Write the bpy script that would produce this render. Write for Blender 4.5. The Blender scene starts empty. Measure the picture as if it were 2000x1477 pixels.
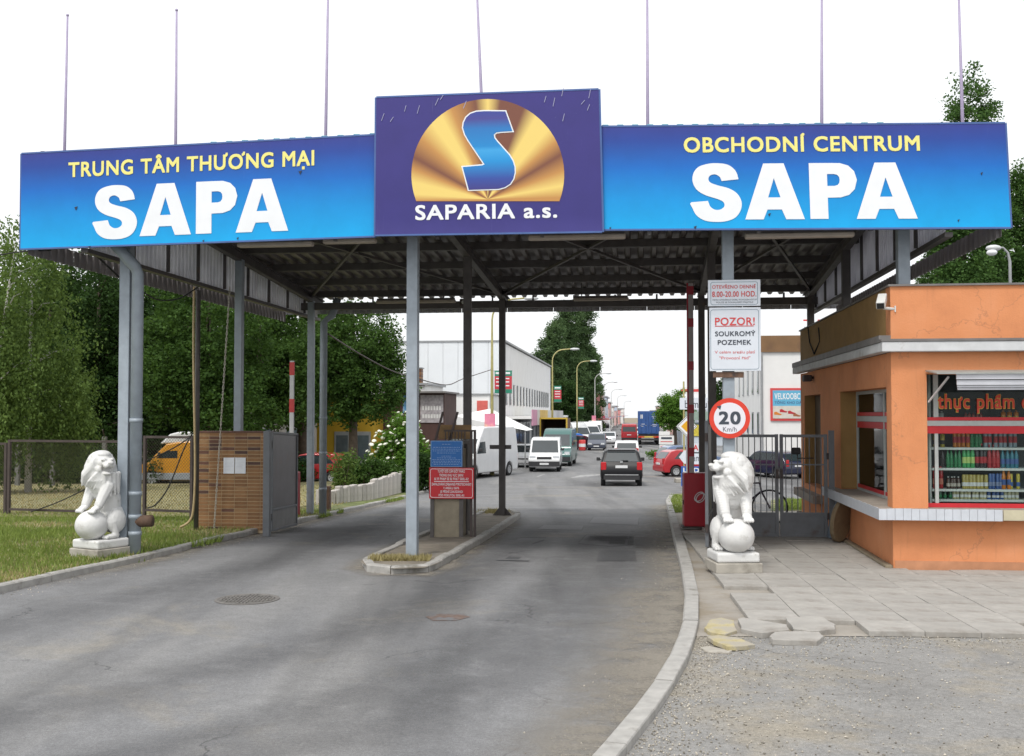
import bpy, bmesh, math, random, os
import numpy as np
from mathutils import Vector, Matrix
random.seed(7); RNG = np.random.default_rng(11)
scene = bpy.context.scene
COL = scene.collection
PI = math.pi
# ------------------------------------------------------------ camera
FPX, CXP, CYP, HORIZON, EYE = 2100.0, 1000.0, 738.5, 808.0, 2.1     # focal length in pixels of the 2000 px wide picture
PITCH = math.atan((HORIZON - CYP) / FPX)
cd = bpy.data.cameras.new('camera'); cam = bpy.data.objects.new('camera', cd); COL.objects.link(cam)
cd.sensor_width = 36.0; cd.lens = 36.0 * FPX / 2000.0; cd.clip_start = 0.1; cd.clip_end = 3000
cam.location = (0, 0, EYE); cam.rotation_euler = (PI / 2 + PITCH, 0, 0)
scene.camera = cam
# ------------------------------------------------------------ sky, sun, exposure
SUN_EL, SUN_AZ = math.radians(58), math.radians(205)               # azimuth from +Y clockwise: behind the camera, a little left
w = bpy.data.worlds.new('World'); scene.world = w; w.use_nodes = True
nt = w.node_tree; nt.nodes.clear()
out = nt.nodes.new('ShaderNodeOutputWorld'); add = nt.nodes.new('ShaderNodeAddShader')
sky = nt.nodes.new('ShaderNodeTexSky'); sky.sky_type = 'NISHITA'; sky.sun_disc = False
sky.sun_elevation = SUN_EL; sky.sun_rotation = SUN_AZ; sky.dust_density = 6.0; sky.air_density = 1.0; sky.ozone_density = 0.6
hs = nt.nodes.new('ShaderNodeHueSaturation'); hs.inputs['Saturation'].default_value = 0.35
b1 = nt.nodes.new('ShaderNodeBackground'); b1.inputs['Strength'].default_value = 0.05
b2 = nt.nodes.new('ShaderNodeBackground'); b2.inputs['Color'].default_value = (0.97, 0.985, 1.0, 1); b2.inputs['Strength'].default_value = 0.92   # the even white cloud layer
nt.links.new(sky.outputs[0], hs.inputs['Color']); nt.links.new(hs.outputs[0], b1.inputs['Color'])
nt.links.new(b1.outputs[0], add.inputs[0]); nt.links.new(b2.outputs[0], add.inputs[1]); nt.links.new(add.outputs[0], out.inputs['Surface'])
sd = bpy.data.lights.new('sun', 'SUN'); sd.energy = 1.5; sd.angle = math.radians(11); sd.color = (1.0, 0.965, 0.90)
sun = bpy.data.objects.new('sun', sd); COL.objects.link(sun); sun.location = (0, -20, 40)
sv = Vector((math.sin(SUN_AZ) * math.cos(SUN_EL), math.cos(SUN_AZ) * math.cos(SUN_EL), math.sin(SUN_EL)))
sun.rotation_euler = (-sv).to_track_quat('-Z', 'Y').to_euler()
vs = scene.view_settings
vs.view_transform = 'Standard'; vs.look = 'None'; vs.exposure = 0.15; vs.gamma = 1.0; vs.use_curve_mapping = False
scene.render.engine = 'CYCLES'
cy = scene.cycles; cy.use_denoising = True; cy.max_bounces = 5; cy.diffuse_bounces = 3; cy.glossy_bounces = 2
cy.transparent_max_bounces = 12; cy.transmission_bounces = 4; cy.caustics_reflective = False; cy.caustics_refractive = False
# ------------------------------------------------------------ layout helpers
A = math.radians(6.6)                                              # the street runs 6.6 degrees right of the view axis
def gz(x, y):                                                      # the street falls away behind the gate, then levels out
    t = y - 17.0
    if t <= 0: return 0.0
    if t < 33: return -0.0368 * t
    return -1.214 - 0.0035 * min(t - 33, 80)
def P(px, py, Y):                                                  # the point seen at a pixel, at depth Y
    r = (px - CXP) / FPX; u = (CYP - py) / FPX
    d = Vector((r, math.cos(PITCH) - u * math.sin(PITCH), math.sin(PITCH) + u * math.cos(PITCH)))
    return Vector((0, 0, EYE)) + d * (Y / d.y)
def G(px, py, dz=0.0):                                             # where the pixel's ray meets the ground
    Y = 20.0
    lo, hi = 2.0, 900.0
    for _ in range(60):
        Y = (lo + hi) / 2; p = P(px, py, Y)
        if p.z > gz(p.x, Y) + dz: lo = Y
        else: hi = Y
    return P(px, py, Y)
def gp(px, Y, dz=0.0):                                             # ground point at a pixel column and depth
    x = P(px, HORIZON, Y).x
    return Vector((x, Y, gz(x, Y) + dz))
def along(p, t, side=0.0):                                         # move t along the street and side across it
    return Vector((p[0] + math.sin(A) * t + math.cos(A) * side, p[1] + math.cos(A) * t - math.sin(A) * side, 0))
# ------------------------------------------------------------ materials
MATS = {}
def nodes(name):
    m = bpy.data.materials.new(name); m.use_nodes = True; t = m.node_tree
    return m, t, t.nodes['Principled BSDF']
def ramp(t, fac, stops, interp='LINEAR'):
    r = t.nodes.new('ShaderNodeValToRGB'); r.color_ramp.interpolation = interp
    e = r.color_ramp.elements
    while len(e) < len(stops): e.new(0.5)
    for el, (p, c) in zip(e, stops):
        el.position = p; el.color = tuple(c) + (1,) if len(c) == 3 else c
    if fac is not None: t.links.new(fac, r.inputs['Fac'])
    return r
def noise(t, scale, detail=4, rough=0.55, vec=None, dist=0.0):
    n = t.nodes.new('ShaderNodeTexNoise'); n.inputs['Scale'].default_value = scale; n.inputs['Detail'].default_value = detail
    n.inputs['Roughness'].default_value = rough; n.inputs['Distortion'].default_value = dist
    if vec is not None: t.links.new(vec, n.inputs['Vector'])
    return n
def mix(t, fac, a, b, mode='MIX'):
    n = t.nodes.new('ShaderNodeMix'); n.data_type = 'RGBA'; n.blend_type = mode
    for s, v in ((n.inputs[0], fac), (n.inputs[6], a), (n.inputs[7], b)):
        if isinstance(v, (int, float)): s.default_value = v
        elif isinstance(v, (tuple, list)): s.default_value = tuple(v) + (1,)
        else: t.links.new(v, s)
    return n.outputs[2]
def coords(t, kind='Object', scale=None, rot=None):
    c = t.nodes.new('ShaderNodeTexCoord'); o = c.outputs[kind]
    if scale or rot:
        mp = t.nodes.new('ShaderNodeMapping')
        if scale: mp.inputs['Scale'].default_value = scale
        if rot: mp.inputs['Rotation'].default_value = rot
        t.links.new(o, mp.inputs['Vector']); o = mp.outputs[0]
    return o
def bump(t, b, h, strength, dist=0.01):
    n = t.nodes.new('ShaderNodeBump'); n.inputs['Strength'].default_value = strength; n.inputs['Distance'].default_value = dist
    t.links.new(h, n.inputs['Height']); t.links.new(n.outputs[0], b.inputs['Normal'])
def mat(name, c, var=0.12, scale=6, rough=0.6, metal=0.0, bmp=0.0, bscale=40, blotch=None, bl_scale=1.5, bl_thr=0.58, coat=0.0, spec=0.5, island=0.0):
    if name in MATS: return MATS[name]
    m, t, b = nodes(name)
    v = coords(t)
    n = noise(t, scale, 5, vec=v)
    lo = tuple(max(0, k * (1 - var)) for k in c); hi = tuple(min(1, k * (1 + var)) for k in c)
    col = ramp(t, n.outputs['Fac'], [(0.3, lo), (0.7, hi)]).outputs[0]
    if blotch:
        n2 = noise(t, bl_scale, 6, 0.65, vec=v)
        r2 = ramp(t, n2.outputs['Fac'], [(bl_thr, (0, 0, 0)), (min(1, bl_thr + 0.14), (1, 1, 1))])
        col = mix(t, r2.outputs[0], col, blotch)
    if island:
        g = t.nodes.new('ShaderNodeNewGeometry')
        rr = ramp(t, g.outputs['Random Per Island'], [(0, (1 - island,) * 3), (1, (1 + island,) * 3)])
        col = mix(t, 1.0, col, rr.outputs[0], 'MULTIPLY')
    t.links.new(col, b.inputs['Base Color'])
    b.inputs['Roughness'].default_value = rough; b.inputs['Metallic'].default_value = metal
    b.inputs['Coat Weight'].default_value = coat; b.inputs['Specular IOR Level'].default_value = spec
    if bmp:
        n3 = noise(t, bscale, 4, vec=v); bump(t, b, n3.outputs['Fac'], bmp, 0.01)
    MATS[name] = m
    return m
def leaf_mat(name, dark, light, trans=0.35):
    m, t, b = nodes(name)
    g = t.nodes.new('ShaderNodeNewGeometry')
    n = noise(t, 0.35, 3, vec=coords(t))
    mx = t.nodes.new('ShaderNodeMath'); mx.operation = 'ADD'
    m1 = t.nodes.new('ShaderNodeMath'); m1.operation = 'MULTIPLY'; m1.inputs[1].default_value = 0.55
    t.links.new(g.outputs['Random Per Island'], m1.inputs[0]); t.links.new(m1.outputs[0], mx.inputs[0]); 
    m2 = t.nodes.new('ShaderNodeMath'); m2.operation = 'MULTIPLY'; m2.inputs[1].default_value = 0.5
    t.links.new(n.outputs['Fac'], m2.inputs[0]); t.links.new(m2.outputs[0], mx.inputs[1])
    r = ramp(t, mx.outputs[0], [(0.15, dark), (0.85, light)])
    t.links.new(r.outputs[0], b.inputs['Base Color']); b.inputs['Roughness'].default_value = 0.65; b.inputs['Specular IOR Level'].default_value = 0.12
    tr = t.nodes.new('ShaderNodeBsdfTranslucent'); ms = t.nodes.new('ShaderNodeMixShader'); ms.inputs[0].default_value = trans
    t.links.new(mix(t, 0.5, r.outputs[0], (light[0] * 1.3, light[1] * 1.3, light[2] * 0.8)), tr.inputs['Color'])
    o = t.nodes['Material Output']
    t.links.new(b.outputs[0], ms.inputs[1]); t.links.new(tr.outputs[0], ms.inputs[2]); t.links.new(ms.outputs[0], o.inputs['Surface'])
    MATS[name] = m
    return m
def glass_mat(name, tint=(0.9, 0.95, 0.95), ior=1.5):
    m, t, b = nodes(name); t.nodes.remove(b)
    fr = t.nodes.new('ShaderNodeFresnel'); fr.inputs['IOR'].default_value = ior
    tr = t.nodes.new('ShaderNodeBsdfTransparent'); tr.inputs['Color'].default_value = tint + (1,)
    gl = t.nodes.new('ShaderNodeBsdfGlossy'); gl.inputs['Roughness'].default_value = 0.03
    ms = t.nodes.new('ShaderNodeMixShader')
    t.links.new(fr.outputs[0], ms.inputs[0]); t.links.new(tr.outputs[0], ms.inputs[1]); t.links.new(gl.outputs[0], ms.inputs[2])
    t.links.new(ms.outputs[0], t.nodes['Material Output'].inputs['Surface']); MATS[name] = m
    return m
# ------------------------------------------------------------ mesh helpers
class MB:
    def __init__(s): s.v = []; s.f = []
    def add(s, vs, fs):
        o = len(s.v); s.v += [tuple(p) for p in vs]; s.f += [tuple(i + o for i in f) for f in fs]; return s
    def box(s, x0, y0, z0, x1, y1, z1, M=None):
        v = [Vector(p) for p in ((x0, y0, z0), (x1, y0, z0), (x1, y1, z0), (x0, y1, z0), (x0, y0, z1), (x1, y0, z1), (x1, y1, z1), (x0, y1, z1))]
        if M is not None: v = [M @ p for p in v]
        return s.add(v, [(0, 3, 2, 1), (4, 5, 6, 7), (0, 1, 5, 4), (1, 2, 6, 5), (2, 3, 7, 6), (3, 0, 4, 7)])
    def cbox(s, c, d, M=None):
        return s.box(c[0] - d[0] / 2, c[1] - d[1] / 2, c[2] - d[2] / 2, c[0] + d[0] / 2, c[1] + d[1] / 2, c[2] + d[2] / 2, M)
    def bar(s, p0, p1, wd, ht, up=(0, 0, 1)):                       # a rectangular bar between two points
        p0, p1 = Vector(p0), Vector(p1); d = (p1 - p0); L = d.length
        if L < 1e-6: return s
        d.normalize(); up = Vector(up)
        if abs(d.dot(up)) > 0.98: up = Vector((0, 1, 0))
        x = d.cross(up).normalized(); z = x.cross(d).normalized()
        M = Matrix((x, d, z)).transposed().to_4x4(); M.translation = p0
        return s.box(-wd / 2, 0, -ht / 2, wd / 2, L, ht / 2, M)
    def tube(s, pts, r, n=6, cap=True):
        pts = [Vector(p) for p in pts]; rs = r if isinstance(r, (list, tuple)) else [r] * len(pts)
        o = len(s.v); prev = None
        for i, p in enumerate(pts):
            d = (pts[min(i + 1, len(pts) - 1)] - pts[max(i - 1, 0)]).normalized()
            if prev is None:
                x = d.cross(Vector((0, 0, 1)))
                if x.length < 0.05: x = d.cross(Vector((0, 1, 0)))
            else: x = prev - d * prev.dot(d)
            x.normalize(); prev = x; y = d.cross(x)
            for k in range(n):
                a = 2 * PI * k / n; q = p + (x * math.cos(a) + y * math.sin(a)) * rs[i]; s.v.append(tuple(q))
        for i in range(len(pts) - 1):
            for k in range(n):
                a, b = o + i * n + k, o + i * n + (k + 1) % n; s.f.append((a, b, b + n, a + n))
        if cap:
            s.f.append(tuple(o + k for k in range(n))[::-1]); e = o + (len(pts) - 1) * n; s.f.append(tuple(e + k for k in range(n)))
        return s
    def cyl(s, p0, p1, r0, r1=None, n=16): return s.tube([p0, p1], [r0, r0 if r1 is None else r1], n)
    def prism(s, poly, d0, d1, fn):                                 # poly of 2D points, extruded from d0 to d1; fn(a, b, d) gives the point
        n = len(poly); v = [fn(a, b, d0) for a, b in poly] + [fn(a, b, d1) for a, b in poly]
        f = [tuple(range(n))[::-1], tuple(range(n, 2 * n))] + [(i, (i + 1) % n, (i + 1) % n + n, i + n) for i in range(n)]
        return s.add(v, f)
    def lathe(s, prof, c=(0, 0, 0), n=16):                          # prof [(r, z)]
        o = len(s.v)
        for r, z in prof:
            for k in range(n): s.v.append((c[0] + r * math.cos(2 * PI * k / n), c[1] + r * math.sin(2 * PI * k / n), c[2] + z))
        for i in range(len(prof) - 1):
            for k in range(n):
                a, b = o + i * n + k, o + i * n + (k + 1) % n; s.f.append((a, b, b + n, a + n))
        s.f.append(tuple(o + k for k in range(n))[::-1]); e = o + (len(prof) - 1) * n; s.f.append(tuple(e + k for k in range(n)))
        return s
    def ball(s, c, r, seg=10, rings=6, M=None):
        r = r if isinstance(r, (tuple, list)) else (r, r, r); o = len(s.v)
        pts = []
        for i in range(1, rings):
            th = PI * i / rings
            for k in range(seg):
                ph = 2 * PI * k / seg; pts.append(Vector((r[0] * math.sin(th) * math.cos(ph), r[1] * math.sin(th) * math.sin(ph), r[2] * math.cos(th))))
        pts += [Vector((0, 0, r[2])), Vector((0, 0, -r[2]))]
        if M is not None: pts = [M @ p for p in pts]
        s.v += [tuple(p + Vector(c)) for p in pts]; n = (rings - 1) * seg
        for i in range(rings - 2):
            for k in range(seg):
                a, b = o + i * seg + k, o + i * seg + (k + 1) % seg; s.f.append((a, a + seg, b + seg, b))
        for k in range(seg):
            s.f.append((o + n, o + k, o + (k + 1) % seg)); e = o + (rings - 2) * seg; s.f.append((o + n + 1, e + (k + 1) % seg, e + k))
        return s
    def mesh(s, name, m, smooth=False):
        me = bpy.data.meshes.new(name); me.from_pydata(s.v, [], s.f); me.update()
        if m is not None: me.materials.append(m)
        if smooth: me.shade_smooth()
        return me
    def build(s, name, m, parent=None, loc=None, smooth=False, bevel=0.0, seg=2, rotz=0.0, fix=True):
        me = s.mesh(name, m, smooth)
        if fix:
            bm = bmesh.new(); bm.from_mesh(me); bmesh.ops.recalc_face_normals(bm, faces=bm.faces); bm.to_mesh(me); bm.free()
        return obj(name, me, parent, loc, rotz, bevel, seg)
def obj(name, me, parent=None, loc=None, rotz=0.0, bevel=0.0, seg=2):
    o = bpy.data.objects.new(name, me); COL.objects.link(o)
    if parent is not None: o.parent = parent
    if loc is not None: o.location = loc
    if rotz: o.rotation_euler = (0, 0, rotz)
    if bevel:
        b = o.modifiers.new('bevel', 'BEVEL'); b.width = bevel; b.segments = seg; b.limit_method = 'ANGLE'; b.angle_limit = math.radians(35); b.harden_normals = False
    return o
def tag(o, label=None, cat=None, group=None, kind=None):
    if label: o['label'] = label
    if cat: o['category'] = cat
    if group: o['group'] = group
    if kind: o['kind'] = kind
    return o
def thing(name, label, cat, loc=(0, 0, 0), rotz=0.0, group=None):
    o = bpy.data.objects.new(name, None); COL.objects.link(o); o.location = loc; o.rotation_euler = (0, 0, rotz); o.empty_display_size = 0.2
    return tag(o, label, cat, group)
KIDS = {}
def copy_tree(o, parent=None):
    c = o.copy(); COL.objects.link(c); c.parent = parent
    for ch in [k for k in bpy.data.objects if k.parent == o]: copy_tree(ch, c)
    return c
def struct(o): o['kind'] = 'structure'; return o
def fast_mesh(name, V, F, m):                                       # numpy quads or triangles
    me = bpy.data.meshes.new(name); nv = len(V); nf, k = F.shape
    me.vertices.add(nv); me.vertices.foreach_set('co', V.astype(np.float32).ravel())
    me.loops.add(nf * k); me.loops.foreach_set('vertex_index', F.astype(np.int32).ravel())
    me.polygons.add(nf); me.polygons.foreach_set('loop_start', np.arange(0, nf * k, k, dtype=np.int32)); me.polygons.foreach_set('loop_total', np.full(nf, k, dtype=np.int32))
    me.update(calc_edges=True); me.materials.append(m); return me
# ------------------------------------------------------------ lettering
FONT = None                                                        # the built-in font
TCACHE = {}
import unicodedata
def raw(body):
    if body in TCACHE: return TCACHE[body]
    c = bpy.data.curves.new('lettering', 'FONT'); c.body = body; c.resolution_u = 4
    if FONT: c.font = FONT
    o = bpy.data.objects.new('lettering', c); COL.objects.link(o); bpy.context.view_layer.update()
    me = bpy.data.meshes.new_from_object(o.evaluated_get(bpy.context.evaluated_depsgraph_get()))
    vs = [(v.co.x, v.co.y) for v in me.vertices]; fs = [tuple(p.vertices) for p in me.polygons]
    bpy.data.objects.remove(o); bpy.data.curves.remove(c); bpy.data.meshes.remove(me)
    TCACHE[body] = (vs, fs); return vs, fs
def xmax(b): return max(v[0] for v in raw(b)[0])
HV = raw('H')[0]; CAP0, CAP1 = min(v[1] for v in HV), max(v[1] for v in HV); CH = CAP1 - CAP0
def bar2(a, b, wd):
    a, b = Vector(a), Vector(b); d = (b - a).normalized(); n = Vector((-d.y, d.x)) * wd / 2
    return [tuple(a - n), tuple(b - n), tuple(b + n), tuple(a + n)], [(0, 1, 2, 3)]
def glyph(ch):
    """base letter from the font, accents drawn as short strokes; returns pieces [(verts, faces)] and the advance"""
    k = ('g', ch)
    if k in TCACHE: return TCACHE[k]
    if ch == ' ': TCACHE[k] = ([], CH * 0.42); return TCACHE[k]
    sub = {'Đ': 'D', 'đ': 'd'}
    d = unicodedata.normalize('NFD', ch); base = sub.get(d[0], d[0]); marks = d[1:]
    vs, fs = raw(base); adv = xmax('H' + base + 'H') - xmax('HH')
    pcs = [(vs, fs)]; x0, x1 = min(v[0] for v in vs), max(v[0] for v in vs); y0, y1 = min(v[1] for v in vs), max(v[1] for v in vs)
    cx = (x0 + x1) / 2; w_ = CH * 0.10; g = y1 + CH * 0.07; h = CH * 0.15; q = CH * 0.17
    for m_ in marks:
        if m_ == '\u0301': pcs.append(bar2((cx - q * .25, g), (cx + q * .6, g + h), w_))
        elif m_ == '\u0300': pcs.append(bar2((cx + q * .25, g), (cx - q * .6, g + h), w_))
        elif m_ == '\u0302': pcs += [bar2((cx - q, g), (cx, g + h), w_), bar2((cx, g + h), (cx + q, g), w_)]
        elif m_ == '\u030c': pcs += [bar2((cx - q, g + h), (cx, g), w_), bar2((cx, g), (cx + q, g + h), w_)]
        elif m_ == '\u0323': pcs.append(bar2((cx, y0 - CH * .24), (cx, y0 - CH * .10), CH * .14))
        elif m_ == '\u031b': pcs += [bar2((x1 - CH * .02, y1 - CH * .06), (x1 + CH * .11, y1 + CH * .0), w_), bar2((x1 + CH * .10, y1 - CH * .02), (x1 + CH * .12, y1 + CH * .12), w_)]
        elif m_ == '\u0309': pcs += [bar2((cx + q * .5, g + h), (cx + q, g + h * 1.3), w_), bar2((cx + q, g + h * 1.3), (cx + q * .7, g + h * .5), w_)]
        elif m_ == '\u030a': pcs += [bar2((cx - q * .6, g), (cx - q * .6, g + h), w_ * .7), bar2((cx + q * .6, g), (cx + q * .6, g + h), w_ * .7), bar2((cx - q * .6, g + h), (cx + q * .6, g + h), w_ * .7), bar2((cx - q * .6, g), (cx + q * .6, g), w_ * .7)]
    if ch in 'Đđ': pcs.append(bar2((x0 - CH * .1, CH * (.5 if ch == 'Đ' else .85)), (x0 + CH * .35 if ch == 'Đ' else x1 + CH * .08, CH * (.5 if ch == 'Đ' else .85)), w_))
    TCACHE[k] = (pcs, adv + (CH * .07 if '\u031b' in marks else 0)); return TCACHE[k]
def text(body, fn, m, parent, bold=0.0, name='lettering', cap='H', lift=None):
    """fn(s, t) maps s 0..1 along the line and t 0 (baseline)..1 (cap height) to a point; heavier letters are the same outline laid down several times"""
    d = bold * CH; st_ = (-1, 0, 1) if bold < 0.05 else (-1, -0.5, 0, 0.5, 1); sh = [(0, 0)] if d == 0 else [(a * d, b * d) for a in st_ for b in st_]
    V, F, x = [], [], 0.0; words = [(0, 0)]
    for ch in body:
        pcs, adv = glyph(ch)
        if ch == ' ': words.append((len(V), len(F)))
        for pi, (vs, fs) in enumerate(pcs):
            for i, (dx, dy) in enumerate(sh):
                o = len(V); V += [(vx + x + dx, vy + dy, i + 0.3 * pi) for vx, vy in vs]; F += [tuple(j + o for j in f) for f in fs]
        x += adv + 2.0 * d
    x0 = min(v[0] for v in V); x1 = max(v[0] for v in V); y0, y1 = CAP0 - d, CAP1 + d
    e0 = Vector(fn(0, 0)); ex_ = Vector(fn(1, 0)) - e0; ez_ = Vector(fn(0, 1)) - e0; nn = ex_.cross(ez_).normalized()
    P3 = [Vector(fn((a - x0) / (x1 - x0), (b - y0) / (y1 - y0))) + nn * (0.00025 * i) for a, b, i in V]
    o = None; words.append((len(V), len(F)))
    for (va, fa), (vb, fb) in zip(words, words[1:]):                # each word a piece
        if vb == va: continue
        me = bpy.data.meshes.new(name); me.from_pydata([tuple(p) for p in P3[va:vb]], [], [tuple(i - va for i in f) for f in F[fa:fb]]); me.update(); me.materials.append(m); o = obj(name, me, parent)
    return o
def flat_text(body, x0, x1, z0, z1, y, m, parent, bold=0.0, cap='H'):  # on a plane facing -Y of the parent
    return text(body, lambda s, t: (x0 + (x1 - x0) * s, y, z0 + (z1 - z0) * t), m, parent, bold, cap=cap)
def frame_ring(mb, x0, z0, x1, z1, y, wd, rad=0.0, n=5):             # a thin flat outline with rounded corners
    def loop(i):
        pts = []
        for cx, cz, a0 in ((x1, z1, 0), (x0, z1, 90), (x0, z0, 180), (x1, z0, 270)):
            sx = -1 if cx == x1 else 1; sz = -1 if cz == z1 else 1
            for k in range(n):
                a = math.radians(a0 + 90 * k / (n - 1)); r = max(rad - i, 0.001)
                pts.append((cx + sx * rad + math.cos(a) * r if rad else cx + sx * i, y, cz + sz * rad + math.sin(a) * r if rad else cz + sz * i))
        return pts
    a, b = loop(0), loop(wd); k = len(a)
    mb.add(a + b, [(i, (i + 1) % k, (i + 1) % k + k, i + k) for i in range(k)]); return mb
# ============================================================ SETTING: ground, road, kerbs, pavement
def asphalt_mat(name, base, dust, worn, streak=True, dustthr=0.56, dscale=0.35):
    m, t, b = nodes(name)
    v = coords(t, rot=(0, 0, A)); vs_ = coords(t, scale=(1.0, 0.13, 1.0), rot=(0, 0, A))
    n1 = noise(t, 0.9, 6, 0.6, vec=v)
    col = ramp(t, n1.outputs['Fac'], [(0.3, tuple(k * 0.84 for k in base)), (0.72, tuple(k * 1.14 for k in base))]).outputs[0]
    if streak:                                                     # tyre-polished lanes and pale worn strips along the street
        n2 = noise(t, 0.55, 4, 0.5, vec=vs_)
        col = mix(t, ramp(t, n2.outputs['Fac'], [(0.52, (0, 0, 0)), (0.68, (0.75,) * 3)]).outputs[0], col, worn)
        n5 = noise(t, 0.5, 4, 0.5, vec=coords(t, scale=(1.3, 0.1, 1.0), rot=(0, 0, A + 0.25)))
        col = mix(t, ramp(t, n5.outputs['Fac'], [(0.5, (0, 0, 0)), (0.66, (0.8,) * 3)]).outputs[0], col, tuple(k * 0.52 for k in base))
    n3 = noise(t, dscale, 7, 0.68, vec=v, dist=0.4)
    col = mix(t, ramp(t, n3.outputs['Fac'], [(dustthr, (0, 0, 0)), (dustthr + 0.14, (0.7,) * 3)]).outputs[0], col, dust)
    n4 = noise(t, 130, 3, 0.7, vec=v)                              # aggregate
    col = mix(t, 0.55, col, ramp(t, n4.outputs['Fac'], [(0.3, (0.35,) * 3), (0.52, (0.95,) * 3), (0.72, (1.7,) * 3)]).outputs[0], 'MULTIPLY')
    n8 = noise(t, 38, 4, 0.75, vec=v)
    col = mix(t, 0.6, col, ramp(t, n8.outputs['Fac'], [(0.28, (0.55,) * 3), (0.5, (1.0,) * 3), (0.74, (1.5,) * 3)]).outputs[0], 'MULTIPLY')
    n7 = noise(t, 7, 5, 0.7, vec=v)
    col = mix(t, 0.5, col, ramp(t, n7.outputs['Fac'], [(0.3, (0.72,) * 3), (0.7, (1.2,) * 3)]).outputs[0], 'MULTIPLY')
    vo = t.nodes.new('ShaderNodeTexVoronoi'); vo.feature = 'DISTANCE_TO_EDGE'; vo.inputs['Scale'].default_value = 0.28
    nd = noise(t, 1.3, 5, 0.6, vec=v); vm = t.nodes.new('ShaderNodeVectorMath'); vm.operation = 'MULTIPLY_ADD'; vm.inputs[1].default_value = (1.1, 1.1, 0)
    t.links.new(nd.outputs['Color'], vm.inputs[0]); t.links.new(v, vm.inputs[2]); t.links.new(vm.outputs[0], vo.inputs['Vector'])
    crack = ramp(t, vo.outputs['Distance'], [(0.0, (1, 1, 1)), (0.0042, (0, 0, 0))]).outputs[0]
    n6 = noise(t, 0.6, 2, vec=v)
    crack = mix(t, 1.0, crack, ramp(t, n6.outputs['Fac'], [(0.5, (0, 0, 0)), (0.6, (0.8,) * 3)]).outputs[0], 'MULTIPLY')
    col = mix(t, crack, col, tuple(k * 0.25 for k in base))
    t.links.new(col, b.inputs['Base Color']); b.inputs['Roughness'].default_value = 0.82; b.inputs['Specular IOR Level'].default_value = 0.35
    bump(t, b, n4.outputs['Fac'], 0.35, 0.006)
    MATS[name] = m; return m
M_ASPH = asphalt_mat('asphalt', (0.20, 0.201, 0.205), (0.29, 0.265, 0.22), (0.275, 0.27, 0.262))
M_LOT = asphalt_mat('gravelly_asphalt', (0.255, 0.25, 0.24), (0.30, 0.265, 0.205), (0.28, 0.27, 0.24), streak=False, dustthr=0.47, dscale=0.8)
M_PATCH = mat('asphalt_patch', (0.105, 0.107, 0.112), 0.2, 30, 0.85, bmp=0.4, bscale=120, blotch=(0.2, 0.19, 0.17), bl_scale=3)
M_TAR = mat('tar_seam', (0.03, 0.03, 0.032), 0.2, 20, 0.6)
M_EARTH = mat('earth', (0.24, 0.20, 0.14), 0.25, 3, 0.95, bmp=0.5, bscale=30, blotch=(0.13, 0.14, 0.07), bl_scale=0.7)
M_GRASSG = mat('grass_soil', (0.125, 0.15, 0.045), 0.4, 2.2, 0.95, bmp=0.6, bscale=40, blotch=(0.30, 0.26, 0.15), bl_scale=0.55, bl_thr=0.5)
M_HAY = mat('dry_lawn', (0.22, 0.20, 0.095), 0.25, 1.8, 0.95, bmp=0.5, bscale=25, blotch=(0.14, 0.165, 0.05), bl_scale=0.45, bl_thr=0.55)
M_KERB = mat('kerb_concrete', (0.36, 0.35, 0.33), 0.16, 9, 0.85, bmp=0.35, bscale=60, blotch=(0.20, 0.19, 0.165), bl_scale=3.0, bl_thr=0.56)
M_SLAB = mat('slab_concrete', (0.35, 0.335, 0.31), 0.14, 4, 0.85, bmp=0.25, bscale=70, blotch=(0.235, 0.215, 0.19), bl_scale=1.6, bl_thr=0.54)
M_CONC = mat('rough_concrete', (0.38, 0.355, 0.31), 0.16, 6, 0.88, bmp=0.5, bscale=35, blotch=(0.22, 0.20, 0.17), bl_scale=2.2, bl_thr=0.56)
M_YELL = mat('yellow_painted_concrete', (0.44, 0.38, 0.21), 0.2, 9, 0.88, bmp=0.6, bscale=40, blotch=(0.36, 0.33, 0.27), bl_scale=5, bl_thr=0.42)
M_BLADE = leaf_mat('grass_blade', (0.10, 0.15, 0.035), (0.27, 0.34, 0.09), 0.3)
M_STRAW = leaf_mat('straw_blade', (0.22, 0.19, 0.08), (0.46, 0.40, 0.21), 0.2)

def sheet(name, m, ys, xl, xr, dz, nx=2, kind=True):
    mb = MB()
    for y in ys:
        a, b = xl(y), xr(y)
        for i in range(nx):
            x = a + (b - a) * i / (nx - 1); mb.v.append((x, y, gz(x, y) + dz))
    for j in range(len(ys) - 1):
        for i in range(nx - 1): k = j * nx + i; mb.f.append((k, k + 1, k + nx + 1, k + nx))
    o = mb.build(name, m, fix=False)
    return struct(o) if kind else o
def lerp_fn(pts):                                                   # x as a function of y along a polyline
    pts = sorted(pts, key=lambda p: p[1])
    def f(y):
        if y <= pts[0][1]: p, q = pts[0], pts[1]
        elif y >= pts[-1][1]: p, q = pts[-2], pts[-1]
        else:
            for p, q in zip(pts, pts[1:]):
                if p[1] <= y <= q[1]: break
        return p[0] + (q[0] - p[0]) * (y - p[1]) / max(1e-6, q[1] - p[1])
    return f
def frange(a, b, s):
    n = max(1, int(round((b - a) / s))); return [a + (b - a) * i / n for i in range(n + 1)]
YS = [-12, -4, 4, 12, 17] + frange(18, 50, 2) + [60, 80, 110, 113, 113.1, 160, 220, 300, 420, 600, 900]
sheet('ground', M_EARTH, YS, lambda y: -700, lambda y: 700, -0.03)
road = sheet('road', M_ASPH, [y for y in YS if y <= 420], lambda y: -30 if y < 26 else -9, lambda y: 45 + 0.1 * y, 0.0)
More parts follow.
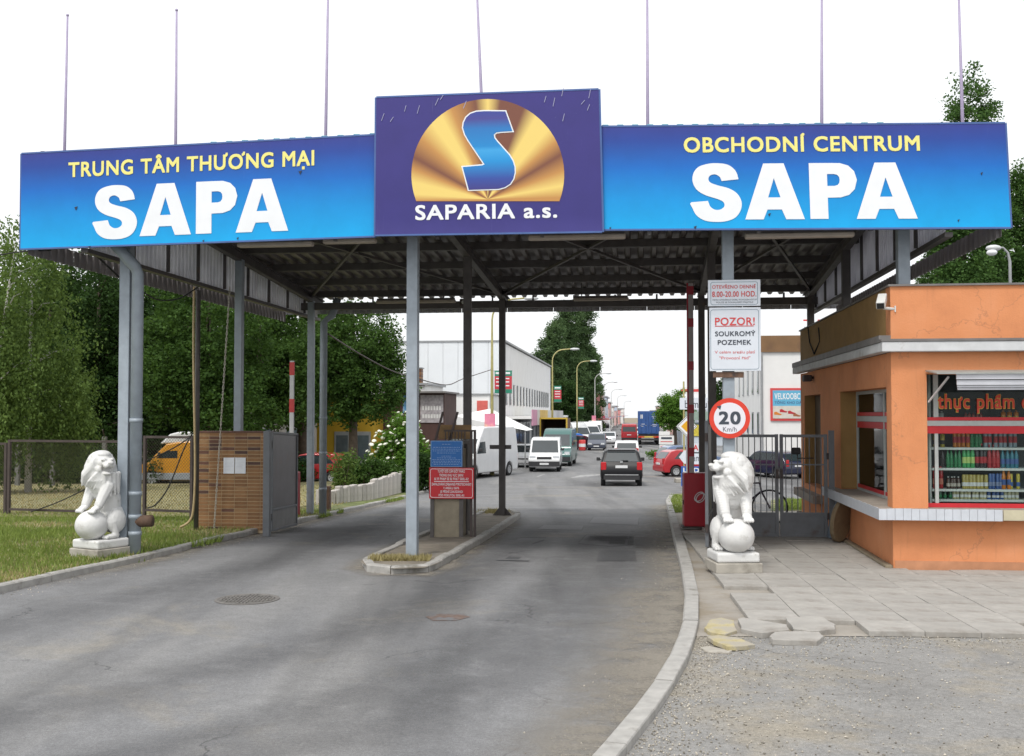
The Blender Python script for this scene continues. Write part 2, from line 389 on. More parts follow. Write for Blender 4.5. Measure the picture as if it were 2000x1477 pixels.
# --- left verge with its kerb
LK = [G(px, py) for px, py in ((-140, 1192), (0, 1160), (130, 1130), (250, 1104), (350, 1080), (500, 1044), (600, 1019), (700, 996), (790, 975), (835, 962))]
lk = lerp_fn([(p.x, p.y) for p in LK]); LY0, LY1 = LK[0].y, LK[-1].y
ys = frange(LY0, 17, 0.8) + frange(17.8, LY1, 1.0)
verge = sheet('grass_verge', M_GRASSG, ys, lambda y: -26, lambda y: lk(y) - 0.12, 0.085, nx=24)
hay_y = frange(23.4, 62, 1.6)
sheet('dry_lawn', M_HAY, hay_y, lambda y: -60, lambda y: min(lk(min(y, LY1)) - 1.4, -4.4), 0.10, nx=12)
def polyline_steps(pts, step):
    out_, acc = [], 0.0
    for a, b in zip(pts, pts[1:]):
        a, b = Vector((a[0], a[1])), Vector((b[0], b[1])); L = (b - a).length; s = -acc
        while s + step <= L + 1e-6:
            s += step; out_.append(a + (b - a) * max(0, s) / L)
        acc = L - s
    res = [Vector((pts[0][0], pts[0][1]))] + out_; e = Vector((pts[-1][0], pts[-1][1]))
    if (e - res[-1]).length > 0.12: res.append(e)
    return res
def kerb_stones(name, pts, wd, top, side, step=1.0, m=M_KERB):
    root = MB(); st = polyline_steps(pts, step)
    # the concrete bed is the structure, each stone a piece of it
    bed = MB()
    n = len(st); nor = []
    for i in range(n):
        d = (st[min(i + 1, n - 1)] - st[max(i - 1, 0)]).normalized(); nor.append(Vector((d.y, -d.x)) * side)
    for i in range(n):
        for k in (0.02, wd - 0.02):
            p = st[i] + nor[i] * k; bed.v.append((p.x, p.y, gz(p.x, p.y) - 0.02)); bed.v.append((p.x, p.y, gz(p.x, p.y) + top - 0.03))
    for i in range(n - 1):
        a = i * 4; b = a + 4; bed.f += [(a, b, b + 1, a + 1), (a + 2, a + 3, b + 3, b + 2), (a + 1, b + 1, b + 3, a + 3)]
    o = struct(bed.build(name, M_EARTH))
    for i in range(n - 1):
        mb = MB(); j = random.uniform(-0.008, 0.008); g = 0.006
        p, q_ = st[i], st[i + 1]; d = (q_ - p).normalized(); p = p + d * g; q_ = q_ - d * g
        a, b = nor[i], nor[i + 1]; h0 = top + j; h1 = top + j + random.uniform(-0.006, 0.006); ch = 0.018
        def R(c, nn, h):
            z = gz(c.x, c.y)
            return [(*(c), z - 0.02), (*(c), z + h - ch), (*(c + nn * ch), z + h), (*(c + nn * (wd - 0.006)), z + h), (*(c + nn * wd), z + h - 0.01), (*(c + nn * wd), z - 0.02)]
        r0, r1 = R(p, a, h0), R(q_, b, h1)
        mb.add(r0 + r1, [(k, k + 1, k + 7, k + 6) for k in range(5)] + [(5, 4, 3, 2, 1, 0), (6, 7, 8, 9, 10, 11)])
        mb.build('kerb_stone', m, o)
    return o
kerb_stones('verge_kerb', LK, 0.13, 0.10, -1, 1.0)
# --- right kerb, from the foreground bend up to the side street
RK = [G(px, py) for px, py in ((1100, 1580), (1188, 1477), (1262, 1385), (1313, 1300), (1333, 1240), (1338, 1180), (1330, 1120), (1316, 1062), (1304, 1004), (1300, 984), (1306, 974))]
rk = lerp_fn([(p.x, p.y) for p in RK]); RY0, RY1 = RK[0].y, RK[-1].y
kerb_stones('pavement_kerb', RK, 0.15, 0.125, 1, 0.8)
# --- foreground lot right of the kerb, pavement bed behind it
EDGE = 9.86
sheet('parking_lot', M_LOT, frange(RY0, EDGE, 0.5), lambda y: rk(y) + 0.15, lambda y: 16, 0.07, nx=3)
bedo = sheet('pavement', mat('dusty_concrete', (0.31, 0.285, 0.25), 0.15, 3, 0.9, bmp=0.5, bscale=25, blotch=(0.25, 0.215, 0.165), bl_scale=1.3, bl_thr=0.5), frange(EDGE, 17, 0.5) + frange(17.8, RY1 - 0.3, 1.0), lambda y: rk(y) + 0.15, lambda y: 7.4 + 0.1 * y if y < 22 else rk(y) + 2.2, 0.075, nx=3)
BC = G(1745, 1110, 0.12)                                            # kiosk corner
SA = math.radians(4.2); O2 = Vector((3.0, EDGE + 0.02)); ex = Vector((math.cos(SA), -math.sin(SA))); ey = Vector((math.sin(SA), math.cos(SA)))
SL = 0.5; slab_me = []
for k in range(5):
    mb = MB(); h = SL / 2 - 0.003; c = 0.006
    j = [random.uniform(-0.003, 0.003) for _ in range(4)]
    base = [(-h, -h), (h, -h), (h, h), (-h, h)]
    mb.add([(x, y, -0.05) for x, y in base] + [(x, y, -c) for x, y in base] + [(x * (1 - c * 2.2), y * (1 - c * 2.2), j[i]) for i, (x, y) in enumerate(base)],
           [(0, 1, 5, 4), (1, 2, 6, 5), (2, 3, 7, 6), (3, 0, 4, 7), (4, 5, 9, 8), (5, 6, 10, 9), (6, 7, 11, 10), (7, 4, 8, 11), (8, 9, 10, 11)])
    mm = mat('slab_concrete_%d' % k, tuple(ch * (0.95 + 0.025 * k) for ch in (0.345, 0.33, 0.305)), 0.13, 4 + k, 0.85, bmp=0.25, bscale=70, blotch=(0.235, 0.215, 0.19), bl_scale=1.4 + 0.2 * k, bl_thr=0.54)
    slab_me.append(mb.mesh('slab', mm))
for j in range(0, 25):
    for i in range(-6, 11):
        c = O2 + ex * (i + 0.5 * (j % 2) * 0) * SL + ey * (j + 0.5) * SL
        if c.x < rk(c.y) + 0.15 + (0.50 if c.y < 12.4 else 0.24) + 0.10 * math.sin(j * 2.1): continue
        if j < 1 and c.x < 3.2: continue
        lx = (c.x - BC.x) * math.cos(A) - (c.y - BC.y) * math.sin(A); ly = (c.x - BC.x) * math.sin(A) + (c.y - BC.y) * math.cos(A)
        if lx > 0.15 and ly > 0.15: continue
        if c.x / c.y > 0.50: continue
        o = obj('slab', random.choice(slab_me), bedo, (c.x, c.y, gz(c.x, c.y) + 0.122 + random.uniform(-0.004, 0.004)), -SA)
        o.rotation_euler = (math.atan(0.0368) * -1 if c.y > 17 else random.uniform(-0.006, 0.006), random.uniform(-0.006, 0.006), -SA)
# --- traffic island
IS = [G(px, py) for px, py in ((716, 1118), (704, 1110), (712, 1102), (760, 1081), (835, 1046), (905, 1019), (958, 1001), (1002, 1003), (1018, 1011), (985, 1034), (935, 1066), (880, 1098), (852, 1114), (828, 1122), (770, 1124), (716, 1118))]
top = MB(); top.add([(p.x, p.y, gz(p.x, p.y) + 0.085) for p in IS[:-1]], [tuple(range(len(IS) - 1))])
isl = struct(top.build('traffic_island', mat('island_dirt', (0.20, 0.175, 0.14), 0.25, 4, 0.92, bmp=0.4, bscale=40, blotch=(0.29, 0.27, 0.24), bl_scale=1.2)))
kerb_stones('island_kerb', IS, 0.12, 0.11, 1, 0.6)
# --- repairs and markings on the road
def patch(name, pxs, m, dz=0.004, parent=road):
    pts = [G(*p) for p in pxs]; mb = MB(); mb.add([(p.x, p.y, gz(p.x, p.y) + dz) for p in pts], [tuple(range(len(pts)))]); return mb.build(name, m, parent)
for pxs, tone in ((((985, 1093), (1042, 1062), (1064, 1055), (1012, 1094)), 0), (((970, 1094), (1012, 1052), (1066, 1052), (1032, 1096)), 1),
                  (((1166, 1096), (1172, 1077), (1240, 1077), (1243, 1096)), 0), (((1130, 1062), (1145, 1046), (1238, 1048), (1240, 1064), (1190, 1067)), 1),
                  (((1242, 1070), (1240, 1050), (1298, 1052), (1306, 1072)), 0), (((1050, 1034), (1062, 1026), (1140, 1027), (1136, 1036)), 1), (((1150, 1022), (1160, 1010), (1248, 1011), (1246, 1026)), 1)):
    m_ = (M_PATCH, mat('pale_patch', (0.21, 0.21, 0.215), 0.15, 20, 0.85, bmp=0.3, bscale=90))[tone]
    cx = sum(p[0] for p in pxs) / len(pxs); cyy = sum(p[1] for p in pxs) / len(pxs)
    patch('tar_joint', [(cx + (x - cx) * 1.02, cyy + (y - cyy) * 1.07) for x, y in pxs], M_TAR, 0.003)
    patch('repair_patch', pxs, m_, 0.006)
M_WHITE = mat('worn_white_paint', (0.42, 0.42, 0.41), 0.2, 10, 0.8, blotch=(0.22, 0.22, 0.225), bl_scale=5, bl_thr=0.42)
for pxs in (((1112, 934), (1135, 928), (1190, 926), (1188, 921), (1240, 920), (1180, 928), (1130, 933)), ((1048, 931), (1062, 926), (1065, 927), (1051, 932))):
    patch('paint_mark', pxs, M_WHITE, 0.007)
rust = patch('rust_stain', [(830, 1205), (860, 1199), (905, 1199), (918, 1206), (890, 1213), (845, 1213)], mat('rust_stained_asphalt', (0.14, 0.095, 0.075), 0.3, 18, 0.85, blotch=(0.14, 0.14, 0.145), bl_scale=7, bl_thr=0.45), 0.004)
# manhole cover with a slotted pattern
mh = G(483, 1171); t_ = thing('manhole_cover', 'round slotted iron manhole cover in the road left of the traffic island', 'manhole', (mh.x, mh.y, 0.002))
M_IRON = mat('cast_iron', (0.17, 0.16, 0.15), 0.2, 12, 0.75, metal=0.15, blotch=(0.24, 0.225, 0.2), bl_scale=6)
MB().lathe([(0.36, 0), (0.36, 0.006), (0.33, 0.008), (0.32, 0.002)], n=32).build('rim', M_IRON, t_)
MB().lathe([(0.318, 0.0), (0.31, 0.003)], n=32).build('plate', mat('iron_dirt', (0.12, 0.115, 0.105), 0.3, 12, 0.9), t_)
mb = MB()
for i in range(-7, 8):
    for s in (-1, 1):
        for k in range(3):
            x = i * 0.04; y0 = 0.02 + k * 0.1; y1 = y0 + 0.075
            if math.hypot(x, y1) < 0.30: mb.box(x - 0.012, s * y0 if s > 0 else -y1, 0.003, x + 0.012, s * y1 if s > 0 else -y0, 0.011)
tag(mb.build('tread_bars', M_IRON, t_), kind='stuff')
# --- broken slabs at the pavement's front corner
def slab_piece(pxs, m, label, th=0.07, tilt=(0, 0), z=0.075):
    pts = [G(px, py, z) for px, py in pxs]; c = sum((Vector((p.x, p.y, 0)) for p in pts), Vector()) / len(pts)
    mb = MB(); poly0 = [((p.x - c.x) * 0.95, (p.y - c.y) * 0.9) for p in pts]; poly = []
    for a, b in zip(poly0, poly0[1:] + poly0[:1]):                 # broken edges
        poly += [a] + [(a[0] + (b[0] - a[0]) * f + random.uniform(-1, 1) * 0.012, a[1] + (b[1] - a[1]) * f + random.uniform(-1, 1) * 0.012) for f in (0.3, 0.65)]
    mb.prism(poly, 0, th, lambda a, b, d: (a, b, d))
    o = mb.build('loose_slab', m, None, (c.x, c.y, z - 0.012), bevel=0.004, seg=1)
    r = max(math.hypot(*p) for p in poly); o.rotation_euler = (tilt[0], tilt[1], 0); o.location.z += r * 0.5 * (abs(tilt[0]) + abs(tilt[1]))
    return tag(o, label, 'paving slab', 'loose and broken slabs at the pavement corner')
slab_piece([(1374, 1234), (1384, 1219), (1408, 1214), (1434, 1219), (1442, 1238), (1420, 1246), (1388, 1243)], M_YELL, 'broken slab piece with yellow paint, nearest the kerb and the pavement edge', 0.04, (0.03, 0.02))
slab_piece([(1378, 1252), (1400, 1246), (1440, 1250), (1478, 1266), (1448, 1272), (1420, 1274), (1392, 1262)], M_YELL, 'broken pointed slab piece with faded yellow paint, lying closest to the camera', 0.04, (-0.02, 0.05))
slab_piece([(1438, 1216), (1450, 1214), (1540, 1232), (1546, 1243), (1490, 1248), (1446, 1238)], M_SLAB, 'tilted grey slab sunk at its left end between the yellow piece and the pavement', 0.055, (0.0, -0.035))
slab_piece([(1531, 1217), (1600, 1213), (1634, 1230), (1634, 1240), (1590, 1244), (1548, 1240)], M_SLAB, 'pale grey loose slab resting in line with the pavement edge', 0.06, (0.02, 0.01))
slab_piece([(1500, 1253), (1512, 1241), (1600, 1240), (1612, 1250), (1598, 1262), (1508, 1260)], M_SLAB, 'narrow grey slab lying loose in front of the pavement edge', 0.05, (0.0, 0.02))
slab_piece([(1366, 1266), (1386, 1263), (1432, 1272), (1424, 1278), (1380, 1274)], M_CONC, 'flat concrete sliver beside the kerb in front of the yellow pieces', 0.02)
# --- dust along the kerbs, oil-dark tyre lanes: thin films with ragged edges
def film_mat(name, c, strength, scale, thr):
    m, t, b = nodes(name); b.inputs['Roughness'].default_value = 0.9; b.inputs['Specular IOR Level'].default_value = 0.2
    n0 = noise(t, 60, 3, 0.7, vec=coords(t)); t.links.new(ramp(t, n0.outputs['Fac'], [(0.3, tuple(k * 0.75 for k in c)), (0.7, tuple(min(1, k * 1.2) for k in c))]).outputs[0], b.inputs['Base Color'])
    n1 = noise(t, scale, 7, 0.7, vec=coords(t)); r1 = ramp(t, n1.outputs['Fac'], [(thr, (0, 0, 0)), (thr + 0.25, (1, 1, 1))])
    sp = t.nodes.new('ShaderNodeSeparateXYZ'); t.links.new(coords(t, 'UV'), sp.inputs[0]); r3 = ramp(t, sp.outputs['X'], [(0.0, (0, 0, 0)), (0.14, (1, 1, 1)), (0.86, (1, 1, 1)), (1.0, (0, 0, 0))], 'EASE'); r2 = ramp(t, sp.outputs['Y'], [(0.0, (0, 0, 0)), (0.5, (1, 1, 1)), (1.0, (0, 0, 0))], 'EASE')
    f = mix(t, 1.0, mix(t, 1.0, r1.outputs[0], mix(t, 1.0, r2.outputs[0], r3.outputs[0], 'MULTIPLY'), 'MULTIPLY'), (strength,) * 3, 'MULTIPLY')
    tr = t.nodes.new('ShaderNodeBsdfTransparent'); ms = t.nodes.new('ShaderNodeMixShader'); t.links.new(f, ms.inputs[0]); t.links.new(tr.outputs[0], ms.inputs[1]); t.links.new(b.outputs[0], ms.inputs[2])
    t.links.new(ms.outputs[0], t.nodes['Material Output'].inputs['Surface']); return m
def film(name, pts, hw, m, dz, parent=road):
    st = polyline_steps([(p.x, p.y) for p in pts], 0.6); n = len(st); mb = MB()
    for i in range(n):
        d = (st[min(i + 1, n - 1)] - st[max(i - 1, 0)]).normalized(); q = Vector((d.y, -d.x)) * hw
        for s in (-1, 0, 1): p = st[i] + q * s; mb.v.append((p.x, p.y, gz(p.x, p.y) + dz))
    for i in range(n - 1):
        for k in (0, 1): a = i * 3 + k; mb.f.append((a, a + 1, a + 4, a + 3))
    o = mb.build(name, m, parent, fix=False); u = o.data.uv_layers.new(name='UVMap')
    for l in o.data.loops: u.data[l.index].uv = (l.vertex_index // 3 / n, (l.vertex_index % 3) / 2)
    return o
M_DUST = film_mat('kerb_dust', (0.30, 0.275, 0.235), 0.8, 2.2, 0.30); M_OIL = film_mat('dark_tyre_lane', (0.11, 0.111, 0.116), 0.26, 2.2, 0.25)
film('dust_drift', RK[0:10], 0.75, M_DUST, 0.0085); film('dust_drift', LK[1:9], 0.55, M_DUST, 0.0085); film('dust_drift', IS[8:] + IS[1:6], 0.38, M_DUST, 0.009)
film('dust_drift', [G(1080, 1640), G(1180, 1477), G(1255, 1370), G(1290, 1260), G(1290, 1150)], 0.9, M_DUST, 0.0075)
for k, (pts, hw) in enumerate(((((1080, 1020), (1030, 1060), (930, 1120), (820, 1185), (600, 1260), (250, 1350), (-150, 1440), (-700, 1560)), 0.7), (((1230, 1030), (1215, 1080), (1170, 1160), (1060, 1260), (820, 1380), (500, 1477), (0, 1640), (-600, 1800)), 0.75), (((820, 985), (740, 1025), (620, 1075), (420, 1125), (150, 1190), (-150, 1260), (-500, 1330)), 0.7), (((1150, 1040), (1120, 1090), (1040, 1180), (900, 1270), (640, 1370), (250, 1477), (-300, 1620)), 0.45))):
    film('tyre_lane', [G(*p) for p in pts], hw, M_OIL, 0.0055 + 0.0005 * k)
# --- loose gravel and grit
def gravel(name, pts, size, m):
    n = len(pts); V = np.zeros((n, 6, 3)); D = np.array([(1, 0, 0), (-1, 0, 0), (0, 1, 0), (0, -1, 0), (0, 0, 1), (0, 0, -1)], float)
    sc = RNG.uniform(0.4, 1.0, (n, 1, 1)) ** 2 * size; V = D[None] * sc * RNG.uniform(0.5, 1.2, (n, 6, 1)) + np.array(pts)[:, None, :]
    T = np.array([(0, 2, 4), (2, 1, 4), (1, 3, 4), (3, 0, 4), (2, 0, 5), (1, 2, 5), (3, 1, 5), (0, 3, 5)])
    F = (T[None] + (np.arange(n) * 6)[:, None, None]).reshape(-1, 3)
    return tag(obj(name, fast_mesh(name, V.reshape(-1, 3), F, m)), kind='stuff')
M_GRIT = mat('grit', (0.36, 0.33, 0.28), 0.2, 30, 0.9, island=0.55)
pts = []
for _ in range(5200):                                               # over the lot, thickest along the kerb and the slab edge
    y = random.uniform(5.2, EDGE); x = rk(y) + 0.17 + abs(random.gauss(0, 1.0)) * random.choice((0.25, 1.2, 3.0)); pts.append((x, y, 0.075))
for _ in range(900):
    x = random.uniform(2.6, 5.6); y = EDGE - abs(random.gauss(0, 0.25)); pts.append((x, y, 0.075))
for _ in range(1600):
    y = random.uniform(6, 24); x = rk(y) - abs(random.gauss(0, 0.28)); pts.append((x, y, gz(x, y) + 0.002))
for _ in range(1100):
    y = random.uniform(LY0, 30); x = lk(y) + abs(random.gauss(0, 0.22)); pts.append((x, y, gz(x, y) + 0.002))
gr = tag(gravel('gravel', pts, 0.011, M_GRIT), 'loose pale grit over the lot and along the kerbs', 'gravel')
# --- grass blades
def blades(name, P_, h, m, label, wd=0.012):
    n = len(P_); P_ = np.array(P_); a = RNG.uniform(0, 2 * PI, n); ln = RNG.uniform(-0.6, 0.6, (n, 2)); hh = h * RNG.uniform(0.35, 1.0, n)
    dx = np.stack([np.cos(a), np.sin(a), np.zeros(n)], 1) * wd; tip = np.stack([ln[:, 0] * hh, ln[:, 1] * hh, hh], 1)
    V = np.stack([P_ - dx, P_ + dx, P_ + tip], 1).reshape(-1, 3); F = np.arange(n * 3).reshape(-1, 3)
    return tag(obj(name, fast_mesh(name, V, F, m)), label, 'grass', kind='stuff')
from mathutils import noise as mnoise
def scatter(n, y0, y1, xa, xb, dz, dens=None):
    r = []
    while len(r) < n:
        y = random.uniform(y0, y1); x = random.uniform(xa(y), xb(y))
        if dens and random.random() > dens(x, y): continue
        r.append((x, y, gz(x, y) + dz))
    return r
fld = lambda x, y: mnoise.noise(Vector((x * 0.55, y * 0.55, 3.0)))
blades('grass', scatter(30000, LY0, 26, lambda y: -0.52 * y - 0.6, lambda y: lk(y) - 0.1, 0.08, lambda x, y: min(1, max(0.12, 0.45 + 1.3 * fld(x, y)))), 0.10, M_BLADE, 'short green grass of the verge round the left lion', 0.010)
blades('dry_grass', scatter(14000, LY0, 26, lambda y: -0.52 * y - 0.6, lambda y: lk(y) - 0.1, 0.08, lambda x, y: min(1, max(0.05, 0.35 - 1.3 * fld(x, y)))), 0.07, M_STRAW, 'dry straw coloured grass among the green of the verge', 0.009)
blades('lawn_grass', scatter(9000, 24.5, 46, lambda y: -0.5 * y, lambda y: -4.6, 0.10), 0.06, M_STRAW, 'mown dry lawn behind the wire fence', 0.02)
ipt = [(p.x, p.y) for p in IS]; ixs = [p[0] for p in ipt]
ic = G(780, 1106)
blades('island_grass', [(ic.x + random.uniform(-0.42, 0.42), ic.y + random.uniform(-0.12, 0.22), 0.085) for _ in range(1500)] + [(p.x + random.gauss(0, 0.16), p.y + random.gauss(0, 0.25), gz(0, p.y) + 0.085) for p in [G(965, 1008)] for _ in range(700)], 0.09, M_STRAW, 'dry tufts on the traffic island round its posts', 0.008)
kp = []
for _ in range(5000):
    y = random.uniform(15, 38); x = lk(y) + random.gauss(0.0, 0.07)
    if fld(x * 3 + 9, y * 1.2) > 0.05: kp.append((x, y, gz(x, y) + 0.03))
blades('kerb_grass', kp, 0.13, M_BLADE, 'grass growing over the left kerb stones', 0.012)
gpts = []                                                           # small green patch by the side street
for _ in range(1800):
    p = G(random.uniform(1308, 1345), random.uniform(972, 1008)); gpts.append((p.x, p.y, gz(0, p.y) + 0.05))
blades('corner_grass', gpts, 0.12, M_BLADE, 'small green patch of grass behind the red barrier cabinet', 0.02)
mb = MB(); q = [G(px, py) for px, py in ((1304, 975), (1318, 968), (1352, 966), (1352, 1004), (1316, 1010), (1304, 990))]
mb.add([(p.x, p.y, gz(0, p.y) + 0.055) for p in q], [tuple(range(6))]); struct(mb.build('corner_grass_bed', M_GRASSG))
gpts = []                                                           # green strip behind the barred gate
for _ in range(2600):
    p = gp(random.uniform(1515, 1640), random.uniform(27, 33)); gpts.append((p.x, p.y, gz(0, p.y) + 0.045))
blades('strip_grass', gpts, 0.12, M_BLADE, 'green grass strip seen through the barred gate', 0.02)
mb = MB(); q = [gp(1505, 26.8), gp(1650, 26.8), gp(1650, 33.2), gp(1505, 33.2)]
mb.add([(p.x, p.y, gz(0, p.y) + 0.05) for p in q], [(0, 1, 2, 3)]); struct(mb.build('strip_grass_bed', M_GRASSG))
mb = MB(); q = [gp(1455, 22.0), gp(1640, 22.0), gp(1640, 26.6), gp(1455, 26.6)]
mb.add([(p.x, p.y, gz(0, p.y) + 0.045) for p in q], [(0, 1, 2, 3)]); struct(mb.build('footpath', M_CONC))
# ============================================================ GATE CANOPY AND SIGNS
M_POST = mat('grey_blue_paint', (0.30, 0.345, 0.39), 0.10, 8, 0.5, blotch=(0.24, 0.20, 0.16), bl_scale=5, bl_thr=0.66, bmp=0.15, bscale=20)
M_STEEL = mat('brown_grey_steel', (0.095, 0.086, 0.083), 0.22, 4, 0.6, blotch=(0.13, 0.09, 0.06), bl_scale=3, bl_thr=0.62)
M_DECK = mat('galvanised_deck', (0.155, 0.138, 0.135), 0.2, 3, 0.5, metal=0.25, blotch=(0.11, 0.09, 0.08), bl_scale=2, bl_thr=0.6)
M_CLAD = mat('grey_cladding', (0.40, 0.40, 0.43), 0.14, 2.5, 0.5, metal=0.15, blotch=(0.26, 0.25, 0.26), bl_scale=1.5)
def plastic_mat():
    m, t, b = nodes('translucent_cladding'); n = noise(t, 2.0, 5, vec=coords(t)); r = ramp(t, n.outputs['Fac'], [(0.3, (0.66, 0.66, 0.70)), (0.7, (0.84, 0.84, 0.88))]); t.links.new(r.outputs[0], b.inputs['Base Color']); b.inputs['Roughness'].default_value = 0.5
    tr = t.nodes.new('ShaderNodeBsdfTranslucent'); t.links.new(r.outputs[0], tr.inputs['Color']); ms = t.nodes.new('ShaderNodeMixShader'); ms.inputs[0].default_value = 0.7
    t.links.new(b.outputs[0], ms.inputs[1]); t.links.new(tr.outputs[0], ms.inputs[2]); t.links.new(ms.outputs[0], t.nodes['Material Output'].inputs['Surface']); return m
M_PLAS = plastic_mat()
M_DKCLAD = mat('dark_cladding', (0.22, 0.20, 0.20), 0.2, 2.5, 0.55, metal=0.2)
# the front edge line: straight in plan, from pixel columns 41 to 1970
SL0 = P(41, 487, 15.0); SDIR = Vector((math.cos(A), -math.sin(A), 0)); VDIR = Vector((math.sin(A), math.cos(A), 0))
def sign_pt(px, py, off=0.0):
    """the point of the sign's face (moved off metres backwards) seen at a pixel"""
    o = Vector((SL0.x, SL0.y, 0)) + VDIR * off
    d = P(px, py, 1.0) - Vector((0, 0, EYE))
    n = VDIR; t = (o - Vector((0, 0, EYE))).dot(n) / d.dot(n)
    return Vector((0, 0, EYE)) + d * t
def to_uv(p): d = Vector(p) - SL0; return d.dot(SDIR), d.dot(VDIR)
def uv(u, v, z=0.0): q = Vector((SL0.x, SL0.y, 0)) + SDIR * u + VDIR * v; return Vector((q.x, q.y, z))
WID = to_uv(sign_pt(1970, 445))[0]
ROOF_F, ROOF_R, DEP = 5.64, 4.90, 11.3
def roof_z(v): return ROOF_F + (ROOF_R - ROOF_F) * v / DEP
can = thing('entrance_canopy', 'grey steel entrance canopy with mono-pitch corrugated roof spanning the road', 'canopy', uv(WID / 2, 0))
def cpart(mb, name, m, **k):
    loc = can.location
    mb.v = [(x - loc.x, y - loc.y, z - loc.z) for x, y, z in mb.v]; return mb.build(name, m, can, **k)
# posts: three rows by four columns, each at its own pixel column
rows_v = (0.75, 5.3, 9.9)
post_px = ((245, 466, 607), (806, 913, 981), (1423, 1391, 1371), (1767, 1655, 1585))
def on_row(px, v):
    d = P(px, HORIZON, 1.0) - Vector((0, 0, EYE)); d.z = 0; o = uv(0, v); t = o.dot(VDIR) / d.dot(VDIR); return d * t
def post(p, zb, zt, wd, m, lit_split=None):
    mb = MB(); a, b = wd / 2, wd / 2
    def rect(x0, y0, x1, y1): 
        mb.prism([(x0, y0), (x1, y0), (x1, y1), (x0, y1)], zb, zt, lambda s, t, d: Vector((p.x, p.y, d)) + SDIR * s + VDIR * t)
    rect(-a, -b, a, b)
    return cpart(mb, 'post', m, bevel=0.008)
POSTS = {}
for c in range(4):
    for r in range(3):
        p = on_row(post_px[c][r], rows_v[r]); POSTS[c, r] = p
        zb = gz(p.x, p.y) + (0.08 if c in (0, 1) else 0.11)
        if c == 3 and r < 2: zb = 3.62
        zt = roof_z(rows_v[r]) - 0.30
        post(p, zb - 0.03, zt, 0.155 if r == 0 else 0.14, M_POST if (r == 0 or c == 0) else M_STEEL)
        if (c, r) in ((1, 2),):                                     # gusset feet of the rear island post
            for s in (-1, 1):
                mb = MB(); mb.prism([(0.07 * s, 0), (0.24 * s, 0), (0.07 * s, 0.2)], -0.012, 0.012, lambda a_, b_, d_: Vector((p.x, p.y, zb - 0.02 + b_)) + SDIR * a_ + VDIR * d_); cpart(mb, 'foot_gusset', M_STEEL)
            mb = MB(); mb.bar(Vector((p.x, p.y, 1.35)) - SDIR * 0.28, Vector((p.x, p.y, 1.35)) + SDIR * 0.20, 0.09, 0.09); cpart(mb, 'cross_arm', M_STEEL)
# flange strip beside the front left post, and downpipes
def ring_tube(path, r, name, m, rings=()):
    mb = MB(); mb.tube(path, r, 12); o = cpart(mb, name, m, smooth=True)
    for z in rings:
        m2 = MB(); x, y = path[0][0], path[0][1]; m2.tube([(x, y, z - 0.03), (x, y, z + 0.03)], r * 1.12, 12)
        loc = can.location; m2.v = [(a - loc.x, b - loc.y, c_ - loc.z) for a, b, c_ in m2.v]; m2.build('pipe_collar', m, o, smooth=True)
    return o
p = POSTS[0, 0] + SDIR * 0.19 - VDIR * 0.05
ring_tube([(p.x, p.y, 0.05), (p.x, p.y, 4.12), (p.x - 0.02, p.y - 0.05, 4.22), (p.x - 0.26, p.y - 0.3, 4.55)], 0.085, 'downpipe', M_POST, (0.38, 0.62, 2.0, 0.95))
p = POSTS[0, 2] + SDIR * 0.30 - VDIR * 0.02
zb = gz(p.x, p.y) + 0.06
ring_tube([(p.x, p.y, zb), (p.x, p.y, 4.2), (p.x + 0.18, p.y + 0.06, 4.36), (p.x + 0.30, p.y + 0.12, 4.75)], 0.085, 'downpipe', M_POST, (zb + 0.6, 1.2, 2.0))
pp = POSTS[0, 0] + SDIR * 0.10
mb = MB(); q = pp + SDIR * 0.32 - VDIR * 0.02
mb.tube([(q.x - 0.2, q.y, 0.55), (q.x + 0.02, q.y - 0.02, 0.56)], 0.085, 12); cpart(mb, 'pipe_branch', mat('rusty_iron', (0.10, 0.06, 0.04), 0.3, 10, 0.8), smooth=True)
# roof deck: trapezoid sheets with ribs running front to back, each sheet a piece
pitch = 0.28; nsheet = 13; sw = (WID - 0.2) / nsheet
for k in range(nsheet):
    mb = MB(); u0 = 0.1 + k * sw; n = 4; p_ = sw / n; prof = []
    for i in range(n):
        b = u0 + i * p_; prof += [(b, 0), (b + p_ * 0.30, 0), (b + p_ * 0.40, 0.055), (b + p_ * 0.90, 0.055)]
    prof.append((u0 + sw + 0.02, 0.0 - 0.004 + 0.008 * (k % 2)))
    V = []
    for v in (0.02, DEP + 0.2):
        for th in (0, 0.008): V.append([uv(u, v, roof_z(v) + h + th) for u, h in prof])
    m_ = len(prof); vs_ = V[0] + V[1] + V[2] + V[3]; f = []
    for i in range(m_ - 1): f += [(i, i + 1, 2 * m_ + i + 1, 2 * m_ + i), (m_ + i, 3 * m_ + i, 3 * m_ + i + 1, m_ + i + 1), (i, m_ + i, m_ + i + 1, i + 1)]
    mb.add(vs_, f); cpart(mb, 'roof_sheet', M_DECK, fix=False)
# purlins across
for i, v in enumerate((0.3, 2.0, 3.8, 5.5, 7.2, 8.8, 10.3)):
    mb = MB(); z = roof_z(v) - 0.075; mb.bar(uv(0.0, v, z), uv(WID, v, z), 0.07, 0.14)
    mb.bar(uv(0.0, v + 0.04, z - 0.065), uv(WID, v + 0.04, z - 0.065), 0.10, 0.016); cpart(mb, 'purlin', M_STEEL)
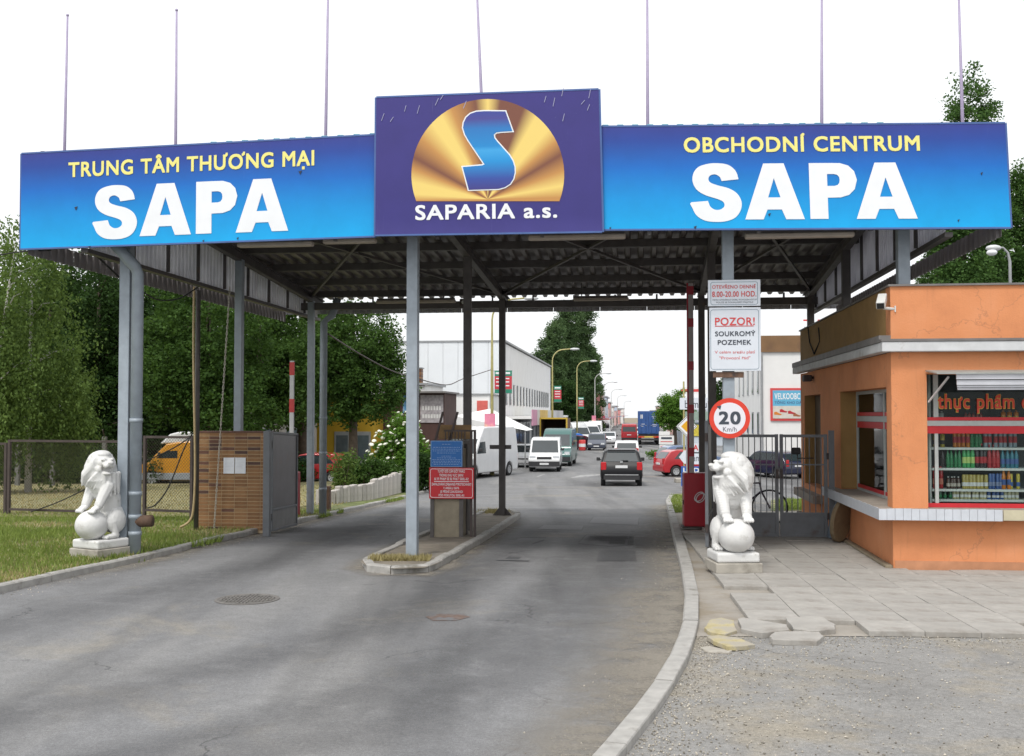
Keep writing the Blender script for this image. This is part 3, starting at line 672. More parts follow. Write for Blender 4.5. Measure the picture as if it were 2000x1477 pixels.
# rafters along each column, cross beams at front and rear, bracing rods
for c in range(4):
    a, b = POSTS[c, 0], POSTS[c, 2]; mb = MB(); za = roof_z(rows_v[0]) - 0.24; zb = roof_z(rows_v[2]) - 0.24
    d = (b - a).normalized(); a2 = a - d * 0.5; b2 = b + d * 0.9
    for off, wd, ht in ((0, 0.02, 0.18), (0.085, 0.12, 0.018), (-0.085, 0.12, 0.018)):
        s_ = (zb - za) / (b - a).length
        mb.bar(Vector((a2.x, a2.y, za - s_ * 0.5 + off)), Vector((b2.x, b2.y, zb + s_ * 0.9 + off)), wd, ht)
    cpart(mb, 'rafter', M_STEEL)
for r in (0, 2):
    mb = MB(); v = rows_v[r] + (0 if r == 0 else 0.05); z = roof_z(v) - 0.42
    mb.bar(uv(0.2, v, z), uv(WID - 0.2, v, z), 0.12, 0.16); cpart(mb, 'cross_beam', M_STEEL)
for c in range(3):
    a, b, cc, d = POSTS[c, 0], POSTS[c + 1, 2], POSTS[c + 1, 0], POSTS[c, 2]
    for p_, q_ in ((a, b), (cc, d)):
        mb = MB(); mb.bar(Vector((p_.x, p_.y, roof_z(0.75) - 0.20)), Vector((q_.x, q_.y, roof_z(9.9) - 0.20)), 0.05, 0.05); cpart(mb, 'bracing_rod', M_STEEL)
    m_ = (a + b + cc + d) / 4; mb = MB(); mb.cbox((m_.x, m_.y, roof_z(5.3) - 0.20), (0.22, 0.22, 0.02)); cpart(mb, 'brace_plate', M_STEEL)
# side cladding between roof and rail (ribbed sheets, one piece each), lower outer skirt, rear fascia
def ribbed(name, m, a, b, za, zb, n, th=0.022):
    """one ribbed sheet from plan point a to b; za, zb are (bottom, top) at each end"""
    mb = MB(); d = (b - a); L = d.length; d.normalize(); nn = Vector((-d.y, d.x, 0)); prof = []
    for i in range(n):
        for s_, o in ((0.0, 0), (0.45, 0), (0.55, th), (0.9, th)): prof.append((L * (i + s_) / n, o))
    prof.append((L, 0))
    lo, hi = [], []
    for s_, o in prof:
        f = s_ / L; p_ = a + d * s_ + nn * o
        lo.append((p_.x, p_.y, za[0] + (zb[0] - za[0]) * f)); hi.append((p_.x, p_.y, za[1] + (zb[1] - za[1]) * f))
    k = len(lo); mb.add(lo + hi, [(i, i + 1, k + i + 1, k + i) for i in range(k - 1)])
    o = cpart(mb, name, m, fix=False); s = o.modifiers.new('thick', 'SOLIDIFY'); s.thickness = 0.004; return o
for side in (0, 1):
    c = 0 if side == 0 else 3; off = -0.28 if side == 0 else 0.30
    a = POSTS[c, 0] + SDIR * off; b = POSTS[c, 2] + SDIR * off
    uA, vA = to_uv(a); uB, vB = to_uv(b); uA = uB = (uA + uB) / 2
    v0, v1 = 0.25, DEP - 0.1; ns = 9
    for i in range(ns):
        va, vb = v0 + (v1 - v0) * i / ns, v0 + (v1 - v0) * (i + 1) / ns - 0.012
        ribbed('cladding_sheet', M_PLAS, uv(uA, va), uv(uA, vb), (4.42, roof_z(va) - 0.04), (4.42, roof_z(vb) - 0.04), 8, 0.04)
        if i: mb = MB(); mb.bar(uv(uA + (0.06 if side == 0 else -0.06), va, 4.42), uv(uA + (0.06 if side == 0 else -0.06), va, roof_z(va) - 0.05), 0.05, 0.05); cpart(mb, 'cladding_stud', M_STEEL)
    mb = MB(); mb.bar(uv(uA, 0.1, 4.385), uv(uA, DEP, 4.385), 0.10, 0.06); cpart(mb, 'cladding_rail', M_STEEL)
    ue = 0.06 if side == 0 else WID - 0.06
    for i in range(ns):
        va, vb = 0.08 + (DEP - 0.1) * i / ns, 0.08 + (DEP - 0.1) * (i + 1) / ns - 0.012
        ribbed('skirt_sheet', M_DKCLAD, uv(ue, va), uv(ue, vb), (4.34, 4.58), (4.34, 4.58), 6, 0.03)
for i in range(12):
    ua, ub = WID * i / 12, WID * (i + 1) / 12 - 0.012
    ribbed('rear_fascia_sheet', M_CLAD, uv(ua, DEP), uv(ub, DEP), (4.52, 4.73), (4.52, 4.73), 6)
mb = MB(); mb.bar(uv(0, DEP - 0.08, 4.69), uv(WID, DEP - 0.08, 4.69), 0.08, 0.10); cpart(mb, 'rear_rail', M_STEEL)
for i in range(14):
    mb = MB(); u = 0.3 + (WID - 0.6) * i / 13; mb.bar(uv(u, DEP - 0.05, 4.70), uv(u, DEP - 0.05, 4.90), 0.04, 0.04); cpart(mb, 'hanger', M_STEEL)
mb = MB(); mb.bar(uv(0.0, 0.16, 4.72), uv(WID, 0.16, 4.72), 0.10, 0.14); cpart(mb, 'front_beam', M_STEEL)
mb = MB(); mb.bar(uv(0.0, 0.16, 5.55), uv(WID, 0.16, 5.55), 0.10, 0.14); cpart(mb, 'front_beam', M_STEEL)
for i in range(10):
    mb = MB(); u = 0.25 + (WID - 0.5) * i / 9; mb.bar(uv(u, 0.10, 4.45), uv(u, 0.10, 5.80), 0.05, 0.05); cpart(mb, 'sign_upright', M_STEEL)
# fluorescent lamps on the front beam and at the rear
M_LAMP = mat('aged_lamp_plastic', (0.42, 0.36, 0.30), 0.12, 6, 0.5)
for k, (x0, x1, y, v, txt) in enumerate(((465, 612, 477, 0.42, 'long aged tube lamp under the left sign, first from the left'), (632, 735, 470, 0.42, 'aged tube lamp under the gap between left sign and logo sign'),
                                 (1032, 1222, 463, 0.42, 'aged tube lamp under the right edge of the logo sign'), (1455, 1668, 460, 0.42, 'long aged tube lamp under the right sign by the kiosk'),
                                 (735, 890, 589, 9.6, 'aged tube lamp at the rear of the canopy left of the island posts'), (1120, 1228, 584, 9.6, 'aged tube lamp at the rear of the canopy above the road'))):
    a, b = sign_pt(x0, y, v), sign_pt(x1, y, v); zt = 4.65 if v < 1 else roof_z(v) - 0.03
    z = a.z; L = (b - a).length
    t_ = thing('tube_lamp', txt, 'lamp', ((a.x + b.x) / 2, (a.y + b.y) / 2, z), -A, 'tube lamps under the canopy')
    MB().box(-L / 2, -0.06, -0.05, L / 2, 0.06, 0.02).build('diffuser', M_LAMP, t_, bevel=0.02)
    MB().box(-L / 2 + 0.02, -0.045, 0.021, L / 2 - 0.02, 0.045, 0.06).build('housing', M_STEEL, t_)
    for s in (-1, 1): MB().cyl((s * L * 0.35, 0, 0.05), (s * L * 0.35, 0, max(0.07, zt - z)), 0.012, n=6).build('hanger', M_STEEL, t_)
# ------------------------------------------------------------ the three signs
M_LETW = mat('white_vinyl', (0.78, 0.80, 0.82), 0.03, 5, 0.45); M_LETY = mat('yellow_vinyl', (0.80, 0.74, 0.22), 0.03, 5, 0.45)
def sign_mat(name, stops):
    m, t, b = nodes(name)
    sp = t.nodes.new('ShaderNodeSeparateXYZ'); t.links.new(coords(t, 'UV'), sp.inputs[0])
    col = ramp(t, sp.outputs['Y'], stops).outputs[0]
    n = noise(t, 3, 5, vec=coords(t)); col = mix(t, 0.35, col, ramp(t, n.outputs['Fac'], [(0.3, (0.82,) * 3), (0.7, (1.12,) * 3)]).outputs[0], 'MULTIPLY')
    n2 = noise(t, 2.0, 5, 0.7, vec=coords(t, scale=(14, 14, 0.6)))     # rain streaks
    col = mix(t, ramp(t, n2.outputs['Fac'], [(0.66, (0, 0, 0)), (0.85, (0.12,) * 3)]).outputs[0], col, (0.75, 0.8, 0.85))
    n3 = noise(t, 26, 3, 0.7, vec=coords(t, scale=(3, 3, 0.9), rot=(0, 0.4, 0)))  # scuffs
    col = mix(t, ramp(t, n3.outputs['Fac'], [(0.735, (0, 0, 0)), (0.78, (0.5,) * 3)]).outputs[0], col, (0.6, 0.65, 0.75))
    t.links.new(col, b.inputs['Base Color']); b.inputs['Roughness'].default_value = 0.42; b.inputs['Specular IOR Level'].default_value = 0.35
    return m
BLUE = [(0.0, (0.0, 0.36, 0.74)), (0.3, (0.0, 0.27, 0.66)), (0.6, (0.004, 0.135, 0.50)), (0.85, (0.018, 0.06, 0.31)), (1.0, (0.032, 0.045, 0.25))]
PURP = [(0.0, (0.05, 0.043, 0.21)), (0.12, (0.038, 0.032, 0.185)), (1.0, (0.042, 0.034, 0.195))]
def sign(name, label, corners, m, off, th):
    TL, TR, BR, BL = [sign_pt(x, y, off) for x, y in corners]
    c = (BL + BR) / 2; t_ = thing(name, label, 'sign', c)
    mb = MB(); fr = [BL - c, BR - c, TR - c, TL - c]; bk = [q_ + VDIR * th for q_ in fr]
    mb.add(fr + bk, [(0, 1, 2, 3), (5, 4, 7, 6), (1, 5, 6, 2), (4, 0, 3, 7), (3, 2, 6, 7), (4, 5, 1, 0)])
    o = mb.build('panel', m, t_, fix=False); uvl = o.data.uv_layers.new(name='UVMap'); st = {0: (0, 0), 1: (1, 0), 2: (1, 1), 3: (0, 1), 4: (0, 0), 5: (1, 0), 6: (1, 1), 7: (0, 1)}
    for l in o.data.loops: uvl.data[l.index].uv = st[l.vertex_index]
    e = MB()                                                        # thin metal edging
    for i in range(4): e.bar(fr[i] + VDIR * 0.02, fr[(i + 1) % 4] + VDIR * 0.02, 0.05, 0.022, up=(0, 0, 1))
    e.build('edging', mat('sign_edging', (0.06, 0.12, 0.32), 0.1, 5, 0.5), t_)
    def fn(px, py, lift=0.006): return sign_pt(px, py, off - lift) - c
    def bil(s, v, lift=0.006):
        a = fr[3] + (fr[2] - fr[3]) * s; b = fr[0] + (fr[1] - fr[0]) * s; return a + (b - a) * v - VDIR * lift
    return t_, fn, bil
def line(t_, bil, body, u0, u1, v0, v1, m, bold): return text(body, lambda s, t: bil(u0 + (u1 - u0) * s, v1 + (v0 - v1) * t), m, t_, bold)
def big_letters(t_, bil, u0, u1, v0, v1):                            # the heavy SAPA, each letter a piece
    S = [(665, 297), (582, 305), (575, 287), (552, 273), (528, 277), (517, 293), (525, 311), (560, 325), (615, 340), (656, 365), (677, 404), (672, 445), (645, 480), (602, 497), (550, 501), (495, 494), (455, 470), (435, 435), (429, 406), (512, 400), (521, 425), (545, 442), (573, 441), (592, 426), (588, 406), (562, 392), (500, 372), (457, 345), (438, 305), (444, 265), (470, 236), (515, 222), (560, 219), (612, 226), (645, 248), (660, 274)]
    def smooth(p, k=4):
        r = []; n = len(p)
        for i in range(n):
            a, b, c_, d = [Vector(p[(i + j) % n]) for j in (-1, 0, 1, 2)]
            if i in (0, 1, 18, 19, n - 1) or (i + 1) % n in (0, 1, 19): r.append(tuple(b)); continue
            for q in range(k): f = q / k; r.append(tuple(0.5 * ((2 * b) + (c_ - a) * f + (2 * a - 5 * b + 4 * c_ - d) * f * f + (3 * b - a - 3 * c_ + d) * f ** 3)))
        return r
    S = smooth(S)
    Al = [(693, 490), (783, 490), (803, 443), (838, 443), (838, 385), (808, 385), (838, 293), (838, 222), (788, 222)]; Ar = [(1676 - x, y) for x, y in Al][::-1]
    po = [(1097, 222), (1160, 223), (1200, 235), (1228, 262), (1240, 303), (1228, 348), (1200, 375), (1160, 387), (1097, 388)]; pi_ = [(1097, 275), (1130, 275), (1146, 279), (1155, 290), (1157, 303), (1155, 317), (1146, 328), (1130, 332), (1097, 332)]
    Pq = [[(1010, 222), (1010, 489), (1097, 489), (1097, 222)]] + [[po[i], po[i + 1], pi_[i + 1], pi_[i]] for i in range(8)]
    for polys in ([S], [Al, Ar], Pq, [[(x + 539, y) for x, y in Al], [(x + 539, y) for x, y in Ar]]):
        mb = MB()
        for p in polys: mb.add([bil(u0 + (u1 - u0) * (x - 430) / 1095, v0 + (v1 - v0) * (y - 222) / 268) for x, y in p], [tuple(range(len(p)))])
        bm = bmesh.new(); me = mb.mesh('letter', M_LETW); bm.from_mesh(me); bmesh.ops.remove_doubles(bm, verts=bm.verts, dist=0.0005); bmesh.ops.recalc_face_normals(bm, faces=bm.faces); bm.to_mesh(me); bm.free(); obj('letter', me, t_)
s1, f1, b1_ = sign('gate_sign', 'long blue sign with yellow TRUNG TÂM THƯƠNG MẠI above white SAPA', [(42, 300), (734.5, 263), (733.5, 462), (40, 487)], sign_mat('left_sign_face', BLUE), 0.0, 0.07)
line(s1, b1_, 'TRUNG TÂM THƯƠNG MẠI', 0.138, 0.832, 0.122, 0.275, M_LETY, 0.035)
big_letters(s1, b1_, 0.212, 0.763, 0.384, 0.912)
s3, f3, b3_ = sign('gate_sign', 'long blue sign with yellow OBCHODNÍ CENTRUM above white SAPA', [(1174.5, 247), (1963, 240), (1974, 445), (1177.5, 449)], sign_mat('right_sign_face', BLUE), 0.0, 0.07)
line(s3, b3_, 'OBCHODNÍ CENTRUM', 0.21, 0.793, 0.116, 0.262, M_LETY, 0.035)
big_letters(s3, b3_, 0.226, 0.782, 0.372, 0.909)
s2, f2, b2_ = sign('gate_sign', 'square purple logo sign with gold half disc, blue S and SAPARIA a.s.', [(735, 190), (1169, 174), (1176, 453), (733, 460)], sign_mat('logo_sign_face', PURP), -0.06, 0.055)
line(s2, b2_, 'SAPARIA a.s.', 0.18, 0.807, 0.79, 0.896, M_LETW, 0.03)
def zpx(x, y): return x / 3.0145 + 700, y / 3.0145 + 150
ray_c = f2(*zpx(762, 722))
def gold_mat():
    m, t, b = nodes('gold_ray_print')
    tc = t.nodes.new('ShaderNodeTexCoord'); sp = t.nodes.new('ShaderNodeSeparateXYZ'); vm = t.nodes.new('ShaderNodeVectorMath'); vm.operation = 'SUBTRACT'
    vm.inputs[1].default_value = ray_c; t.links.new(tc.outputs['Object'], vm.inputs[0]); t.links.new(vm.outputs[0], sp.inputs[0])
    at = t.nodes.new('ShaderNodeMath'); at.operation = 'ARCTAN2'; t.links.new(sp.outputs['Z'], at.inputs[0]); t.links.new(sp.outputs['X'], at.inputs[1])
    dv = t.nodes.new('ShaderNodeMath'); dv.operation = 'DIVIDE'; dv.inputs[1].default_value = PI; t.links.new(at.outputs[0], dv.inputs[0])
    g, k, o_ = (0.78, 0.58, 0.16), (0.17, 0.055, 0.03), (0.50, 0.24, 0.06)
    r = ramp(t, dv.outputs[0], [(0.0, o_), (0.05, g), (0.11, o_), (0.17, k), (0.22, o_), (0.27, g), (0.33, g), (0.38, k), (0.46, k), (0.50, g), (0.54, k), (0.62, o_), (0.66, g), (0.70, g), (0.76, o_), (0.83, k), (0.87, o_), (0.92, g), (0.97, g), (1.0, o_)][::1][:20])
    t.links.new(r.outputs[0], b.inputs['Base Color']); b.inputs['Roughness'].default_value = 0.45; return m
pts = []
for k in range(49):
    a = math.radians(-20.5 + (221 * k / 48)); pts.append(zpx(762 + 450 * math.cos(a), 577 - 446 * math.sin(a)))
mb = MB(); mb.add([f2(x, y) for x, y in pts], [tuple(range(len(pts)))]); mb.build('gold_disc', gold_mat(), s2, fix=False)
def S_poly():
    def arc(cx, cy, rx, ry, a0, a1, n=9): return [(cx + rx * math.cos(math.radians(a0 + (a1 - a0) * i / (n - 1))), cy - ry * math.sin(math.radians(a0 + (a1 - a0) * i / (n - 1)))) for i in range(n)]
    p = [(865, 204), (907, 320), (840, 324)]
    p += [(812, 328), (797, 340), (800, 360), (815, 380)]
    p += [(888, 462), (908, 495), (919, 530), (920, 565), (912, 600), (893, 630), (862, 650), (825, 660)]
    p += [(650, 666), (614, 532), (728, 522), (743, 516)]
    p += [(650, 378), (628, 340), (616, 300), (620, 270), (635, 240), (660, 218), (695, 206), (740, 203)]
    return p
sp_ = S_poly(); cxs = sum(p[0] for p in sp_) / len(sp_); cys = sum(p[1] for p in sp_) / len(sp_)
def offset_poly(poly, d):
    n = len(poly); r = []
    for i in range(n):
        a, b, c = Vector(poly[i - 1]), Vector(poly[i]), Vector(poly[(i + 1) % n])
        e1, e2 = (b - a).normalized(), (c - b).normalized(); n1, n2 = Vector((e1.y, -e1.x)), Vector((e2.y, -e2.x)); nn = (n1 + n2)
        nn = nn.normalized(); k = d / max(0.5, nn.dot(n1)); r.append(tuple(b + nn * k))
    return r
outp = offset_poly(sp_, 7.0)
def area(p): return sum(p[i - 1][0] * p[i][1] - p[i][0] * p[i - 1][1] for i in range(len(p)))
if abs(area(outp)) < abs(area(sp_)): outp = offset_poly(sp_, -7.0)
mb = MB(); mb.add([f2(*zpx(x, y), 0.010) for x, y in outp], [tuple(range(len(outp)))]); mb.build('logo_outline', M_LETW, s2, fix=False)
mb = MB(); mb.add([f2(*zpx(x, y), 0.013) for x, y in sp_], [tuple(range(len(sp_)))]); so = mb.build('logo_letter', None, s2, fix=False)
m, t, b = nodes('logo_letter_print'); spn = t.nodes.new('ShaderNodeSeparateXYZ'); t.links.new(coords(t, 'Generated'), spn.inputs[0])
r = ramp(t, spn.outputs['Z'], [(0.0, (0.035, 0.03, 0.20)), (0.14, (0.02, 0.06, 0.32)), (0.36, (0.0, 0.25, 0.60)), (0.5, (0.03, 0.33, 0.68)), (0.55, (0.0, 0.22, 0.55)), (0.78, (0.01, 0.16, 0.46)), (0.9, (0.05, 0.05, 0.26)), (1, (0.03, 0.05, 0.28))])
t.links.new(r.outputs[0], b.inputs['Base Color']); b.inputs['Roughness'].default_value = 0.45; so.data.materials.append(m)
# roof ribs showing along the sign tops, scratches and tears in the sheets
M_RIB = mat('turquoise_rib', (0.10, 0.30, 0.36), 0.1, 6, 0.5)
for x0, x1, bil, t_, n in ((0.55, 0.99, b1_, s1, 11), (0.01, 0.70, b3_, s3, 19)):
    for i in range(n):
        p_ = bil(x0 + (x1 - x0) * i / (n - 1), 0.0, -0.03); MB().cbox((p_.x, p_.y, p_.z + 0.016), (0.085, 0.05, 0.022)).build('roof_rib_end', M_RIB, t_, bevel=0.008)
rnd = random.Random(12)
M_SCR = mat('bare_scratch', (0.32, 0.32, 0.48), 0.1, 20, 0.6)
for x, y in ((745, 236), (762, 238), (790, 218), (815, 222), (850, 206), (905, 212), (1063, 200), (1080, 208), (1097, 188), (1099, 237), (1147, 216), (1135, 204), (1150, 192), (860, 195)):
    a, b = f2(x, y, 0.008), f2(x + rnd.uniform(3, 8), y - rnd.uniform(8, 18), 0.008); MB().bar(a, b, 0.008, 0.002, up=-VDIR).build('scratch', M_SCR, s2)
for fn_, t_, pts in ((f1, s1, ((583, 335), (145, 405), (462, 465), (172, 482), (395, 470))), (f3, s3, ((1915, 338), (1500, 418), (1870, 430), (1355, 443), (1190, 445)))):
    for x, y in pts:
        k = rnd.uniform(4, 7); mb = MB(); mb.add([fn_(x, y, 0.008), fn_(x + k, y - 2, 0.008), fn_(x + k * 0.5, y + k * 0.9, 0.008)], [(0, 2, 1)]); mb.build('tear', mat('dark_tear', (0.02, 0.03, 0.06), 0.1, 5, 0.7), t_, fix=False)
# ------------------------------------------------------------ flagpoles behind the signs
M_POLE = mat('pale_violet_steel', (0.34, 0.29, 0.42), 0.1, 6, 0.5)
for k, (px, py, pxt, pyt, lab) in enumerate(((126, 297, 132, 30, 'leftmost thin flagpole, over the left end of the blue sign'), (343, 285, 345, 20, 'thin flagpole above the word TRUNG TÂM, second from the left'),
        (636, 268, 641, -30, 'thin flagpole just left of the purple logo sign'), (940, 182, 931, -30, 'thin slanted flagpole rising behind the logo sign'), (1265, 245, 1264, -30, 'thin flagpole just right of the logo sign'),
        (1605, 242, 1605, -30, 'thin flagpole above the word CENTRUM'), (1880, 241, 1872, -30, 'rightmost thin flagpole, in front of the tall poplar'))):
    b = sign_pt(px, py, 0.30); tpt = sign_pt(pxt, pyt, 0.30); d = (tpt - b) / (tpt.z - b.z); b0 = b + d * (4.66 - b.z)
    t_ = thing('flagpole', lab, 'flagpole', b0, 0, 'flagpoles along the gate')
    top_ = tpt - b0; MB().tube([(0, 0, 0), top_ * 0.5, top_], [0.026, 0.022, 0.014], 8).build('pole', M_POLE, t_, smooth=True)
    MB().ball(top_, 0.022, 8, 6).build('finial', M_POLE, t_, smooth=True); MB().cyl((0, 0, -0.02), (0, 0, 0.5), 0.04, n=10).build('socket', M_STEEL, t_)
# ============================================================ GATE FURNITURE
def plane_pt(px, py, o, n):                                         # pixel ray onto a plane
    d = P(px, py, 1.0) - Vector((0, 0, EYE)); t = (Vector(o) - Vector((0, 0, EYE))).dot(n) / d.dot(n); return Vector((0, 0, EYE)) + d * t
def local(o, p):                                                    # world point into a thing's frame (rotated about z)
    d = Vector(p) - Vector(o.location); a = -o.rotation_euler.z; return Vector((d.x * math.cos(a) - d.y * math.sin(a), d.x * math.sin(a) + d.y * math.cos(a), d.z))
M_BLACK = mat('black_rubber', (0.02, 0.02, 0.021), 0.2, 10, 0.8)
M_RED = mat('red_print', (0.55, 0.02, 0.03), 0.06, 6, 0.5); M_REDV = mat('red_vinyl', (0.62, 0.06, 0.06), 0.06, 6, 0.5); M_DKGREY = mat('dark_print', (0.05, 0.06, 0.08), 0.1, 6, 0.6)
M_BOARD = mat('white_board', (0.66, 0.70, 0.76), 0.04, 3, 0.45, blotch=(0.55, 0.57, 0.6), bl_scale=3, bl_thr=0.6)
M_RUST = mat('rusty_iron_2', (0.13, 0.075, 0.05), 0.35, 12, 0.85, blotch=(0.05, 0.04, 0.04), bl_scale=5)
M_DKIRON = mat('dark_brown_iron', (0.06, 0.045, 0.042), 0.2, 8, 0.7); M_GATE = mat('gate_grey_paint', (0.14, 0.15, 0.165), 0.14, 6, 0.5, blotch=(0.10, 0.085, 0.08), bl_scale=3)
# ------------------------------------------------------------ lion statues
def lion_mesh(yaw):
    mb = MB(); B = lambda c, r, M=None: mb.ball(c, r, 16, 10, M)
    def cap(a, b, ra, rb, n=7):
        a, b = Vector(a), Vector(b); n = max(n, min(26, int((b - a).length / (0.55 * min(ra, rb))) + 2))
        for i in range(n):
            f = i / (n - 1); mb.ball(a + (b - a) * f, ra + (rb - ra) * f, 10, 7)
    # haunches, back, chest
    B((0, 0.20, 0.40), (0.19, 0.17, 0.22)); B((0, 0.14, 0.66), (0.165, 0.16, 0.30), Matrix.Rotation(0.25, 3, 'X')); B((0, 0.05, 0.80), (0.165, 0.15, 0.20))
    for s in (-1, 1):
        B((s * 0.165, 0.13, 0.36), (0.085, 0.16, 0.17), Matrix.Rotation(-0.3, 3, 'X')); cap((s * 0.185, 0.06, 0.36), (s * 0.195, 0.10, 0.17), 0.06, 0.05); B((s * 0.195, 0.03, 0.155), (0.055, 0.11, 0.04))
        for k in range(3): B((s * 0.195 + (k - 1) * 0.034, -0.065, 0.15), (0.02, 0.035, 0.026))
        cap((s * 0.15, 0.00, 0.86), (s * 0.135, -0.14, 0.60), 0.095, 0.064, 9); B((s * 0.125, -0.185, 0.555), (0.062, 0.075, 0.038), Matrix.Rotation(0.35, 3, 'X'))
        for k in range(4): B((s * 0.125 + (k - 1.5) * 0.032, -0.25, 0.515), (0.018, 0.034, 0.026), Matrix.Rotation(0.7, 3, 'X'))
    # mane and head, turned by yaw about the neck
    R = Matrix.Rotation(yaw, 3, 'Z'); ctr = Vector((0, 0.0, 0))
    T = lambda p: R @ Vector(p)
    B(T((0, 0.06, 1.05)), (0.215, 0.205, 0.27)); B(T((0, 0.02, 1.19)), (0.18, 0.185, 0.155), R); B((0, 0.04, 0.90), (0.225, 0.19, 0.22))
    B(T((0, -0.02, 1.29)), (0.12, 0.13, 0.06), R)                    # crest
    B(T((0, -0.10, 1.175)), (0.115, 0.10, 0.10), R)                   # face
    B(T((0, -0.22, 1.160)), (0.078, 0.10, 0.050), R); B(T((0, -0.30, 1.182)), (0.042, 0.035, 0.028), R)   # muzzle and nose
    B(T((0, -0.19, 1.032)), (0.062, 0.085, 0.030), R)               # lower jaw
    for s in (-1, 1):
        B(T((s * 0.055, -0.20, 1.225)), (0.038, 0.035, 0.022), R); B(T((s * 0.042, -0.255, 1.140)), (0.040, 0.045, 0.036), R)
        B(T((s * 0.125, -0.02, 1.265)), (0.03, 0.02, 0.034), R); B(T((s * 0.085, -0.12, 1.09)), (0.045, 0.06, 0.06), R)
    rnd = random.Random(3)
    for k in range(26):                                             # locks of the mane round the face, falling back and down
        a = -2.35 + 4.7 * k / 25; x = math.sin(a); z = math.cos(a)
        p0 = T((x * 0.15, -0.08, 1.16 + z * 0.13)); p1 = T((x * 0.235, 0.02 + 0.03 * rnd.random(), 1.10 + z * 0.12 - 0.08)); p2 = T((x * 0.245, 0.07, 0.94 + z * 0.05 - 0.08 * rnd.random()))
        cap(p0, p1, 0.024, 0.026, 8); cap(p1, p2, 0.026, 0.012, 8)
    for k in range(9):                                              # beard
        x = (k - 4) * 0.026; p0 = T((x, -0.17 + abs(x) * 0.4, 1.04)); p1 = Matrix.Rotation(yaw * 0.7, 3, 'Z') @ Vector((x * 1.5, -0.16 + abs(x) * 0.3, 0.93)); p2 = Matrix.Rotation(yaw * 0.35, 3, 'Z') @ Vector((x * 1.6, -0.145 + abs(x) * 0.2, 0.80 + 0.04 * rnd.random()))
        cap(p0, p1, 0.026, 0.023, 5); cap(p1, p2, 0.023, 0.010, 5)
    for k in range(14):                                             # back and flank locks
        a = 0.9 + 4.5 * k / 13; p0 = Vector((math.sin(a) * 0.215, -math.cos(a) * 0.19 + 0.04, 1.02)); p1 = Vector((math.sin(a) * 0.215, -math.cos(a) * 0.18 + 0.06, 0.76 - 0.06 * rnd.random()))
        cap(p0, p1, 0.032, 0.012, 8)
    cap((0.02, 0.33, 0.20), (0.14, 0.36, 0.32), 0.03, 0.035, 6)      # tail tuft
    me = mb.mesh('lion_raw', None); o = bpy.data.objects.new('lion_raw', me); COL.objects.link(o)
    r = o.modifiers.new('r', 'REMESH'); r.mode = 'VOXEL'; r.voxel_size = 0.0075
    sm = o.modifiers.new('s', 'SMOOTH'); sm.iterations = 1; sm.factor = 0.5
    bpy.context.view_layer.update()
    res = bpy.data.meshes.new_from_object(o.evaluated_get(bpy.context.evaluated_depsgraph_get())); bpy.data.objects.remove(o); res.name = 'lion'; res.shade_smooth(); return res
M_MARBLE = mat('white_marble', (0.66, 0.66, 0.65), 0.08, 5, 0.55, bmp=0.35, bscale=35, blotch=(0.44, 0.43, 0.40), bl_scale=5, bl_thr=0.58)
def lion(label, plabel, px, py, dz, rz, mirror):
    c = G(px, py, dz); 
    pl = MB(); pl.box(-0.295, -0.295, 0, 0.295, 0.295, 0.125); po = tag(pl.build('plinth', M_CONC, None, (c.x, c.y, dz), rotz=rz, bevel=0.012), plabel, 'plinth', 'plinths of the lions')
    t_ = thing('lion_statue', label, 'statue', (c.x, c.y, dz + 0.127), rz, 'stone lions flanking the gate')
    me = lion_mesh(1.3); 
    if mirror:
        me.transform(Matrix.Scale(-1, 4, Vector((1, 0, 0)))); me.flip_normals()
    me.transform(Matrix.Diagonal((1.03, 1.02, 1.02, 1.0))); me.materials.append(M_MARBLE); obj('body', me, t_, (0, -0.005, 0))
    MB().box(-0.27, -0.27, 0, 0.27, 0.285, 0.125).build('slab', M_MARBLE, t_, bevel=0.03, seg=3)
    MB().ball((0, -0.155, 0.325), (0.225, 0.225, 0.212), 32, 20).build('ball', M_MARBLE, t_, smooth=True)
    return t_
lion('white marble lion with paws on a ball, in the grass beside the left post', 'low grey concrete plinth in the grass under the left lion', 196, 1086, 0.075, math.radians(-30), False)
lion('white marble lion with paws on a ball, on the pavement under the speed sign', 'low grey concrete plinth on the pavement under the right lion', 1432, 1114, 0.118, math.radians(4), True)
# ------------------------------------------------------------ brick-faced wall with notice, left
wb = G(452, 1036, 0.06); wall = thing('brick_wall', 'short brown brick-faced wall beside the open steel gate leaf', 'wall', (wb.x, wb.y, wb.z), -A)
sc = wb.y / FPX; bw, bh = 146 * sc, 190 * sc
MB().box(-bw / 2 + 0.006, 0.0035, -0.05, bw / 2 - 0.006, 0.30, bh - 0.01).build('core', mat('pale_mortar', (0.55, 0.43, 0.28), 0.12, 20, 0.9, bmp=0.4), wall)
BR = [mat('brick_%d' % i, c, 0.12, 12, 0.6, bmp=0.15, bscale=40, blotch=tuple(k * 0.7 for k in c), bl_scale=4) for i, c in enumerate(((0.23, 0.115, 0.045), (0.26, 0.13, 0.052), (0.20, 0.095, 0.036), (0.115, 0.048, 0.03), (0.28, 0.155, 0.068), (0.075, 0.034, 0.025)))]
nr, ncol = 27, 6; rh = bh / nr; bl_ = bw / 5.6; bricks = []
for k in range(6):
    mb = MB(); mb.box(0.004, 0, 0.0048, bl_ - 0.004, 0.02, rh - 0.0048); bricks.append(mb.mesh('brick', BR[k]))
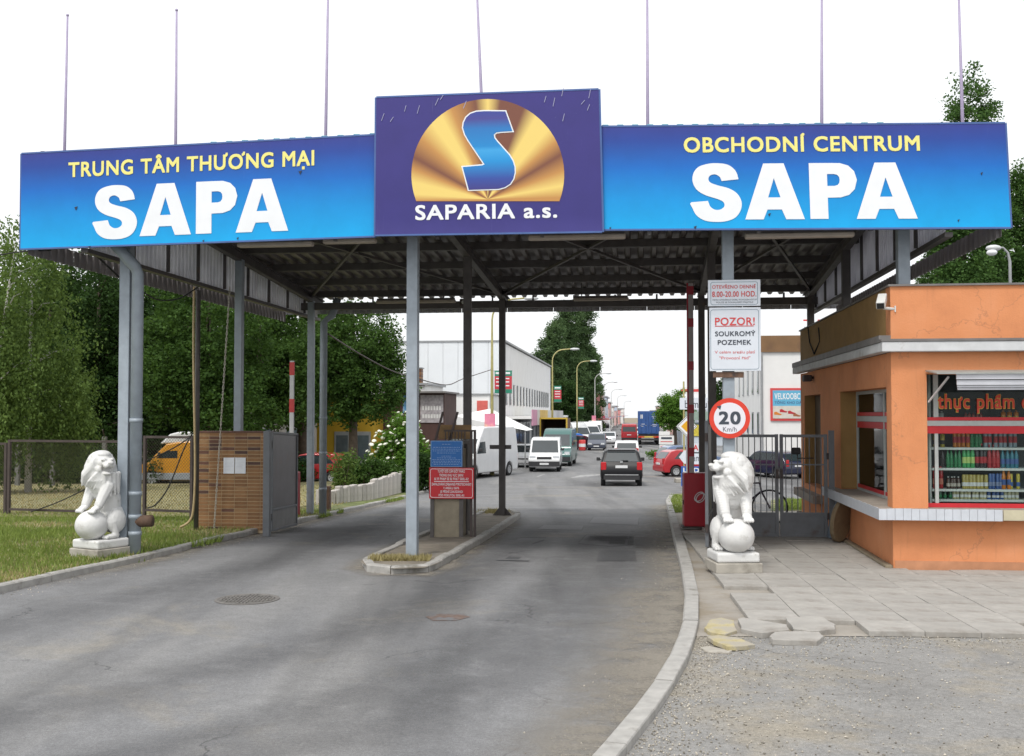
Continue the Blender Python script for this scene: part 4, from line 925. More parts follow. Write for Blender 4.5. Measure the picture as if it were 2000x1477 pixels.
for r in range(nr):
    for c in range(ncol):
        x = -bw / 2 + c * bl_
        if x + bl_ > bw / 2 + 0.02: 
            mb = MB(); mb.box(0.004, 0, 0.0048, bw / 2 - x - 0.002, 0.02, rh - 0.0048); me = mb.mesh('brick', random.choice(BR[:3]))
        else:
            ww = (6, 6, 6, 0.8, 3, 0.35) if r < 17 else (4, 4, 4, 2.5, 2, 1.2); me = random.choices(bricks, ww)[0]
        obj('brick', me, wall, (x, -0.002 + random.uniform(-0.002, 0.002), r * rh))
MB().box(-bw / 2 - 0.005, -0.012, bh - 0.008, bw / 2 + 0.005, 0.31, bh + 0.025).build('coping', BR[3], wall)
# two sheets of paper in sleeves
n_ = Vector((-math.sin(A), -math.cos(A), 0))
for k, (x0, x1, lab) in enumerate(((437, 458.5, 'left of the two white paper notices on the brick wall'), (459.5, 480.5, 'right of the two white paper notices on the brick wall'))):
    a = local(wall, plane_pt(x0, 925, wb, n_)); b = local(wall, plane_pt(x1, 894, wb, n_))
    c = Matrix.Rotation(-A, 3, 'Z') @ Vector(((a.x + b.x) / 2, -0.012, a.z)) + Vector(wall.location)
    t_ = thing('paper_notice', lab, 'notice', c, -A, 'paper notices on the brick wall'); wd, ht = b.x - a.x, b.z - a.z
    MB().box(-wd / 2, -0.004, 0, wd / 2, 0.0, ht).build('sheet', mat('paper', (0.72, 0.74, 0.80), 0.03, 10, 0.4), t_)
    mb = MB()
    for i in range(7 if k else 9):
        if i == 1: continue
        z = ht * (0.9 - 0.09 * i); mb.box(-wd * 0.38, -0.0052, z - 0.003, wd * random.uniform(0.0, 0.38), -0.0045, z)
    tag(mb.build('print', mat('faint_print', (0.5, 0.52, 0.58), 0.1, 10, 0.6), t_), kind='stuff')
# steel gate leaf, left, standing open along the road
def steel_leaf(a, b, zt, label, name='gate_leaf', zsplit=0.42):
    a, b = Vector(a), Vector(b); d = b - a; L = math.hypot(d.x, d.y); rz = math.atan2(d.y, d.x)
    t_ = thing(name, label, 'gate', (a.x, a.y, a.z), rz, None); H = zt - a.z; s = d.z / L
    sh = lambda x, y, z: (x, y, z + s * x)
    def pbox(nm, x0, z0, x1, z1, w_, m):
        mb = MB(); mb.box(x0, -w_ / 2, z0, x1, w_ / 2, z1); mb.v = [sh(*v) for v in mb.v]; return mb.build(nm, m, t_, bevel=0.006)
    for x in (0.0, L - 0.05): pbox('stile', x, 0.04, x + 0.05, H, 0.05, M_GATE)
    for z in (0.04, zsplit, H - 0.045): pbox('rail', 0.05, z, L - 0.05, z + 0.045, 0.046, M_GATE)
    pbox('upper_sheet', 0.052, zsplit + 0.047, L - 0.052, H - 0.047, 0.012, mat('dark_sheet_steel', (0.075, 0.072, 0.08), 0.2, 3, 0.35, metal=0.2, blotch=(0.10, 0.06, 0.05), bl_scale=2))
    pbox('lower_sheet', 0.052, 0.087, L - 0.052, zsplit - 0.002, 0.012, mat('pale_sheet_steel', (0.20, 0.20, 0.20), 0.15, 4, 0.5, metal=0.2))
    for z in (0.25, H - 0.3):
        mb = MB(); mb.cyl(sh(-0.02, 0, z), sh(-0.02, 0, z + 0.12), 0.022, n=8); mb.build('hinge', M_DKIRON, t_)
    return t_
pa, pb = G(529, 1043), G(579, 1030); zt = P(529, 843, pa.y).z
steel_leaf(pa, pb, zt, 'dark steel gate leaf standing open beside the brick wall')
gpp = G(520, 1043, 0.05); tag(MB().box(-0.06, -0.06, -0.05, 0.06, 0.06, zt - gpp.z + 0.02).build('gate_post', M_GATE, None, (gpp.x, gpp.y + 0.05, gpp.z), rotz=-A, bevel=0.008), 'dark green-grey steel gate post at the right end of the brick wall', 'post')
pa = G(1386, 1075, 0.0); pa = Vector((rk(pa.y) + 0.42, pa.y, 0.13)); 
pa = G(1381, 1074, 0.12); pb = along(pa, 1.9, 0.20); pb = Vector((pb.x, pb.y, gz(0, pb.y) + 0.12)); zt = P(1380, 822, pa.y).z
steel_leaf(pa, pb, zt, 'dark steel gate leaf standing open along the kerb behind the right lion')
# ------------------------------------------------------------ wire fence, left
def chain_link(name, t_, x0, z0, x1, z1, step=0.07, r=0.0032):
    mb = MB(); H = z1 - z0; W = x1 - x0; n = int((W + H) / step)
    for k in range(n + 1):
        for sg in (1, -1):
            s = k * step; a = (s, 0) if s <= W else (W, s - W); b = (s - H, H) if s >= H else (0, s)
            if sg < 0: a = (W - a[0], a[1]); b = (W - b[0], b[1])
            if abs(a[0] - b[0]) < 0.02: continue
            mb.tube([(x0 + a[0], 0.004 * sg, z0 + a[1]), (x0 + b[0], 0.004 * sg, z0 + b[1])], r, 3, cap=False)
    o = mb.build(name, mat('fence_wire', (0.10, 0.085, 0.08), 0.2, 8, 0.6, metal=0.3), t_, fix=False); o['kind'] = 'stuff'; return o
def fence_panel(pxl, pxr, ytop, ybot, Yl, Yr, label):
    a, b = P(pxl, ybot, Yl), P(pxr, ybot, Yr); H = P(pxl, ytop, Yl).z - a.z; d = b - a; L = math.hypot(d.x, d.y)
    z0 = (a.z + b.z) / 2; t_ = thing('wire_fence_panel', label, 'fence', (a.x, a.y, z0), math.atan2(d.y, d.x), 'wire mesh fence panels left of the gate')
    for x in (0, L): MB().box(x - 0.03, -0.03, -0.06, x + 0.03, 0.03, H).build('frame_post', M_DKIRON, t_)
    for z in (0.0, H - 0.05): MB().box(0.03, -0.025, z, L - 0.03, 0.025, z + 0.05).build('frame_rail', M_DKIRON, t_)
    chain_link('wire_mesh', t_, 0.03, 0.05, L - 0.03, H - 0.05)
    for x in (0.0, L):
        gzv = gz(0, (a.y + b.y) / 2) + 0.06 - z0
        if gzv < -0.06: MB().box(x - 0.028, -0.028, gzv, x + 0.028, 0.028, -0.06).build('post_foot', M_DKIRON, t_)
    return t_
fence_panel(17, 236, 862, 1000, 24.4, 23.6, 'wide wire fence panel behind the left lion')
fence_panel(282, 374, 853, 1000, 22.6, 22.2, 'narrow wire fence panel between the post and the brick wall')
fence_panel(-160, 10, 866, 1006, 25.2, 24.5, 'wire fence panel cut by the left picture edge')
# back fence of posts along the wood
for k, (px, lab) in enumerate(((36, 'grey fence post at the edge of the wood, leftmost'), (104, 'grey fence post at the edge of the wood, left of the lion'), (205, 'grey fence post at the edge of the wood behind the lion'))):
    p = gp(px, 46, 0.08); t_ = thing('fence_post', lab, 'post', p, 0, 'posts along the wood')
    MB().box(-0.09, -0.09, 0, 0.09, 0.09, 2.1).build('shaft', mat('old_concrete_post', (0.16, 0.16, 0.15), 0.2, 6, 0.9), t_, bevel=0.02); MB().cyl((0, 0, 2.08), (0, -0.25, 2.4), 0.03, n=6).build('outrigger', M_DKIRON, t_)
# poles, hoses, chain and cables hanging by the wall
hp = G(386, 1036, 0.08); tag(MB().tube([(0, 0, -0.02), (0, 0, 4.35)], 0.045, 10).build('steel_pole', M_STEEL, None, (hp.x, hp.y - 0.1, hp.z), smooth=True), 'thin dark steel pole at the left end of the brick wall', 'pole')
def cable(name, pxs, r, m, label, cat):
    pts = [P(*p) for p in pxs]; c = pts[0]; out_ = []
    for i in range(len(pts) - 1):
        p0, p1, p2, p3 = pts[max(i - 1, 0)], pts[i], pts[i + 1], pts[min(i + 2, len(pts) - 1)]
        for k in range(6):
            f = k / 6; out_.append(0.5 * ((2 * p1) + (-p0 + p2) * f + (2 * p0 - 5 * p1 + 4 * p2 - p3) * f * f + (-p0 + 3 * p1 - 3 * p2 + p3) * f ** 3))
    out_.append(pts[-1]); mb = MB(); mb.tube([q - c for q in out_], r, 6); return tag(mb.build(name, m, None, c, smooth=True), label, cat)
M_TAN = mat('tan_hose', (0.42, 0.32, 0.17), 0.1, 10, 0.6)
Yh = hp.y - 0.2
cable('hose', [(379, 560, Yh), (378, 700, Yh), (381, 900, Yh), (378, 990, Yh), (370, 1018, Yh), (352, 1030, Yh)], 0.022, M_TAN, 'tan hose hanging down the pole left of the brick wall', 'hose')
cable('drape_cable', [(374, 852, 22.2), (330, 880, 22.3), (240, 920, 23.4), (120, 978, 23.9), (60, 1000, 24.2)], 0.014, M_BLACK, 'black cable sagging across the fence behind the left lion', 'cable')
cable('drape_cable', [(376, 846, 22.1), (358, 880, 22.0), (330, 950, 22.0), (305, 985, 22.1), (288, 992, 22.2)], 0.014, M_BLACK, 'black cable looping down across the narrow fence panel', 'cable')
cable('drape_cable', [(-30, 503, 15.6), (40, 492, 15.4), (100, 489, 15.3)], 0.010, M_BLACK, 'thin black cable entering from the left edge to the blue sign', 'cable')
cable('drape_cable', [(180, 492, 15.5), (215, 525, 15.8), (240, 549, 16.0)], 0.014, M_BLACK, 'short black cable looping below the left end of the blue sign', 'cable')
cable('drape_cable', [(278, 570, 16.4), (310, 586, 17.5), (350, 583, 18.5), (385, 562, 19.0)], 0.012, M_BLACK, 'black cable sagging from the left post to the hanging hose', 'cable')
cable('drape_cable', [(640, 652, 26.0), (700, 690, 30.0), (760, 722, 34), (800, 735, 38), (870, 752, 44), (905, 740, 50), (960, 722, 58.8)], 0.02, M_DKIRON, 'long wire sagging from the canopy to the street lamp', 'cable')
# chain: links up to the canopy
mb = MB(); p0, p1 = P(449, 560, wb.y - 0.15), P(418, 1036, wb.y - 0.15); L = (p1 - p0).length; n = int(L / 0.055)
for i in range(n):
    a = p0 + (p1 - p0) * (i / n) - p0; b = p0 + (p1 - p0) * ((i + 1.25) / n) - p0; off = Vector((0.011, 0, 0)) if i % 2 else Vector((0, 0.011, 0))
    mb.tube([a + off, b + off], 0.0055, 4); mb.tube([a - off, b - off], 0.0055, 4)
o = mb.build('hanging_chain', mat('pale_chain', (0.55, 0.52, 0.46), 0.1, 10, 0.5, metal=0.2), None, p0); tag(o, 'pale thin chain hanging from the canopy in front of the brick wall', 'chain')
# ------------------------------------------------------------ barriers
def stripes_arm(t_, z0, L, wd, m, mred, spans):
    MB().box(-wd / 2, -0.02, z0, wd / 2, 0.02, z0 + L).build('arm', m, t_, bevel=0.008)
    for a, b in spans: MB().box(-wd / 2 - 0.004, -0.024, z0 + a, wd / 2 + 0.004, 0.024, z0 + b).build('red_stripe', mred, t_)
M_ARMW = mat('barrier_white', (0.62, 0.62, 0.63), 0.05, 8, 0.45); M_BRED = mat('barrier_red', (0.36, 0.012, 0.025), 0.08, 6, 0.4)
lb = gp(570, 24.0, 0.06); t_ = thing('road_barrier', 'raised red and white barrier arm behind the steel gate leaf on the left', 'barrier', lb, -A)
MB().box(-0.16, -0.16, 0, 0.16, 0.16, 1.0).build('cabinet', M_BRED, t_, bevel=0.02)
zt = P(570, 705, 24.0).z - lb.z; stripes_arm(t_, 0.85, zt - 0.85, 0.10, M_ARMW, M_REDV, [(zt - 0.85 - 0.32, zt - 0.85 - 0.03), (zt - 0.85 - 1.15, zt - 0.85 - 0.85)])
rb = G(1362, 1030, 0.11); t_ = thing('road_barrier', 'red barrier cabinet with white ring logo and raised arm by the right kerb', 'barrier', rb, -A * 0.5)
s_ = rb.y / FPX; bwd, bht = 54 * s_, 106 * s_
MB().box(-bwd / 2 - 0.03, -0.18, 0, bwd / 2 + 0.02, 0.20, 0.03).build('foot_plate', M_DKIRON, t_)
MB().box(-bwd / 2, -0.16, 0.03, bwd / 2, 0.18, bht).build('cabinet', M_BRED, t_, bevel=0.015)
for dx, dz_ in ((-0.012, 0.012), (0.014, -0.010)):
    mb = MB(); n = 28; c0 = (0.03 + dx, bht * 0.56 + dz_)
    for k in range(n):
        a0 = 2 * PI * k / n; ri, ro = 0.082, 0.102
        def E_(a, r): return (c0[0] + math.cos(a) * r * 0.82 + math.sin(a) * r * 0.35, -0.1645 - 0.001 * (dx > 0), c0[1] + math.sin(a) * r * 0.9)
        mb.add([E_(a0, ri), E_(a0, ro)], [])
    mb.f = [(2 * k, 2 * k + 1, (2 * k + 3) % (2 * n), (2 * k + 2) % (2 * n)) for k in range(n)]; mb.build('ring_logo', M_ARMW, t_)
MB().box(-bwd / 2 - 0.012, -0.10, bht * 0.42, -bwd / 2 + 0.002, 0.0, bht * 0.5).build('lock', M_DKIRON, t_)
zt = P(1346, 553, rb.y).z - rb.z; e = thing('x', 'x', 'x'); bpy.data.objects.remove(e)
arm = MB().box(-0.145, -0.03, bht - 0.02, -0.055, 0.02, zt).build('arm', mat('barrier_arm_grey', (0.36, 0.33, 0.32), 0.1, 6, 0.5), t_, bevel=0.008)
MB().box(-0.175, -0.02, bht - 0.02, -0.147, 0.012, zt).build('arm_rubber', M_BRED, t_)
for z in (0.30, 1.10, 1.90, 2.7, 3.3): MB().box(-0.151, -0.034, bht + z, -0.051, 0.024, bht + z + 0.16).build('red_stripe', M_BRED, t_)
# ------------------------------------------------------------ traffic and notice signs on the right post
pp = POSTS[2, 0]; fy = Vector((pp.x, pp.y, 0)) - VDIR * 0.13
def board(name, label, x0, x1, y0, y1, o, m, th=0.02, back=True, n=-VDIR, rz=-A, cat='sign'):
    a, b = plane_pt(x0, y1, o, n), plane_pt(x1, y0, o, n); c = (a + Vector((b.x, b.y, a.z))) / 2
    t_ = thing(name, label, cat, c, rz); wd = math.hypot(b.x - a.x, b.y - a.y); ht = b.z - a.z
    MB().box(-wd / 2, 0, 0, wd / 2, th, ht).build('board', m, t_, bevel=0.003)
    X = lambda px: (px - x0) / (x1 - x0) * wd - wd / 2
    Z = lambda py: (y1 - py) / (y1 - y0) * ht
    return t_, X, Z, wd, ht
t_, X, Z, wd, ht = board('notice_board', 'white opening hours board above the private property notice on the right post', 1383, 1485, 546, 598.5, fy, M_BOARD)
M_BLINE = mat('blue_grey_line', (0.12, 0.20, 0.26), 0.05, 8, 0.5)
frame_ring(MB(), X(1388), Z(596), X(1480), Z(550), -0.002, 0.006, 0.03).build('border', M_BLINE, t_, fix=False)
flat_text('OTEVŘENO DENNĚ', X(1391), X(1476), Z(563.5), Z(556.5), -0.003, M_REDV, t_, 0.01)
flat_text('8.00-20.00 HOD.', X(1391), X(1477), Z(580), Z(569), -0.003, M_REDV, t_, 0.02)
flat_text('MIMO OTEVÍRACÍ DOBU POVOLEN VSTUP', X(1392), X(1478), Z(587.5), Z(584.5), -0.003, M_DKGREY, t_)
flat_text('POUZE SE SOUHLASEM MAJITELE', X(1399), X(1471), Z(592.5), Z(589.5), -0.003, M_DKGREY, t_)
t_, X, Z, wd, ht = board('notice_board', 'white POZOR SOUKROMÝ POZEMEK notice above the speed sign', 1386, 1485.5, 600, 725, fy, M_BOARD)
frame_ring(MB(), X(1388), Z(722), X(1482), Z(604), -0.002, 0.006, 0.035).build('border', M_BLINE, t_, fix=False)
flat_text('POZOR!', X(1397), X(1474), Z(635), Z(620), -0.003, M_REDV, t_, 0.02)
MB().box(X(1397), -0.004, Z(637.5), X(1472), -0.0025, Z(636)).build('underline', M_REDV, t_)
flat_text('SOUKROMÝ', X(1397), X(1475), Z(656.5), Z(647), -0.003, M_DKGREY, t_, 0.025)
flat_text('POZEMEK', X(1402), X(1467), Z(673.5), Z(664), -0.003, M_DKGREY, t_, 0.025)
flat_text('V celém areálu platí', X(1396), X(1474), Z(690.5), Z(685), -0.003, M_REDV, t_, 0.0)
flat_text('"Provozní řád"', X(1405), X(1465), Z(702), Z(696.5), -0.003, M_REDV, t_, 0.0)
# bracket the boards hang on
mb = MB(); a = plane_pt(1393, 732, fy, VDIR) + VDIR * 0.05; b = plane_pt(1453, 732, fy, VDIR) + VDIR * 0.05
tag(mb.bar((0, 0, 0), b - a, 0.05, 0.075).build('bracket_bar', M_RUST, None, a), 'rusty crossbar below the private property notice', 'bracket')
c = plane_pt(1425, 817, fy, VDIR); t_ = thing('speed_limit_sign', 'round red-rimmed 20 Km/h speed limit sign over the right lion', 'sign', c - VDIR * 0.01, -A)
r = 39.3 * c.y / FPX
def disc(r, y0, y1, n=40): return MB().prism([(math.cos(2 * PI * k / n) * r, math.sin(2 * PI * k / n) * r) for k in range(n)], y0, y1, lambda a_, b_, d_: (a_, d_, b_))
disc(r, 0, 0.018).build('rim', mat('sign_red', (0.66, 0.045, 0.02), 0.05, 5, 0.45), t_); disc(r * 0.775, -0.003, 0.0).build('face', mat('sign_white', (0.74, 0.73, 0.78), 0.03, 5, 0.45), t_)
k_ = r / 39.3
flat_text('20', -21 * k_, 21 * k_, -12 * k_, 13 * k_, -0.005, M_DKGREY, t_, 0.045); flat_text('Km/h', -13 * k_, 13 * k_, -26 * k_, -17 * k_, -0.005, M_DKGREY, t_, 0.0)
mb = MB(); mb.add([(-25 * k_, -0.006, 23 * k_), (-16 * k_, -0.006, 25 * k_), (-18 * k_, -0.006, 16 * k_)], [(0, 2, 1)]); mb.build('torn_mark', M_DKGREY, t_, fix=False)
MB().box(-0.03, 0.018, -0.1, 0.03, 0.07, 0.1).build('clamp', M_STEEL, t_)
# ------------------------------------------------------------ island pillar with its two signs
pb_ = G(872, 1048, 0.085); t_ = thing('guard_pillar', 'narrow concrete pillar with dark steel edges on the traffic island', 'pillar', pb_, -A); s_ = pb_.y / FPX
w2 = 32 * s_; hp_ = 170 * s_
MB().box(-w2 + 0.03, 0.02, -0.02, w2 - 0.03, 0.55, hp_).build('concrete_core', mat('pillar_concrete', (0.27, 0.235, 0.175), 0.16, 5, 0.9, bmp=0.4, bscale=30, blotch=(0.16, 0.13, 0.10), bl_scale=3), t_, bevel=0.01)
for x in (-w2, w2 - 0.06):
    for y in (-0.005, 0.52): MB().box(x, y, -0.02, x + 0.06, y + 0.06, hp_ + 0.07).build('steel_edge', M_STEEL, t_)
MB().box(-w2 + 0.03, 0.0, hp_ - 0.16, w2 - 0.03, 0.018, hp_ - 0.02).build('rusty_plate', mat('rust_plate', (0.20, 0.10, 0.05), 0.3, 8, 0.85), t_)
mb = MB(); mb.prism([(-w2 - 0.03, hp_ + 0.02), (w2 + 0.02, hp_ + 0.13), (w2 + 0.02, hp_ + 0.16), (-w2 - 0.03, hp_ + 0.05)], -0.03, 0.62, lambda a_, b_, d_: (a_, d_, b_)); mb.build('cap_sheet', M_STEEL, t_)
for i in range(7):
    x = -w2 * 0.1 + i * 0.055; MB().box(x, -0.02, hp_ + 0.13, x + 0.016, 0.0, hp_ + 0.29).build('grille_bar', M_DKIRON, t_)
MB().box(-w2 * 0.15, -0.022, hp_ + 0.29, w2 + 0.22, 0.002, hp_ + 0.32).build('grille_rail', M_DKIRON, t_)
for a_, b_ in (((-w2 * 0.85, 0.1, hp_ + 0.05), (-w2 * 0.3, 0.1, hp_ + 0.62)), ((0.02, 0.1, hp_ + 0.1), (w2 * 0.62, 0.1, hp_ + 0.62))): MB().bar(a_, b_, 0.035, 0.035).build('bent_bar', M_DKIRON, t_)
for x in (w2 + 0.14, w2 + 0.20): MB().box(x - 0.02, 0.0, -0.02, x + 0.02, 0.04, hp_ + 0.32).build('side_bar', M_DKIRON, t_)
MB().box(-w2 * 0.7, 0.3, hp_ + 0.16, w2 + 0.1, 0.32, hp_ + 0.40).build('rusty_sheet', mat('rust_sheet', (0.24, 0.15, 0.07), 0.3, 6, 0.85), t_)
o_ = Vector((pb_.x, pb_.y, 0)) - VDIR * 0.035
b_, X, Z, wd, ht = board('notice_board', 'blue notice with small pale lettering on the island pillar', 841, 903, 861, 912, o_, mat('blue_board', (0.012, 0.13, 0.42), 0.08, 4, 0.45), 0.025)
mb = MB(); rnd = random.Random(5)
for yy, w_ in ((868, .28), (874, .85), (877.5, .9), (881, .85), (885, .6), (891, .3), (894.5, .6), (898, .9), (901, .85), (904, .9), (907, .8)):
    x = -w_ * wd / 2
    while x < w_ * wd / 2:
        l = rnd.uniform(0.015, 0.045); mb.box(x, -0.0018, Z(yy) - 0.0035, min(x + l, w_ * wd / 2), -0.001, Z(yy) + 0.0035); x += l + 0.012
tag(mb.build('small_print', mat('pale_blue_print', (0.30, 0.42, 0.62), 0.05, 8, 0.5), b_), kind='stuff')
frame_ring(MB(), -wd / 2 + 0.003, 0.003, wd / 2 - 0.003, ht - 0.003, -0.0015, 0.008).build('border', mat('pale_edge', (0.25, 0.4, 0.6), 0.05, 8, 0.5), b_, fix=False)
b_, X, Z, wd, ht = board('notice_board', 'red notice with white capital lettering below the blue notice on the island', 838, 925.5, 914, 974, o_ - VDIR * 0.03, M_RED, 0.028)
frame_ring(MB(), X(840), Z(972), X(923.5), Z(916), -0.002, 0.008, 0.035).build('border', M_LETW, b_, fix=False)
for body, x0, x1, y0, y1 in (('TUYỆT ĐỐI CẤM ĐỐT PHÁO', 855, 908, 918.5, 923.5), ('TRONG KHU VỰC SAPA!', 858, 905, 926, 931), ('AI VI PHẠM SẼ BỊ PHẠT 5000,-Kč', 848, 915, 933, 938), ('ZAPALOVÁNÍ ZÁBAVNÉ PYROTECHNIKY', 843, 921, 943.5, 948.5), ('V AREÁLU SAPA', 866, 897, 951, 955.5), ('JE PŘÍSNĚ ZAKÁZÁNO!', 860, 904, 958, 962.5), ('POD POKUTOU 5000,-Kč', 857, 907, 965, 969.5)):
    flat_text(body, X(x0), X(x1), Z(y1), Z(y0), -0.003, M_LETW, b_, 0.025)
MB().box(X(848), -0.004, Z(941.3), X(916), -0.002, Z(940)).build('rule', M_LETW, b_)
# floodlight and small camera under the rear of the canopy
c = P(908, 592, 24.2); t_ = thing('floodlight', 'small round floodlight under the rear of the canopy beside the island post', 'floodlight', c)
MB().box(-0.12, 0.0, -0.07, 0.12, 0.12, 0.1).build('housing', M_DKIRON, t_, bevel=0.02); MB().ball((-0.03, -0.01, 0.02), 0.05, 10, 8).build('lens', M_ARMW, t_, smooth=True); MB().cyl((0, 0.06, 0.1), (0, 0.06, 0.25), 0.02, n=8).build('stem', M_DKIRON, t_)
# ============================================================ KIOSK, RIGHT
def plaster_mat():
    m, t, b = nodes('orange_plaster'); v = coords(t)
    n1 = noise(t, 1.1, 6, 0.65, vec=v); col = ramp(t, n1.outputs['Fac'], [(0.28, (0.55, 0.215, 0.095)), (0.5, (0.66, 0.265, 0.115)), (0.75, (0.70, 0.305, 0.15))]).outputs[0]
    n2 = noise(t, 3.0, 6, 0.7, vec=coords(t, scale=(6, 6, 0.5))); col = mix(t, ramp(t, n2.outputs['Fac'], [(0.55, (0, 0, 0)), (0.75, (0.30,) * 3)]).outputs[0], col, (0.40, 0.17, 0.085))   # rain streaks
    n3 = noise(t, 16, 4, 0.7, vec=v); col = mix(t, ramp(t, n3.outputs['Fac'], [(0.70, (0, 0, 0)), (0.74, (0.55,) * 3)]).outputs[0], col, (0.33, 0.15, 0.09))   # chips
    vo = t.nodes.new('ShaderNodeTexVoronoi'); vo.feature = 'DISTANCE_TO_EDGE'; vo.inputs['Scale'].default_value = 0.55
    nd = noise(t, 2.2, 5, 0.6, vec=v); vm = t.nodes.new('ShaderNodeVectorMath'); vm.operation = 'MULTIPLY_ADD'; vm.inputs[1].default_value = (0.8, 0.8, 0.8); t.links.new(nd.outputs['Color'], vm.inputs[0]); t.links.new(v, vm.inputs[2]); t.links.new(vm.outputs[0], vo.inputs['Vector'])
    col = mix(t, ramp(t, vo.outputs['Distance'], [(0.0, (0.55,) * 3), (0.006, (0, 0, 0))]).outputs[0], col, (0.36, 0.16, 0.09))
    t.links.new(col, b.inputs['Base Color']); b.inputs['Roughness'].default_value = 0.9; n4 = noise(t, 45, 4, vec=v); bump(t, b, n4.outputs['Fac'], 0.4, 0.01); return m
M_ORANGE = plaster_mat()
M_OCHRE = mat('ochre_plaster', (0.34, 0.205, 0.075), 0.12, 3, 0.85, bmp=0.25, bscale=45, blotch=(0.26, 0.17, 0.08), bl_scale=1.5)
M_TRIM = mat('grey_white_trim', (0.56, 0.57, 0.58), 0.1, 5, 0.7, blotch=(0.38, 0.36, 0.34), bl_scale=3)
M_FLASH = mat('dark_flashing', (0.16, 0.15, 0.145), 0.2, 5, 0.6)
M_FRAME = mat('window_frame_grey', (0.44, 0.47, 0.46), 0.06, 8, 0.45); M_GLASS = glass_mat('window_glass', (0.93, 0.97, 0.96), 1.22)
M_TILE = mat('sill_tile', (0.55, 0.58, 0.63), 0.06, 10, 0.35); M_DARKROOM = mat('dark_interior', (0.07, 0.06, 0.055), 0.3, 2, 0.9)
kio = thing('kiosk', 'orange plastered corner kiosk with shop windows and white ledge, right of the gate', 'kiosk', (BC.x, BC.y, 0.12), -A)
kz = lambda y: 2.1 + (HORIZON - y) * BC.y / FPX - 0.12             # height above the pavement read at the corner
DPT, WDT, TH = 7.7, 5.2, 0.26
H = kz(559); ZC0, ZC1 = kz(688), kz(664); ZW = kz(731); ZS0, ZS1 = kz(1012), kz(990); ZSW = 2.33
def kbox(name, m, *a, **k): return MB().box(*a).build(name, m, kio, **k)
SG = math.tan(0.0368)
# front wall pieces
kbox('wall', M_ORANGE, 0, 0, -0.1, WDT, TH, ZS0)
kbox('wall', M_ORANGE, 0, 0, ZS1 - 0.02, 0.44, TH + 0.02, ZW)
kbox('wall', M_ORANGE, 0, 0, ZW, WDT, TH, ZC0)
kbox('parapet', M_ORANGE, 0, 0, ZC1 - 0.02, WDT, TH, H)
# side wall pieces (the pavement falls away along it)
kbox('wall', M_ORANGE, 0.001, TH, -0.4, TH, DPT, ZS0 - 0.002)
for y0, y1 in ((3.55, 5.40), (7.25, DPT)): kbox('wall', M_ORANGE, 0.001, y0, ZS0, TH, y1, ZSW)
kbox('wall', M_ORANGE, 0.001, TH + 0.02, ZSW, TH, DPT, ZC0 - 0.002)
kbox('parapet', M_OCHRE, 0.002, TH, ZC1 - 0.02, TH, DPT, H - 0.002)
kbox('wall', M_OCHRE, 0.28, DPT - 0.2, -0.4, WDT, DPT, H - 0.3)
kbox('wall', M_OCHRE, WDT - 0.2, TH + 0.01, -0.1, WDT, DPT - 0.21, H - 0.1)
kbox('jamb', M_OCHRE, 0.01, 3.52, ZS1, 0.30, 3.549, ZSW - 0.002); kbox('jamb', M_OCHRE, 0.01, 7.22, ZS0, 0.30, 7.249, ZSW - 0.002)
kbox('roof', mat('tar_roof', (0.12, 0.11, 0.10), 0.2, 3, 0.9), TH + 0.01, TH + 0.01, H - 0.32, WDT - 0.21, DPT - 0.21, H - 0.22)
kbox('parapet_cap', M_FLASH, -0.03, -0.03, H, WDT, TH + 0.05, H + 0.025); kbox('parapet_cap', M_FLASH, -0.029, TH + 0.052, H - 0.002, TH + 0.05, DPT, H + 0.022)
# white ledge with dark flashing
kbox('ledge', M_TRIM, -0.14, -0.14, ZC0, WDT, 0.0, ZC1 - 0.03, bevel=0.01); kbox('ledge', M_TRIM, -0.139, 0.0, ZC0 + 0.003, 0.0, DPT + 0.12, ZC1 - 0.033, bevel=0.01)
kbox('flashing', M_FLASH, -0.15, -0.15, ZC1 - 0.028, WDT, 0.0, ZC1 + 0.005); kbox('flashing', M_FLASH, -0.148, 0.001, ZC1 - 0.03, 0.0, DPT + 0.12, ZC1 + 0.06)
# sills: tiled slab on both sides, plain slab further right
SP = 0.22
kbox('sill', mat('sill_concrete', (0.33, 0.29, 0.25), 0.15, 6, 0.85, bmp=0.3), -SP + 0.012, -SP + 0.012, ZS0 + 0.004, WDT, TH + 0.1, ZS1 - 0.012)
kbox('sill', MATS['sill_concrete'], -SP + 0.013, TH + 0.1, ZS0 + 0.005, TH + 0.1, 4.1, ZS1 - 0.013)
kbox('sill', MATS['sill_concrete'], -SP + 0.05, 5.2, ZS0 - 0.25, TH, 7.6, ZS1 - 0.25)
tw = 0.10
for i in range(15): kbox('sill_tile', M_TILE, -SP + i * tw, -SP - 0.002, ZS0, -SP + (i + 1) * tw - 0.004, -SP + 0.012, ZS1 + random.uniform(-0.004, 0.004))
kbox('sill_edge', mat('sill_edge_cream', (0.50, 0.46, 0.33), 0.12, 6, 0.8), -SP + 15 * tw + 0.01, -SP, ZS0 + 0.01, WDT, -SP + 0.012, ZS1 - 0.005)
for i in range(42): kbox('sill_tile', M_TILE, -SP, -SP + 0.014 + i * tw, ZS0, -SP + 0.012, -SP + 0.014 + (i + 1) * tw - 0.004, ZS1 + random.uniform(-0.004, 0.003))
kbox('plinth_band', mat('pink_grey_plinth', (0.50, 0.24, 0.13), 0.15, 5, 0.85), 0.02, -0.012, -0.05, WDT, -0.001, 0.10)
kbox('base_rubble', M_EARTH, -0.10, 0.0, -0.35, -0.002, DPT, 0.04, bevel=0.02)
